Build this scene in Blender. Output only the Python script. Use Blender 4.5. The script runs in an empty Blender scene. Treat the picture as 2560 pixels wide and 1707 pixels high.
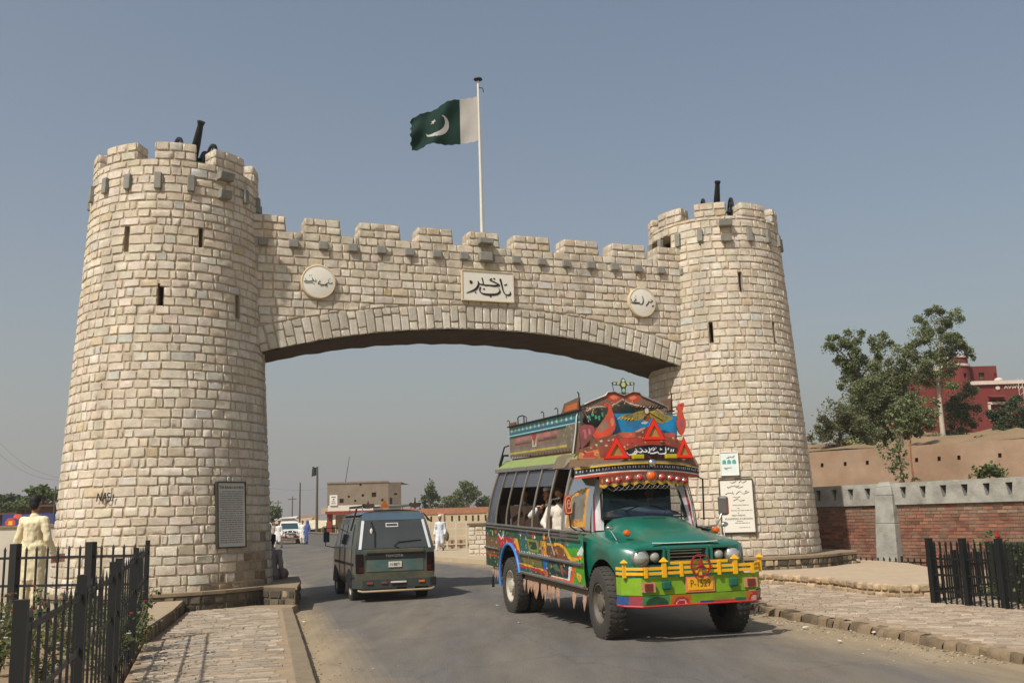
import bpy, math, random
import numpy as np
from mathutils import Vector, Matrix
R_ = math.radians
sc = bpy.context.scene
COL = sc.collection
rnd = random.Random(7)

# ---------------------------------------------------------------- camera
def vec(*a): return np.array(a, float)
PITCH, ROLL, EYE = 0.1786, -0.029, 1.65
fw = vec(0, math.cos(PITCH), math.sin(PITCH)); up = vec(0, -math.sin(PITCH), math.cos(PITCH)); rt = vec(1, 0, 0)
cr = rt*math.cos(ROLL)+up*math.sin(ROLL); cu = -rt*math.sin(ROLL)+up*math.cos(ROLL)
cd = bpy.data.cameras.new('camera'); cd.sensor_width = 36; cd.lens = 36*2417.8/2560; cd.clip_start = .1; cd.clip_end = 20000
cam = bpy.data.objects.new('camera', cd); COL.objects.link(cam)
m = Matrix.Identity(4)
for i in range(3):
    m[i][0], m[i][1], m[i][2] = cr[i], cu[i], -fw[i]
m[2][3] = EYE
cam.matrix_world = m
sc.camera = cam

# ---------------------------------------------------------------- sky, sun, exposure
SUN_AZ = vec(-.61, -.79)          # towards the sun, on the ground
SUN_EL = R_(50)
w = bpy.data.worlds.new('World'); sc.world = w; w.use_nodes = True
nt = w.node_tree; bg = nt.nodes['Background']
sky = nt.nodes.new('ShaderNodeTexSky'); sky.sky_type = 'NISHITA'; sky.sun_disc = False
sky.sun_elevation = SUN_EL; sky.sun_rotation = math.atan2(SUN_AZ[0], SUN_AZ[1])
sky.altitude = 0; sky.air_density = 1.3; sky.dust_density = 2.6; sky.ozone_density = .6
nt.links.new(sky.outputs[0], bg.inputs[0]); bg.inputs[1].default_value = .10
sd = bpy.data.lights.new('sun', 'SUN'); sd.energy = 5.0; sd.angle = R_(.9); sd.color = (1, .95, .88)
sun = bpy.data.objects.new('sun', sd); COL.objects.link(sun)
sun.rotation_euler = Vector((-SUN_AZ[0]*math.cos(SUN_EL), -SUN_AZ[1]*math.cos(SUN_EL), -math.sin(SUN_EL))).to_track_quat('-Z', 'Y').to_euler()
sun.location = (-15, -15, 30)
vs = sc.view_settings; vs.view_transform = 'Standard'; vs.look = 'None'; vs.exposure = 0; vs.gamma = 1; vs.use_curve_mapping = False
sc.cycles.max_bounces = 6; sc.cycles.diffuse_bounces = 3; sc.cycles.glossy_bounces = 3; sc.cycles.transmission_bounces = 6; sc.cycles.transparent_max_bounces = 8
sc.cycles.volume_bounces = 0

# ---------------------------------------------------------------- helpers
def at(px, py, Y):      # point of the place seen at photo pixel (px, py) at ground distance Y
    d = fw*2417.8+cr*(px-1280)-cu*(py-853.5); d = d/d[1]*Y; return (float(d[0]), float(Y), float(EYE+d[2]))
def srgb(r, g, b):
    f = lambda c: (c/255/12.92) if c/255 <= .04045 else ((c/255+.055)/1.055)**2.4
    return (f(r), f(g), f(b))
MATS = {}
def mat(name, col=(.5, .5, .5), rough=.75, metal=0, var=.15, scale=5., bump=0., bscale=40., attr=False, spec=.4, coat=0., col2=None, c2scale=1.5, c2amt=.5, alpha=1., trans=0., emit=None, stretch=None, trl=0., sub=None):
    if name in MATS: return MATS[name]
    M = bpy.data.materials.new(name); M.use_nodes = True; t = M.node_tree; N = t.nodes; L = t.links
    p = N['Principled BSDF']
    p.inputs['Roughness'].default_value = rough; p.inputs['Metallic'].default_value = metal
    p.inputs['Specular IOR Level'].default_value = spec
    if coat: p.inputs['Coat Weight'].default_value = coat; p.inputs['Coat Roughness'].default_value = .15
    if alpha < 1: p.inputs['Alpha'].default_value = alpha
    if trans: p.inputs['Transmission Weight'].default_value = trans
    tc = N.new('ShaderNodeTexCoord'); src = tc.outputs['Object']
    if stretch:
        mp = N.new('ShaderNodeMapping'); mp.inputs['Scale'].default_value = stretch; L.new(src, mp.inputs[0]); src = mp.outputs[0]
    if attr:
        a = N.new('ShaderNodeAttribute'); a.attribute_name = 'Col'; c = a.outputs['Color']
    else:
        a = N.new('ShaderNodeRGB'); a.outputs[0].default_value = (*col, 1); c = a.outputs[0]
    if col2:
        n2 = N.new('ShaderNodeTexNoise'); n2.inputs['Scale'].default_value = c2scale; n2.inputs['Detail'].default_value = 6; L.new(src, n2.inputs['Vector'])
        rp = N.new('ShaderNodeMapRange'); rp.inputs[1].default_value = .42; rp.inputs[2].default_value = .68; rp.inputs[4].default_value = c2amt; L.new(n2.outputs[0], rp.inputs[0])
        mx = N.new('ShaderNodeMix'); mx.data_type = 'RGBA'; mx.inputs[7].default_value = (*col2, 1)
        L.new(rp.outputs[0], mx.inputs[0]); L.new(c, mx.inputs[6]); c = mx.outputs[2]
    if var:
        n = N.new('ShaderNodeTexNoise'); n.inputs['Scale'].default_value = scale; n.inputs['Detail'].default_value = 7; n.inputs['Roughness'].default_value = .65; L.new(src, n.inputs['Vector'])
        r = N.new('ShaderNodeMapRange'); r.inputs[1].default_value = .25; r.inputs[2].default_value = .75; r.inputs[3].default_value = 1-var; r.inputs[4].default_value = 1+var*.7; L.new(n.outputs[0], r.inputs[0])
        v = N.new('ShaderNodeVectorMath'); v.operation = 'SCALE'; L.new(c, v.inputs[0]); L.new(r.outputs[0], v.inputs['Scale']); c = v.outputs[0]
    L.new(c, p.inputs['Base Color'])
    if bump:
        nb = N.new('ShaderNodeTexNoise'); nb.inputs['Scale'].default_value = bscale; nb.inputs['Detail'].default_value = 5; L.new(src, nb.inputs['Vector'])
        b = N.new('ShaderNodeBump'); b.inputs['Strength'].default_value = bump; b.inputs['Distance'].default_value = .02; L.new(nb.outputs[0], b.inputs['Height']); L.new(b.outputs[0], p.inputs['Normal'])
    if trl:
        tl = N.new('ShaderNodeBsdfTranslucent'); L.new(c, tl.inputs[0]); ms = N.new('ShaderNodeMixShader'); ms.inputs[0].default_value = trl
        L.new(p.outputs[0], ms.inputs[1]); L.new(tl.outputs[0], ms.inputs[2]); L.new(ms.outputs[0], N['Material Output'].inputs[0])
    if emit:
        p.inputs['Emission Color'].default_value = (*emit[0], 1); p.inputs['Emission Strength'].default_value = emit[1]
    MATS[name] = M
    return M

class B:
    """collects geometry for ONE mesh"""
    def __init__(s): s.v = []; s.f = []; s.c = []
    def add(s, vs, fs, c=None):
        n = len(s.v); s.v.extend([tuple(map(float, q)) for q in vs]); s.f.extend([tuple(i+n for i in f) for f in fs]); s.c.extend([c]*len(fs)); return s
    def hexa(s, p, c=None):   # p: 4 bottom (ccw) + 4 top
        return s.add(p, [(3, 2, 1, 0), (4, 5, 6, 7), (0, 1, 5, 4), (1, 2, 6, 5), (2, 3, 7, 6), (3, 0, 4, 7)], c)
    def box(s, x0, x1, y0, y1, z0, z1, c=None):
        return s.hexa([(x0, y0, z0), (x1, y0, z0), (x1, y1, z0), (x0, y1, z0), (x0, y0, z1), (x1, y0, z1), (x1, y1, z1), (x0, y1, z1)], c)
    def cbox(s, x, y, z, a, b, h, c=None): return s.box(x-a/2, x+a/2, y-b/2, y+b/2, z-h/2, z+h/2, c)
    def beam(s, p, q, wd, ht, c=None, upv=(0, 0, 1)):   # box from p to q
        p = vec(*p); q = vec(*q); d = q-p; d /= np.linalg.norm(d); u = vec(*upv)
        if abs(d@u) > .95: u = vec(0, 1, 0)
        a = np.cross(d, u); a /= np.linalg.norm(a); b = np.cross(a, d)
        a = a*wd/2; b = b*ht/2
        return s.hexa([p-a-b, p+a-b, q+a-b, q-a-b, p-a+b, p+a+b, q+a+b, q-a+b], c)
    def tube(s, pts, r, n=8, c=None, closed=False):
        pts = [vec(*p) for p in pts]; m = len(pts); rs = r if isinstance(r, (list, tuple)) else [r]*m
        vs = []; fs = []; prev = None
        for i, p in enumerate(pts):
            if closed: d = pts[(i+1) % m]-pts[i-1]
            else: d = pts[min(i+1, m-1)]-pts[max(i-1, 0)]
            d = d/(np.linalg.norm(d)+1e-12)
            if prev is None:
                a = np.cross(d, vec(0, 0, 1) if abs(d[2]) < .9 else vec(1, 0, 0))
            else: a = prev-d*(prev@d)
            a /= np.linalg.norm(a)+1e-12; prev = a; b = np.cross(d, a)
            for k in range(n):
                t = 2*math.pi*k/n; vs.append(p+(a*math.cos(t)+b*math.sin(t))*rs[i])
        for i in range(m if closed else m-1):
            j = (i+1) % m
            for k in range(n): fs.append((i*n+k, i*n+(k+1) % n, j*n+(k+1) % n, j*n+k))
        if not closed: fs += [tuple(range(n-1, -1, -1)), tuple((m-1)*n+k for k in range(n))]
        return s.add(vs, fs, c)
    def lathe(s, prof, o=(0, 0, 0), axis=(0, 0, 1), n=24, c=None, cols=None):
        o = vec(*o); d = vec(*axis); d /= np.linalg.norm(d); a = np.cross(d, vec(0, 0, 1) if abs(d[2]) < .9 else vec(1, 0, 0)); a /= np.linalg.norm(a); b = np.cross(d, a)
        vs = []
        for r, h in prof:
            for k in range(n):
                t = 2*math.pi*k/n; vs.append(o+d*h+(a*math.cos(t)+b*math.sin(t))*r)
        for i in range(len(prof)-1):
            pass
        base = len(s.v); s.add(vs, [])
        for i in range(len(prof)-1):
            cc = cols[i] if cols else c
            fs = [(i*n+k, i*n+(k+1) % n, (i+1)*n+(k+1) % n, (i+1)*n+k) for k in range(n)]
            s.f.extend([tuple(q+base for q in f) for f in fs]); s.c.extend([cc]*n)
        return s
    def prism(s, poly, fn, d0, d1, c=None, cside=None):
        n = len(poly); vs = [fn(u, v, d0) for u, v in poly]+[fn(u, v, d1) for u, v in poly]
        s.add(vs, [tuple(range(n-1, -1, -1)), tuple(range(n, 2*n))], c)
        k = len(s.v)-2*n; fs = [(i, (i+1) % n, n+(i+1) % n, n+i) for i in range(n)]
        s.f.extend([tuple(q+k for q in f) for f in fs]); s.c.extend([cside or c]*n); return s
    def grid(s, nu, nv, fn, cf=None, c=None):
        vs = [fn(i/nu, j/nv) for j in range(nv+1) for i in range(nu+1)]
        fs = [(j*(nu+1)+i, j*(nu+1)+i+1, (j+1)*(nu+1)+i+1, (j+1)*(nu+1)+i) for j in range(nv) for i in range(nu)]
        k = len(s.f); s.add(vs, fs, c)
        if cf:
            for q, (j, i) in enumerate((j, i) for j in range(nv) for i in range(nu)): s.c[k+q] = cf((i+.5)/nu, (j+.5)/nv)
        return s
    def ell(s, o, r, nu=12, nv=8, c=None):
        vs = []; fs = []
        for j in range(nv+1):
            ph = math.pi*j/nv-math.pi/2
            for i in range(nu):
                t = 2*math.pi*i/nu; vs.append((o[0]+r[0]*math.cos(ph)*math.cos(t), o[1]+r[1]*math.cos(ph)*math.sin(t), o[2]+r[2]*math.sin(ph)))
        for j in range(nv):
            for i in range(nu): fs.append((j*nu+i, j*nu+(i+1) % nu, (j+1)*nu+(i+1) % nu, (j+1)*nu+i))
        return s.add(vs, fs, c)
    def mesh(s, name):
        me = bpy.data.meshes.new(name); me.from_pydata(s.v, [], s.f)
        if any(c is not None for c in s.c):
            at = me.attributes.new('Col', 'FLOAT_COLOR', 'CORNER')
            cols = np.array([(*(c if c is not None else (.5, .5, .5)), 1.) for c in s.c], np.float32)
            cnt = np.array([len(f) for f in s.f]); at.data.foreach_set('color', np.repeat(cols, cnt, axis=0).ravel())
        return me
    def obj(s, name, m, parent=None, smooth=None, bevel=0, xf=None):
        if xf: s.v = [xf(*q) for q in s.v]
        me = s.mesh(name); me.materials.append(m)
        if smooth is not None:
            me.polygons.foreach_set('use_smooth', [True]*len(me.polygons))
            if smooth < 180: me.set_sharp_from_angle(angle=R_(smooth))
        o = bpy.data.objects.new(name, me); COL.objects.link(o); o.parent = parent
        if bevel:
            b = o.modifiers.new('bevel', 'BEVEL'); b.width = bevel; b.segments = 2; b.limit_method = 'ANGLE'
        return o

def tag(o, label=None, cat=None, group=None, kind=None):
    for k, v in (('label', label), ('category', cat), ('group', group), ('kind', kind)):
        if v: o[k] = v
    return o
def thing(name, label, cat, loc=(0, 0, 0), rz=0, group=None):
    o = bpy.data.objects.new(name, None); COL.objects.link(o); o.empty_display_size = .2
    o.location = loc; o.rotation_euler = (0, 0, rz); return tag(o, label, cat, group)
def copy_tree(o, parent=None):
    c = o.copy(); COL.objects.link(c); c.parent = parent
    for ch in list(o.children): copy_tree(ch, c)
    return c
def lerp(a, b, t): return a+(b-a)*t
def spline(pts, k=6, closed=False):
    P = [vec(*p) for p in pts]; out = []; n = len(P)
    for i in range(n if closed else n-1):
        if closed: a, b, c, d = P[i-1], P[i], P[(i+1) % n], P[(i+2) % n]
        else: a, b, c, d = P[max(i-1, 0)], P[i], P[i+1], P[min(i+2, n-1)]
        for j in range(k):
            t = j/k; out.append(.5*((2*b)+(c-a)*t+(2*a-5*b+4*c-d)*t*t+(3*b-a-3*c+d)*t**3))
    if not closed: out.append(P[-1])
    return out
def inpoly(x, y, poly):
    r = False; j = len(poly)-1
    for i in range(len(poly)):
        xi, yi = poly[i]; xj, yj = poly[j]
        if (yi > y) != (yj > y) and x < (xj-xi)*(y-yi)/(yj-yi)+xi: r = not r
        j = i
    return r
def text_part(name, s, size, m, parent, mw, depth=.004, align='CENTER', sx=1.):
    cu_ = bpy.data.curves.new(name, 'FONT'); cu_.body = s; cu_.size = size; cu_.extrude = depth; cu_.align_x = align; cu_.align_y = 'CENTER'; cu_.resolution_u = 3
    t = bpy.data.objects.new(name, cu_); COL.objects.link(t)
    dg = bpy.context.evaluated_depsgraph_get(); me = bpy.data.meshes.new_from_object(t.evaluated_get(dg)); bpy.data.objects.remove(t); bpy.data.curves.remove(cu_)
    me.transform(mw @ Matrix.Diagonal((sx, 1, 1, 1))); me.materials.clear(); me.materials.append(m); me.name = name
    o = bpy.data.objects.new(name, me); COL.objects.link(o); o.parent = parent; return o
def frame_mat(o, x, y, z):   # matrix with given axes
    M = Matrix.Identity(4)
    for i in range(3): M[i][0], M[i][1], M[i][2], M[i][3] = x[i], y[i], z[i], o[i]
    return M
def strokes(Bm, strs, fn, w, d0=.0, d1=.006, nib=.35):
    """calligraphic strokes: each a list of (u,v[,width]) points on a face; fn(u,v,d) -> xyz"""
    for st in strs:
        st = [(p[0], p[1], p[2] if len(p) > 2 else 1.) for p in st]
        pts = spline(st, 5) if len(st) > 2 else [vec(*p) for p in st]
        Lp = []; Rp = []
        for i, p in enumerate(pts):
            d = pts[min(i+1, len(pts)-1)]-pts[max(i-1, 0)]; l = math.hypot(d[0], d[1]) or 1; nx, ny = -d[1]/l, d[0]/l
            ww = w*p[2]*(nib+(1-nib)*abs(nx*.7+ny*.7))/2
            Lp.append((p[0]+nx*ww, p[1]+ny*ww)); Rp.append((p[0]-nx*ww, p[1]-ny*ww))
        for i in range(len(pts)-1):
            q = [Lp[i], Rp[i], Rp[i+1], Lp[i+1]]
            Bm.add([fn(a, b, d1) for a, b in q], [(0, 1, 2, 3)])
    return Bm
# ================================================================= the gateway
GROT = math.atan2(.36403, .93139)
GC = vec(-.859, 22.49)
gate = thing('gateway', 'cream stone gateway of two round battered towers joined by a flat battlemented arch', 'gateway', (GC[0], GC[1], 0), GROT)
def g_local(x, y):   # world -> gateway local
    dx, dy = x-GC[0], y-GC[1]; c, s = math.cos(GROT), math.sin(GROT); return (dx*c+dy*s, -dx*s+dy*c)
CAMG = g_local(0, 0)
M_stone = mat('cut_limestone', attr=True, var=.2, scale=12, bump=.8, bscale=48, rough=.95, spec=.2, col2=srgb(158, 140, 114), c2scale=2.2, c2amt=.3)
M_mortar = mat('brown_mortar', srgb(176, 160, 136), var=.25, scale=8, bump=.5, bscale=60, rough=.95)
M_soffit = mat('shade_darkened_plaster', srgb(70, 60, 46), var=.4, scale=1.3, bump=.4, bscale=14, rough=.95)  # shade under the arch put into the dark plaster colour
M_grey = mat('grey_dressed_stone', srgb(134, 132, 122), var=.25, scale=7, bump=.4, bscale=50, rough=.9)
_t = M_stone.node_tree; _N = _t.nodes; _L = _t.links; _p = _N['Principled BSDF']; _src = _p.inputs['Base Color'].links[0].from_socket
_tc = _N.new('ShaderNodeTexCoord'); _mp = _N.new('ShaderNodeMapping'); _mp.inputs['Scale'].default_value = (2.6, 2.6, .22); _L.new(_tc.outputs['Object'], _mp.inputs[0])
_wn = _N.new('ShaderNodeTexNoise'); _wn.inputs['Scale'].default_value = 1.; _wn.inputs['Detail'].default_value = 5; _L.new(_mp.outputs[0], _wn.inputs['Vector'])
_mr = _N.new('ShaderNodeMapRange'); _mr.inputs[1].default_value = .5; _mr.inputs[2].default_value = .72; _mr.inputs[3].default_value = 1.02; _mr.inputs[4].default_value = .74; _L.new(_wn.outputs[0], _mr.inputs[0])
_sc = _N.new('ShaderNodeVectorMath'); _sc.operation = 'SCALE'; _L.new(_src, _sc.inputs[0]); _L.new(_mr.outputs[0], _sc.inputs['Scale']); _L.new(_sc.outputs[0], _p.inputs['Base Color'])
def tint(grey=0.):
    r = rnd.random()
    if r < .58: c = vec(203, 191, 171)
    elif r < .72: c = vec(211, 203, 185)
    elif r < .82: c = vec(194, 182, 158)
    elif r < .90: c = vec(200, 184, 158)
    elif r < .95: c = vec(202, 184, 166)
    elif r < .97: c = vec(190, 168, 132)
    else: c = vec(182, 183, 176)
    c = lerp(c, vec(206, 196, 178), .35)+4+vec(*[rnd.uniform(-7, 7)]*3)+vec(rnd.uniform(-3, 3), 0, rnd.uniform(-4, 4))
    if grey: c = lerp(c, vec(200, 194, 178)+rnd.uniform(-20, 12), grey)
    return srgb(*c)
UF = (0, .10, .36, .66, .90, 1); VF = (0, .17, .52, .83, 1)
def stone_geo(P, lu, lv, proud=.012, rough=.011):
    """one rock-faced block: P(fu, fv, depth); lu, lv = size in metres"""
    eu = min(.2, .020/lu); ev = min(.25, .020/lv)
    us = (0, eu, .36, .66, 1-eu, 1); vs_ = (0, ev, .52, 1-ev, 1)
    jj = [rnd.uniform(-.009, .009) for _ in range(8)]; P_ = P
    def P(fu, fv, d):
        a, b, c_, e = (1-fu)*(1-fv), fu*(1-fv), fu*fv, (1-fu)*fv
        return P_(fu+(a*jj[0]+b*jj[1]+c_*jj[2]+e*jj[3])/lu, fv+(a*jj[4]+b*jj[5]+c_*jj[6]+e*jj[7])/lv, d)
    pr = proud*rnd.uniform(.55, 1.35); tl = rnd.uniform(-.006, .006); tv = rnd.uniform(-.006, .006)
    vs = []
    for j, fv in enumerate(vs_):
        for i, fu in enumerate(us):
            edge = i in (0, 5) or j in (0, 4)
            if edge:
                d = -.026
                if i in (0, 5) and j in (0, 4): fu2 = lerp(fu, .5, min(.12, .03/lu)); fv2 = lerp(fv, .5, .11); d = -.02
                else:
                    fu2 = fu+(rnd.uniform(.0, .02) if i == 0 else -rnd.uniform(.0, .02) if i == 5 else 0); fv2 = fv+(rnd.uniform(0, .03) if j == 0 else -rnd.uniform(0, .03) if j == 4 else 0)
            else:
                inner = i in (2, 3) and j == 2
                d = pr*(1. if inner else .8)+rnd.uniform(-rough, rough)*(1.2 if inner else .7)+tl*(fu-.5)*2+tv*(fv-.5)*2
                fu2 = fu+rnd.uniform(-.015, .015); fv2 = fv+rnd.uniform(-.03, .03)
            vs.append(P(fu2, fv2, d))
    fs = [(j*6+i, j*6+i+1, (j+1)*6+i+1, (j+1)*6+i) for j in range(4) for i in range(5)]
    return vs, fs
class Stones:
    """laid stones of one part: the 300 that show largest are objects of their own"""
    def __init__(s): s.items = []
    def put(s, P, lu, lv, score, col, **k): s.items.append((score, *stone_geo(P, lu, lv, **k), col))
    def box(s, pts, score, col): s.items.append((score, pts, [(3, 2, 1, 0), (4, 5, 6, 7), (0, 1, 5, 4), (1, 2, 6, 5), (2, 3, 7, 6), (3, 0, 4, 7)], col))
    def build(s, parent, name='stone', m=None, top=300, rest='stone_courses', smooth=45):
        m = m or M_stone
        s.items.sort(key=lambda q: -q[0])
        for sc_, v, f, c in s.items[:top]:
            b = B().add(v, f, c); o = b.obj(name, m, parent, smooth=smooth)
        if len(s.items) > top:
            b = B()
            for sc_, v, f, c in s.items[top:]: b.add(v, f, c)
            o = b.obj(rest, m, parent, smooth=smooth); o['kind'] = 'stuff'
def split_run(a, b, mean, sd, mn):
    """cut a run into stones of uneven length"""
    n = max(1, round((b-a)/mean)); ws = [max(mn, rnd.gauss(mean, sd)) for _ in range(n)]; t = sum(ws); out = []; x = a
    for q in ws: out.append((x, x+q*(b-a)/t)); x += q*(b-a)/t
    return out
ZB, ZT = .40, 8.89
def rad(z): return 2.1195-.05261*(z-.45)
CH = .1806
def make_tower(sx, merl, bars, special, slits, opening=None):
    ox = sx*6.7563
    dl = math.degrees(GROT)
    cam_a = math.degrees(math.atan2(CAMG[1], CAMG[0]-ox)); cam_d = math.hypot(CAMG[0]-ox, CAMG[1])
    L = lambda a: a-dl      # world degrees -> local degrees
    openings = [(L(a), wd/2, z0, z1) for a, wd, z0, z1 in slits]
    if opening: openings.append((L(opening[0]), opening[1]/2, opening[2], opening[3]))
    ad = lambda a, b: (a-b+180) % 360-180
    def P3(a, z, d=0):
        t = R_(a); r = rad(z)+d; return (r*math.cos(t), r*math.sin(t), z)
    # core shell with the openings left out
    core = B(); da = 2.
    zs = sorted(set([ZB-.35]+[round(ZB+.3*i, 3) for i in range(29)]+[ZT]+[q for o in openings for q in o[2:]]))
    angs = sorted(set([-180+da*i for i in range(180)]+[((o[0]+e*o[1]+180) % 360)-180 for o in openings for e in (-1, 1)]))
    angs.append(angs[0]+360)
    for i in range(len(angs)-1):
        for j in range(len(zs)-1):
            am = (angs[i]+angs[i+1])/2; zm = (zs[j]+zs[j+1])/2
            if any(abs(ad(am, o[0])) < o[1] and o[2] < zm < o[3] for o in openings): continue
            core.add([P3(angs[i], zs[j], -.011), P3(angs[i+1], zs[j], -.011), P3(angs[i+1], zs[j+1], -.011), P3(angs[i], zs[j+1], -.011)], [(0, 1, 2, 3)])
    for o in openings:     # jambs
        a0, a1 = o[0]-o[1], o[0]+o[1]; z0, z1 = o[2], o[3]
        for q in ([(a0, z0), (a0, z1)], [(a0, z1), (a1, z1)], [(a1, z1), (a1, z0)], [(a1, z0), (a0, z0)]):
            core.add([P3(*q[0], .01), P3(*q[1], .01), P3(*q[1], -.4), P3(*q[0], -.4)], [(0, 1, 2, 3)])
    # top floor and inner parapet face
    n = 72; zf = ZT-.03; ri = rad(ZT)-.42
    ring = lambda r, z: [(r*math.cos(2*math.pi*k/n), r*math.sin(2*math.pi*k/n), z) for k in range(n)]
    core.add(ring(rad(ZT)-.018, ZT)+ring(ri, ZT)+ring(ri, zf)+[(0, 0, zf)],
             [(k, (k+1) % n, n+(k+1) % n, n+k) for k in range(n)]+[(n+k, n+(k+1) % n, 2*n+(k+1) % n, 2*n+k) for k in range(n)]+[(2*n+k, 2*n+(k+1) % n, 3*n) for k in range(n)])
    # merlon cores
    mh = .365
    for ac in merl:
        a0, a1 = L(ac)-13.6, L(ac)+13.6
        for i in range(8):
            b0, b1 = lerp(a0, a1, i/8), lerp(a0, a1, (i+1)/8); p = []
            for z, e in ((ZT-.01, 0), (ZT+mh, .4)):
                q0 = lerp(b0, L(ac), e*.06); q1 = lerp(b1, L(ac), e*.06)
                for a, d in ((q0, -.018), (q1, -.018), (q1, -.42), (q0, -.42)):
                    t = R_(a); r = rad(ZT)+d; p.append((r*math.cos(t), r*math.sin(t), z))
            core.hexa(p)
    tw = core.obj('tower', M_mortar, gate); tw.location = (ox, 0, 0)
    # stones
    S = Stones()
    def score(a, z, ln, h):
        c = math.cos(R_(ad(a, cam_a))); return ln*h*max(c-.12, .001)/((cam_d-2*c)**2+(z-1.65)**2)
    z = ZB; k = 0
    while z < ZT-.02:
        h = CH*rnd.uniform(.9, 1.1)
        if z+h > ZT-.09: h = ZT-z
        block = [(o[0], o[1]) for o in openings if o[2] < z+h*.5 < o[3]]
        for a_, s_ in ((L(special), .0),): pass
        if block:
            block.sort(key=lambda q: q[0]); runs = []
            for i, (c0, w0) in enumerate(block):
                c1, w1 = block[(i+1) % len(block)]
                e = c1-w1
                while e <= c0+w0: e += 360
                runs.append((c0+w0, e))
        else:
            st = rnd.uniform(0, 360); runs = [(st, st+360)]
        r = rad(z); md = math.degrees(.262/r)
        for a0, a1 in runs:
            for b0, b1 in split_run(a0, a1, md, md*.36, md*.42):
                g = .004/r*57.3
                zz0, zz1 = z+.003, z+h-.003
                dz = rnd.uniform(-.006, .006)
                P = lambda fu, fv, d, b0=b0+g, b1=b1-g, z0=zz0+dz, z1=zz1+dz: P3(lerp(b0, b1, fu), lerp(z0, z1, fv), d)
                am = (b0+b1)/2; ln = R_(b1-b0)*r
                c = tint()
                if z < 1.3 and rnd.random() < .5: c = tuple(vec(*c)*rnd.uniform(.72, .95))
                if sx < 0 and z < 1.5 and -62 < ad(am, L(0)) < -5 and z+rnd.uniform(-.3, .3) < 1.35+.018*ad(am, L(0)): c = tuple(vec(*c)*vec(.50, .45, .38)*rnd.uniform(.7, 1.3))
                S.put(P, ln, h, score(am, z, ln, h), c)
        z += h; k += 1
    for ac in merl:       # two courses on each merlon, outside face and both ends
        for row in range(2):
            z0 = ZT+row*mh/2; z1 = z0+mh/2; tap = .012+.012*row
            a0, a1 = L(ac)-13.6, L(ac)+13.6
            for b0, b1 in split_run(a0, a1, 8.6, 1.8, 4.):
                r = rad(ZT)
                P = lambda fu, fv, d, b0=b0+.2, b1=b1-.2, z0=z0+.006, z1=z1-.006: ((r+d)*math.cos(R_(lerp(b0, b1, fu))), (r+d)*math.sin(R_(lerp(b0, b1, fu))), lerp(z0, z1, fv))
                S.put(P, .24, mh/2, score((b0+b1)/2, z0, .25, .18), tint())
            for e, aa in ((-1, a0), (1, a1)):
                for r0, r1 in ((rad(ZT)-.42, rad(ZT)-.2), (rad(ZT)-.19, rad(ZT)-.005)):
                    t = R_(aa)
                    P = lambda fu, fv, d, t=t, r0=r0, r1=r1, z0=z0+.006, z1=z1-.006, e=e: (lerp(r0, r1, fu)*math.cos(t)-e*(d*.5)*math.sin(t), lerp(r0, r1, fu)*math.sin(t)+e*(d*.5)*math.cos(t), lerp(z0, z1, fv))
                    S.put(P, .2, mh/2, 1e-6, tint(), proud=.02)
    S.build(tw)
    # grey upright blocks below the battlements
    for a in bars:
        b = B(); t0 = L(a); ha = 2.15; z0, z1 = 8.24+rnd.uniform(-.02, .02), 8.57+rnd.uniform(-.01, .02); pp = []
        for z in (z0, z1):
            for aa, d in ((t0-ha, -.02), (t0-ha, .085), (t0+ha, .085), (t0+ha, -.02)): pp.append(P3(aa, z, d))
        b.hexa([pp[0], pp[1], pp[2], pp[3], pp[4], pp[5], pp[6], pp[7]]); b.obj('grey_block', M_grey, tw, bevel=.012)
    for z0, z1, ha, d1 in ((8.58, 8.74, 5., .22), (8.19, 8.37, 4., .16)):     # stepped spout stones
        b = B(); t0 = L(special); pp = []
        for z, dd in ((z0, d1*.8), (z1, d1)):
            for aa, d in ((t0-ha, -.02), (t0-ha, dd), (t0+ha, dd), (t0+ha, -.02)): pp.append(P3(aa, z, d))
        b.hexa(pp); b.obj('spout_stone', M_grey, tw, bevel=.015)
    return tw, P3, L
towL, PL, LL = make_tower(-1, [-112.5+40*i for i in range(9)], [-164.5, -144, -123, -103.4, -83, -62.4, -19.6, 1, 21, 41, 61, 81, 101, 121, 141, 161, 181], -39.5,
    [(-101.8, 3.0, 6.98, 7.48), (-55., 3.0, 7.02, 7.5), (-78.4, 3.4, 5.79, 6.29), (-28.7, 3.2, 5.75, 6.26)])
towR, PR, LR = make_tower(1, [-103+40*i for i in range(9)], [-173, -152.5, -132, -112.4, -71, -50, -30, -12, 8, 28, 48, 68, 88, 108, 128, 148, 168], -91.6,
    [(-82.5, 3.0, 6.92, 7.42), (-108.3, 3.0, 5.68, 6.18), (-56., 3.0, 5.70, 6.18)], opening=(-157, 33, 8.26, 8.60))
towL['label'] = 'nearer tower at the left with the long marble tablet'; towR['label'] = 'farther tower at the right behind the bus'

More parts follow.
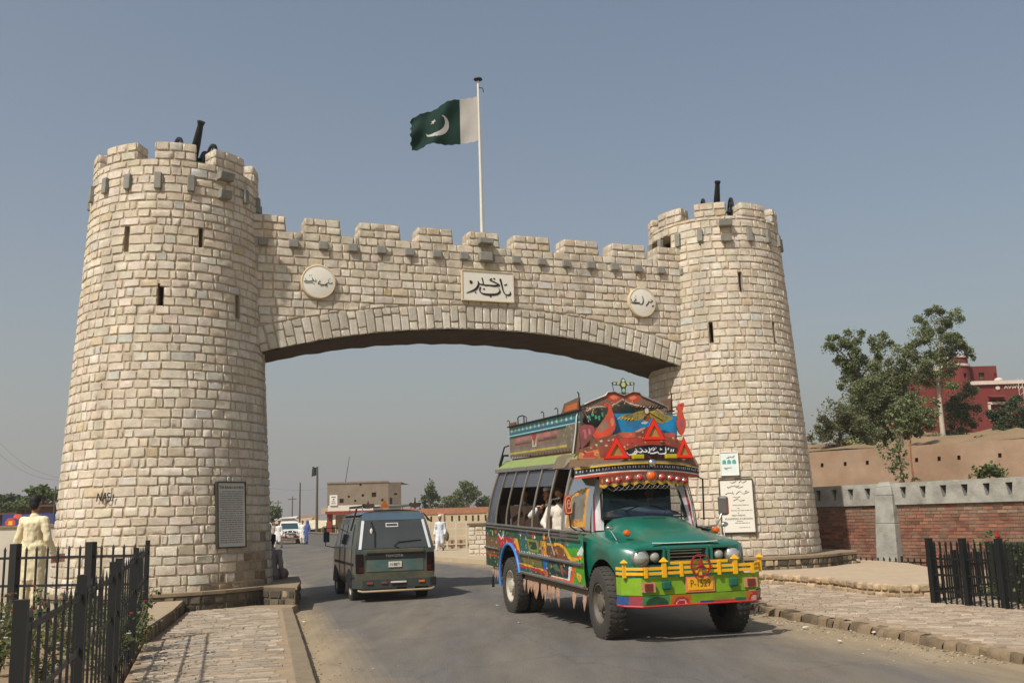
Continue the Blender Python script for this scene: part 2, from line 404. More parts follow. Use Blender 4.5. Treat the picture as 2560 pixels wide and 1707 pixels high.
# ---- arch wall
SC_ = 6.7563
RA = 18.9
def z_in(x): return 5.86-RA+math.sqrt(RA*RA-x*x)
def z_ex(x): return 6.405-RA+math.sqrt(RA*RA-x*x)
WB, WF = 1.1, -.8
WZ = 7.83
wallc = B()
nx = 60; X0, X1 = -5.35, 5.35
xs = [lerp(X0, X1, i/nx) for i in range(nx+1)]
for i in range(nx):
    a, b = xs[i], xs[i+1]; za, zb = z_in(a), z_in(b)
    wallc.add([(a, WF+.011, za), (b, WF+.011, zb), (b, WF+.011, WZ), (a, WF+.011, WZ)], [(0, 1, 2, 3)])
    wallc.add([(a, WB-.018, za), (b, WB-.018, zb), (b, WB-.018, WZ), (a, WB-.018, WZ)], [(3, 2, 1, 0)])
    wallc.add([(a, WF+.5, WZ), (b, WF+.5, WZ), (b, WF+.018, WZ), (a, WF+.018, WZ)], [(3, 2, 1, 0)])
    wallc.add([(a, WF+.5, WZ-.5), (b, WF+.5, WZ-.5), (b, WF+.5, WZ), (a, WF+.5, WZ)], [(3, 2, 1, 0)])
    wallc.add([(a, WF+.5, WZ-.5), (b, WF+.5, WZ-.5), (b, WB-.5, WZ-.5), (a, WB-.5, WZ-.5)], [(0, 1, 2, 3)])
    wallc.add([(a, WB-.5, WZ-.5), (b, WB-.5, WZ-.5), (b, WB-.5, WZ), (a, WB-.5, WZ)], [(0, 1, 2, 3)])
    wallc.add([(a, WB-.5, WZ), (b, WB-.5, WZ), (b, WB-.018, WZ), (a, WB-.018, WZ)], [(0, 1, 2, 3)])
merl = [(1.4, 2.21), (2.58, 3.4), (3.79, 4.75), (5.13, 5.99), (6.35, 7.13), (7.47, 8.42), (8.75, 9.71), (10.04, 11.0), (11.31, 12.15)]
MT = 8.18
for a, b in merl:
    a -= SC_; b -= SC_
    for y0, y1 in ((WF+.018, WF+.5), (WB-.5, WB-.018)):
        wallc.hexa([(a, y0, WZ-.01), (b, y0, WZ-.01), (b, y1, WZ-.01), (a, y1, WZ-.01), (a+.03, y0, MT), (b-.03, y0, MT), (b-.03, y1, MT), (a+.03, y1, MT)])
aw = wallc.obj('arch_wall', M_mortar, gate)
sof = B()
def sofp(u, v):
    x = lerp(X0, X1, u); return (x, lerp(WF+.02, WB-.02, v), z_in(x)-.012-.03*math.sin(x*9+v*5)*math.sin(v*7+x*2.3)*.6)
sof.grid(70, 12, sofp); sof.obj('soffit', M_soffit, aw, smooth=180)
S = Stones()
cgx, cgy = CAMG
for face in (WF, WB):
    sg = -1 if face < 0 else 1
    def P0(x, z, d, face=face, sg=sg): return (x, face+sg*d, z)
    def put(x0, x1, zlo, zhi, col, proud=.012):
        P = lambda fu, fv, d: P0(lerp(x0+.004, x1-.004, fu), lerp(zlo(lerp(x0+.004, x1-.004, fu)), zhi, fv), d)
        h = zhi-zlo((x0+x1)/2); sc0 = (x1-x0)*h/((cgx-(x0+x1)/2)**2+(cgy)**2) if face < 0 else 1e-7
        S.put(P, x1-x0, max(h, .03), sc0, col, proud=proud)
    z1 = WZ; k = 0
    while z1 > 5.4:
        h = .186; z0 = z1-h
        runs = split_run(X0, X1, .275, .095, .12)
        for a, b in runs:
            ea, eb = z_ex(a)+.012, z_ex(b)+.012
            if min(ea, eb) > z1-.05 or max(ea, eb) > z1-.012: continue
            zl = lambda x, z0=z0: max(z0+.003, z_ex(x)+.014)
            put(a, b, zl, z1-.003, tint())
        z1 = z0; k += 1
    for a, b in merl:
        a -= SC_; b -= SC_
        for row in range(2):
            z0 = WZ+row*(MT-WZ)/2; z1 = z0+(MT-WZ)/2; t = .015+.015*row
            for q0, q1 in split_run(a+t, b-t, .27, .07, .13): put(q0, q1, lambda x, z0=z0: z0+.006, z1-.006, tint())
            for e, xx in ((-1, a+t), (1, b-t)):
                for yy in (0, .24):
                    P = lambda fu, fv, d, xx=xx, e=e, yy=yy, z0=z0, z1=z1, face=face, sg=sg: (xx+e*d*.5, face-sg*(yy+.005+.23*fu), lerp(z0+.006, z1-.006, fv))
                    S.put(P, .23, .17, 1e-6, tint(), proud=.02)
    # voussoirs
    n = 53
    for i in range(n):
        x0 = lerp(-5.12, 5.12, i/n); x1 = lerp(-5.12, 5.12, (i+1)/n)
        cut = rnd.choice([.28, .36, .64, .72]) if i % 2 else rnd.choice([.3, .62, .68, None])
        segs = [(0, cut), (cut, 1)] if cut else [(0, 1)]
        for f0, f1 in segs:
            def P(fu, fv, d, x0=x0, x1=x1, f0=f0, f1=f1):
                x = lerp(x0+.007, x1-.007, fu); t = lerp(f0, f1, fv); zi, ze = z_in(x), z_ex(x)
                t = .012+t*.976+(0.012 if f0 and fv < .5 else 0)
                return P0(x+(x/RA)*(t-.5)*.54, lerp(zi, ze, t), d+.012)
            S.put(P, x1-x0, .54*(f1-f0), (.19*.3)/((cgx-x0)**2+cgy**2) if face < 0 else 1e-7, (srgb(222, 214, 196) if f0 == 0 and i in (17, 18, 19, 21, 22, 23, 25, 29, 30) else tint(.8)), proud=.014, rough=.006)
S.build(aw)
for i in range(17):      # small grey corbels in the second course
    x = 1.72-SC_+.6445*i
    b = B().box(x-.10, x+.10, WF-.085, WF+.02, 7.475, 7.645); b.obj('corbel', M_grey, aw, bevel=.014)
for z0, z1, hw, d in ((7.86, 7.99, .17, .22), (7.46, 7.66, .15, .17)):
    B().box(6.74-SC_-hw, 6.74-SC_+hw, WF-d, WF+.02, z0, z1).obj('spout_stone', M_grey, aw, bevel=.014)

# ---- tablets and medallions
M_marble = mat('white_marble', srgb(226, 221, 206), var=.06, scale=3, rough=.5, col2=srgb(206, 196, 174), c2scale=3, c2amt=.4)
M_marble2 = mat('grey_marble', srgb(190, 186, 176), var=.08, scale=4, rough=.55)
M_black = mat('black_paint', srgb(28, 26, 26), var=.1, rough=.6)
M_frame = mat('dark_tablet_frame', srgb(52, 46, 36), var=.25, scale=9, rough=.7)
M_plaster = mat('cream_plaster', srgb(206, 188, 156), var=.12, scale=6, bump=.3, rough=.9)
pq = B().box(6.17-SC_, 7.40-SC_, WF-.075, WF+.01, 6.53, 7.205).obj('name_tablet', M_marble, aw, bevel=.008)
fr = B()
for a in ((6.15, 6.17, 6.51, 7.225), (7.40, 7.42, 6.51, 7.225)): fr.box(a[0]-SC_, a[1]-SC_, WF-.09, WF+.01, a[2], a[3])
fr.box(6.17-SC_, 7.40-SC_, WF-.09, WF+.01, 7.205, 7.225); fr.box(6.17-SC_, 7.40-SC_, WF-.09, WF+.01, 6.51, 6.53)
fr.obj('tablet_frame', M_plaster, pq)
def f5(u, v, d):   # crop coordinates of the tablet -> face
    a = (u-55)/437.; b = (v-618-a*18)/262.; return (6.17-SC_+a*1.23, WF-.077-d, 7.205-b*.675)
big = [[(462, 800, .6), (468, 822, 1), (448, 836, 1.1), (420, 826, 1.2), (404, 795, 1), (392, 740, 1.2), (380, 686, 1.5)],
       [(412, 746, .5), (440, 735, .7)],
       [(363, 770, .5), (376, 800, 1), (352, 826, 1.2), (290, 834, 1.5), (226, 826, 1.3), (200, 800, 1), (208, 764, .7)],
       [(310, 686, .5), (290, 700, .9), (330, 718, 1.2), (374, 744, 1.3)],
       [(376, 746, 1.2), (330, 752, 1.3), (280, 748, 1), (246, 748, 1.1), (234, 736, .8), (222, 680, .9)],
       [(236, 742, 1), (205, 740, 1), (188, 716, .8)],
       [(186, 712, .8), (190, 745, 1.1), (160, 790, 1.2), (84, 822, .4)],
       [(320, 683, 1.2), (336, 690, 1.2)], [(158, 812, 1.3), (170, 820, 1.3)], [(424, 846, 1.3), (434, 858, 1.2)], [(284, 846, 1.2), (300, 854, 1.2)],
       [(228, 786, .7), (244, 780, .7)], [(124, 708, .8), (134, 720, .9), (124, 734, .8), (118, 720, .8), (125, 708, .7)]]
strokes(B(), big, f5, 17).obj('lettering', M_black, pq)
def medallion(xc, zc, r, fn, strs, w):
    md = B().lathe([(0, .0), (r, 0), (r, .10), (r-.02, .105), (0, .105)], (xc, WF+.02, zc), (0, -1, 0), 48).obj('medallion', M_marble, aw, smooth=40)
    B().lathe([(r, 0), (r+.03, 0), (r+.032, .10), (r+.012, .112), (r-.008, .108)], (xc, WF+.02, zc), (0, -1, 0), 48).obj('medallion_rim', M_plaster, md, smooth=40)
    strokes(B(), strs, fn, w).obj('lettering', M_black, md)
f4 = lambda u, v, d: (2.9-SC_+(u-655)*.345/147, WF-.088-d, 6.74-(v-770)*.36/147)
medallion(2.9-SC_, 6.74, .345, f4, [[(782, 772, 1), (768, 782), (742, 778), (728, 786), (712, 800), (738, 812)], [(742, 748), (748, 768)], [(752, 740, 1.2), (760, 742)],
    [(735, 795), (705, 796), (670, 792), (648, 788), (668, 766), (660, 758)], [(622, 748), (632, 766), (610, 768), (604, 752)], [(596, 738), (600, 764), (570, 772), (545, 766), (532, 746)],
    [(566, 720, 1.2), (574, 720)], [(582, 716, 1.2), (590, 718)], [(548, 768), (524, 776), (540, 786), (590, 782), (620, 796)], [(670, 806), (700, 800)]], 8)
f6 = lambda u, v, d: (10.79-SC_+(u-1612)*.37/105, WF-.088-d, 6.71-(v-900)*.37/118)
medallion(10.79-SC_, 6.71, .345, f6, [[(1694, 884), (1672, 900), (1662, 892), (1654, 908), (1636, 930)], [(1700, 922), (1682, 932)], [(1676, 876, 1.2), (1684, 880)], [(1612, 852), (1618, 890), (1604, 918), (1580, 914)],
    [(1590, 905), (1560, 908), (1530, 902), (1522, 880)], [(1548, 868), (1562, 884), (1544, 896)], [(1556, 852), (1564, 858)], [(1518, 906), (1540, 914), (1580, 912)]], 8)

# tablets on the towers (flat slabs set against the round wall)
def tower_slab(tw, P3, L, a, z0, z1, wd, name, m, tilt_z=True, off=.05, depth=.06, frame=.03, fm=None):
    t = R_(L(a)); nrm = vec(math.cos(t), math.sin(t), 0); tg = vec(-math.sin(t), math.cos(t), 0)   # tg: viewer's right
    b0 = vec(*P3(L(a), z0, off)); b1 = vec(*P3(L(a), z1, off)); up_ = b1-b0; h = np.linalg.norm(up_); up_ /= h; nn = np.cross(tg, up_)
    fn = lambda u, v, d: tuple(b0+tg*u*wd/2+up_*v*h+nn*d)      # u -1..1, v 0..1
    b = B(); b.hexa([fn(-1, 0, -depth-.1), fn(1, 0, -depth-.1), fn(1, 0, 0), fn(-1, 0, 0), fn(-1, 1, -depth-.1), fn(1, 1, -depth-.1), fn(1, 1, 0), fn(-1, 1, 0)])
    o = b.obj(name, m, tw)
    if frame:
        f = B(); e = frame/(wd/2); g = frame/h
        for u0, u1, v0, v1 in ((-1-e, -1, -g, 1+g), (1, 1+e, -g, 1+g), (-1, 1, 1, 1+g), (-1, 1, -g, 0)):
            f.hexa([fn(u0, v0, -depth-.1), fn(u1, v0, -depth-.1), fn(u1, v0, .015), fn(u0, v0, .015), fn(u0, v1, -depth-.1), fn(u1, v1, -depth-.1), fn(u1, v1, .015), fn(u0, v1, .015)])
        f.obj('tablet_frame', fm or M_frame, o)
    return o, fn, tg, up_, nn, h
def wordlines(o, fn, rows, m, hgt=.010, name='lettering'):
    """rows of worn, unreadable lettering: short word-length bars"""
    b = B()
    for v, u0, u1 in rows:
        u = u0
        while u < u1-.03:
            l = min(rnd.uniform(.06, .22), u1-u)
            x = u
            while x < u+l-.012:
                e = x+rnd.uniform(.014, .026); dv = rnd.uniform(-.15, .25)*hgt
                b.add([fn(x, v, .003), fn(e, v, .003), fn(e, v+hgt+dv, .003), fn(x, v+hgt+dv, .003)], [(0, 1, 2, 3)]); x = e+.008
            u += l+.03
    return b.obj(name, m, o)
M_ink = mat('worn_ink', srgb(84, 80, 74), var=.3, scale=20, rough=.8)
o, fn, tg, up_, nn, h = tower_slab(towL, PL, LL, -36.3, 1.235, 2.44, .62, 'marble_tablet', M_marble2, frame=.022)
wordlines(o, fn, [(.855-.0345*i, -.72 if i in (0, 8, 13) else -.86, .86-.25*(i in (1, 7, 15, 20))*rnd.random()) for i in range(24)], M_ink, .013)
text_part('heading', 'THE BAAB-I-KHYBER', .075, M_ink, o, frame_mat(fn(0, .925, .002), tg, up_, nn), .002, sx=.82)
o, fn, tg, up_, nn, h = tower_slab(towR, PR, LR, -98.2, 1.14, 2.34, .74, 'marble_tablet', M_marble, frame=.022)
f7 = lambda u, v, d: fn((u-388)/255., 1-(v-590)/850., d)
strokes(B(), [[(560, 610), (500, 640), (470, 615), (440, 640)], [(400, 610), (330, 640), (300, 615)], [(500, 700), (430, 720), (340, 690), (260, 720), (262, 695)], [(440, 680), (400, 700), (360, 668)], [(590, 790), (500, 820), (440, 780), (380, 826)], [(560, 770), (520, 790)],
    [(350, 820), (280, 800), (210, 822)], [(330, 776), (332, 815)], [(440, 860), (400, 880), (330, 866)], [(510, 920), (440, 935), (400, 905), (330, 930)]], f7, 9).obj('lettering', M_ink, o)
for s_, v, sz in (('PRIME  CONDUIT', 1000, .052), ('OF', 1050, .035), ('CHRISTIAN  ARMIES', 1088, .05), ('BY', 1130, .035), ('FIELD MARSHAL', 1170, .055), ('MUHAMMAD AYUB KHAN', 1225, .068)):
    if s_ in ('FIELD MARSHAL', 'MUHAMMAD AYUB KHAN'):
        text_part('lettering', s_, sz, M_ink, o, frame_mat(f7(400, v, .002), tg, up_, nn), .002, sx=.8)
wordlines(o, fn, [(1-(1008-590)/850, -.3, .7), (1-(1058-590)/850, -.02, .12), (1-(1095-590)/850, -.42, .92), (1-(1136-590)/850, -.0, .08), (1-(1268-590)/850, -.1, .3), (1-(1298-590)/850, -.2, .7), (1-(1370-590)/850, 0, .7)], M_ink, .012)
o, fn, tg, up_, nn, h = tower_slab(towR, PR, LR, -101.4, 2.46, 2.985, .40, 'poster', mat('pale_poster', srgb(214, 222, 214), var=.05, rough=.6), off=.045, depth=.0, frame=.014, fm=mat('poster_edge', srgb(226, 224, 206), rough=.6))
b = B(); f8 = lambda u, v, d: fn((u-272)/145., 1-(v-125)/385., d)
for cx in (190, 272, 355):
    b.add([f8(cx-32, 322, .003), f8(cx+32, 322, .003)]+[f8(cx+32*math.cos(q), 282-34*math.sin(q), .003) for q in [math.pi*i/8 for i in range(9)]], [tuple(range(11))])
b.obj('arches_print', mat('teal_print', srgb(84, 158, 150), rough=.7), o)
strokes(B(), [[(370, 180), (330, 210), (290, 200), (230, 225)], [(340, 195), (345, 225)], [(300, 190), (310, 222)], [(270, 205), (262, 228)], [(180, 390), (310, 386)], [(190, 412), (240, 410)]], f8, 9).obj('lettering', M_ink, o)
# graffiti brushed on the stones
fg = lambda u, v, d: PL(lerp(LL(-106.8), LL(-96.2), (u-770)/122.), 2.305-(v-92)/65.*.19, .055+d)
strokes(B(), [[(776, 150), (782, 98)], [(782, 98), (803, 146)], [(803, 146), (808, 96)], [(812, 152), (830, 96)], [(830, 96), (838, 148)], [(816, 130), (842, 126)], [(864, 100), (846, 104), (850, 122), (866, 130), (858, 152), (842, 150)], [(884, 108), (880, 150)]], fg, 9, nib=.7).obj('graffiti', M_black, towL)

# ---- plinths
M_plinth = mat('dark_rubble', attr=True, var=.25, scale=10, bump=.6, bscale=35, rough=.95)
M_cap = mat('plinth_cap', srgb(140, 122, 98), var=.2, scale=5, bump=.4, rough=.95)
def plinth(sx, outline, z1, dark):
    ox = sx*6.7563; n = len(outline)
    core = B(); core.add([(x, y, -.1) for x, y in outline]+[(x, y, z1-.02) for x, y in outline], [(i, (i+1) % n, n+(i+1) % n, n+i) for i in range(n)])
    p = core.obj('plinth', mat('dark_plinth_mortar', srgb(96, 86, 70), var=.25, scale=8, bump=.4, rough=1), gate)
    cap = B(); k = 1.0
    ctr = vec(ox, 0)
    outl = [tuple(ctr+(vec(*q)-ctr)*1.012) for q in outline]
    cap.add([(x, y, z1-.055) for x, y in outl]+[(x, y, z1) for x, y in outl], [(i, (i+1) % n, n+(i+1) % n, n+i) for i in range(n)]+[tuple(range(n, 2*n))])
    cap.obj('plinth_cap', M_cap, p)
    S = Stones(); acc = 0
    for i in range(n):
        a, b = vec(*outline[i]), vec(*outline[(i+1) % n]); l = np.linalg.norm(b-a)
        if l < .05: continue
        t = (b-a)/l; nm = vec(t[1], -t[0])
        nrow = max(2, round((z1-.14)/.145)); rr_ = [lerp(.08, z1-.06, k_/nrow) for k_ in range(nrow+1)]
        for r0, r1 in zip(rr_[:-1], rr_[1:]):
            for q0, q1 in split_run(0, l, .21, .06, .1):
                P = lambda fu, fv, d: tuple(a+t*lerp(q0+.01, q1-.01, fu)+nm*d)+(lerp(r0+.005, r1-.005, fv),)
                mid = a+t*(q0+q1)/2; dv = vec(*CAMG)-mid; dist = np.linalg.norm(dv); sc0 = max(0, dv@nm/dist)/dist**2
                g = rnd.uniform(.75, 1.2); c = srgb(*(vec(88, 80, 66)*g if rnd.random() < dark else vec(150, 134, 108)*g))
                S.put(P, q1-q0, r1-r0, sc0, c, proud=.03)
    S.build(p, name='plinth_stone', m=M_plinth, top=70, rest='plinth_stones')
def ringpts(sx, r, a0, a1, n):
    return [(sx*6.7563+r*math.cos(R_(lerp(a0, a1, i/n))), r*math.sin(R_(lerp(a0, a1, i/n)))) for i in range(n+1)]
plinth(-1, ringpts(-1, 2.34, -200, -42, 14)+[g_local(-4.22, 18.75), g_local(-4.55, 20.6), g_local(-5.0, 22.4)], .46, .95)
plinth(1, [g_local(4.0, 23.4), g_local(4.3, 22.4)]+ringpts(1, 2.62, -112, -52, 8)+[g_local(8.15, 23.95), g_local(8.35, 24.6), g_local(8.0, 26.2)]+ringpts(1, 2.5, 40, 140, 6), .58, .75)

# ---- cannons on the towers, flagpole on the wall
M_iron = mat('black_iron', srgb(30, 33, 34), var=.25, scale=9, rough=.55, metal=.3, spec=.5)
def cannon(label, loc, hd, elev, muz):
    t = thing('cannon', label, 'cannon', (*loc, ZT-.03), R_(hd), 'cannons on the tower tops')
    e = R_(elev); d = vec(0, math.cos(e), math.sin(e)); o = vec(0, 0, .55)
    L_ = muz
    B().lathe([(0, -.5), (.04, -.48), (.05, -.43), (.035, -.4), (.09, -.36), (.11, -.3), (.10, -.2), (.10, -.1), (.09, -.05), (.085, .2), (.062, L_-.12), (.058, L_-.1), (.078, L_-.03), (.08, L_), (.045, L_), (.04, L_-.2)], o, d, 20).obj('barrel', M_iron, t, smooth=40)
    for s in (-1, 1):
        b = B(); x = s*.36
        b.lathe([(.36, -.025), (.385, -.022), (.385, .022), (.36, .025), (.33, .022), (.33, -.022), (.36, -.025)], (x, 0, .43), (1, 0, 0), 28)
        w_ = b.obj('wheel', M_iron, t, smooth=40)
        for k in range(10):
            a = 2*math.pi*k/10
            B().beam((x, 0, .43), (x, .34*math.cos(a), .43+.34*math.sin(a)), .022, .025, upv=(1, 0, 0)).obj('spoke', M_iron, w_)
        B().lathe([(0, -.07), (.07, -.07), (.07, .07), (0, .07)], (x, 0, .43), (1, 0, 0), 14).obj('hub', M_iron, w_, smooth=40)
        B().prism([(-.75, .05), (-.6, .05), (.22, .36), (.22, .56), (.05, .58), (-.15, .5), (-.75, .2)], lambda u, v, d: (s*.17+d, u, v), -.035, .035).obj('cheek', M_iron, t)
    B().tube([(-.42, 0, .43), (.42, 0, .43)], .035, 10).obj('axle', M_iron, t, smooth=40)
cannon('black cannon tilted skyward on the left tower above the marble tablet', (-6.62, 19.45), 216, 55, .70)
cannon('black cannon pointing up on the right tower behind the bus', (5.45, 24.3), 178, 58, .72)
gx = lambda x, y: (GC[0]+x*math.cos(GROT)-y*math.sin(GROT), GC[1]+x*math.sin(GROT)+y*math.cos(GROT))
px, py = gx(.10, -.35)
fp = thing('flagpole', 'tall white flagpole rising from the middle of the gateway', 'flagpole', (px, py, WZ-.5))
M_pole = mat('white_pole_paint', srgb(208, 206, 194), var=.08, rough=.45)
HP = 4.83
B().tube([(0, 0, 0), (0, 0, 2.4), (-.01, 0, HP)], [.042, .036, .028], 12).obj('pole', M_pole, fp, smooth=60)
B().lathe([(0, 0), (.05, 0), (.11, .035), (.10, .06), (0, .075)], (-.01, 0, HP), (0, 0, 1), 20).obj('finial', M_black, fp, smooth=40)
B().tube([(-.03, 0, HP-.16), (.1, -.02, HP-.2), (.12, -.02, HP-.3)], .012, 6).obj('pulley_arm', M_iron, fp)
B().tube([(.05, -.03, .2), (.055, -.03, HP-.3)], .006, 5).obj('halyard', mat('rope', srgb(150, 146, 132)), fp)
fl = thing('national_flag', 'green and white flag with crescent and star flying from the gateway flagpole', 'flag', (px-.03, py-.02, WZ-.5+HP-.36))
W_, H_ = 1.72, 1.14
cg, cw = srgb(16, 52, 42), srgb(190, 186, 178)
star = []
for k in range(10):
    r = .085 if k % 2 == 0 else .036; a = R_(90+36*k-40); star.append((1.14+r*math.cos(a)*1., .74+r*math.sin(a)))
def flagcol(u, v):
    x, y = u*W_, v*H_
    if u < .27: return cw
    if (x-1.04)**2+(y-.52)**2 < .30**2 and (x-1.10)**2+(y-.60)**2 > .262**2: return cw
    if inpoly(x, y, star): return cw
    return cg
def flagp(u, v):
    # u from hoist to fly, v from bottom to top
    s = u*W_; z = -H_+v*H_
    x = -s*.955; yy = .13*math.sin(u*7.5+v*1.8)*u**.6+.075*math.sin(u*16+v*4)*u+.035*math.sin(v*9+u*7)*u
    z = z*(1-.36*u*u*.9) - (.05+.55*u*u*.52+.22*u)*1. + .02*math.sin(u*12+v*4)*u
    if v > .999 or v < .001: z += .008*math.sin(u*60)
    if u > .995: x += .025*math.sin(v*26)
    return (x, yy, z)
fo = B().grid(150, 90, flagp, flagcol).obj('flag_cloth', mat('flag_cloth', attr=True, var=.08, scale=5, rough=.85, trl=.35), fl, smooth=180)
# ================================================================= ground, road, pavements
def wall_with_holes(b, P, u0, u1, v0, v1, holes, depth, back=True, du=None):
    """face P(u, v, d) with real recesses; holes (ua, ub, va, vb)"""
    us = {u0, u1}; vs = {v0, v1}
    for a in holes: us |= {a[0], a[1]}; vs |= {a[2], a[3]}
    if du:
        n = int((u1-u0)/du); us |= {u0+(u1-u0)*i/n for i in range(n)}
    us = sorted(u for u in us if u0 <= u <= u1); vs = sorted(v for v in vs if v0 <= v <= v1)
    for i in range(len(us)-1):
        for j in range(len(vs)-1):
            um, vm = (us[i]+us[i+1])/2, (vs[j]+vs[j+1])/2
            inh = any(a[0] < um < a[1] and a[2] < vm < a[3] for a in holes)
            if inh and not back: continue
            d = -depth if inh else 0
            b.add([P(us[i], vs[j], d), P(us[i+1], vs[j], d), P(us[i+1], vs[j+1], d), P(us[i], vs[j+1], d)], [(0, 1, 2, 3)])
    for a in holes:
        c = [(a[0], a[2]), (a[1], a[2]), (a[1], a[3]), (a[0], a[3])]
        for k in range(4):
            p, q = c[k], c[(k+1) % 4]
            b.add([P(*p, 0), P(*q, 0), P(*q, -depth), P(*p, -depth)], [(0, 1, 2, 3)])
    return b
M_sand = mat('dusty_ground', srgb(158, 136, 106), var=.22, scale=.6, bump=.3, bscale=8, rough=1, col2=srgb(132, 112, 86), c2scale=.15, c2amt=.7)
tag(B().add([(-4000, -300, -.03), (4000, -300, -.03), (4000, 6000, -.03), (-4000, 6000, -.03)], [(0, 1, 2, 3)]).obj('ground', M_sand), kind='structure')
LE = [(3.2, -11), (1.7, -5), (-2.05, 9.8), (-2.72, 12.4), (-4.2, 18.2), (-5.2, 22), (-6.6, 27), (-9, 36), (-13, 50), (-21, 75), (-33, 105), (-60, 150), (-120, 230)]
RE = [(9.4, -11), (8.2, -5), (5.18, 10.4), (4.64, 13), (3.83, 17.4), (3.0, 21.5), (1.4, 28.5), (-.85, 34.4), (-3.5, 40), (-9, 56), (-20, 88), (-44, 128), (-100, 210)]
def resample(pts, n):
    P = spline(pts, 10); d = [0]
    for i in range(len(P)-1): d.append(d[-1]+np.linalg.norm(P[i+1]-P[i]))
    t = np.linspace(0, 1, n)**1.35*d[-1]; return np.stack([np.interp(t, d, [p[k] for p in P]) for k in (0, 1)], -1)
NR = 160
le, re_ = resample(LE, NR), resample(RE, NR)
road = B(); asph = vec(*srgb(102, 98, 92)); dust = vec(*srgb(152, 135, 108))
nz = np.random.RandomState(3)
def hn(x, y): return (math.sin(x*1.7+y*.9)+math.sin(x*.6-y*1.3+2)+math.sin(x*3.1+y*2.2+1)*.5)/2.5
NC = 72
def roadp(u, v):
    i = min(int(v*(NR-1)), NR-2); f = v*(NR-1)-i; a = lerp(le[i], le[i+1], f); b = lerp(re_[i], re_[i+1], f); p = lerp(a, b, u)
    return (p[0], p[1], .004+.03*math.sin(math.pi*u))
def roadc(u, v):
    x, y, z = roadp(u, v); i = min(int(v*(NR-1)), NR-2); wd = np.linalg.norm(le[i]-re_[i]); e = min(u, 1-u)*wd
    el = u*wd; er = (1-u)*wd
    k = max(1-el/(1.0+.4*hn(x, y)), 1-er/(2.1+.6*hn(x*1.3, y)), 0); k = min(1, max(0, k*1.35))**1.15
    tr = .5+.5*math.cos((u-.27)*2*math.pi*4)
    base = asph*(1+.07*hn(x*.7, y*.25)-.05*tr)
    return tuple(lerp(base, dust, k))
M_road = mat('asphalt', attr=True, var=.24, scale=2.6, bump=.4, bscale=70, rough=.88, spec=.25, col2=srgb(128, 116, 96), c2scale=.7, c2amt=.5, stretch=(1, .22, 1))
_t = M_road.node_tree; _N = _t.nodes; _L = _t.links; _p = _N['Principled BSDF']; _src = _p.inputs['Base Color'].links[0].from_socket
_tc = _N.new('ShaderNodeTexCoord'); _wn = _N.new('ShaderNodeTexNoise'); _wn.inputs['Scale'].default_value = 1.3; _wn.inputs['Detail'].default_value = 4; _L.new(_tc.outputs['Object'], _wn.inputs['Vector'])
_vm = _N.new('ShaderNodeMix'); _vm.data_type = 'VECTOR'; _vm.inputs[0].default_value = .45; _L.new(_tc.outputs['Object'], _vm.inputs[4]); _L.new(_wn.outputs['Color'], _vm.inputs[5])
_vo = _N.new('ShaderNodeTexVoronoi'); _vo.feature = 'DISTANCE_TO_EDGE'; _vo.inputs['Scale'].default_value = .75; _L.new(_vm.outputs[1], _vo.inputs['Vector'])
_mr = _N.new('ShaderNodeMapRange'); _mr.inputs[1].default_value = .0; _mr.inputs[2].default_value = .012; _mr.inputs[3].default_value = .84; _mr.inputs[4].default_value = 1.; _L.new(_vo.outputs['Distance'], _mr.inputs[0])
_sc = _N.new('ShaderNodeVectorMath'); _sc.operation = 'SCALE'; _L.new(_src, _sc.inputs[0]); _L.new(_mr.outputs[0], _sc.inputs['Scale']); _L.new(_sc.outputs[0], _p.inputs['Base Color'])
tag(road.grid(NC, NR-1, roadp, roadc).obj('road', M_road, smooth=180), kind='structure')

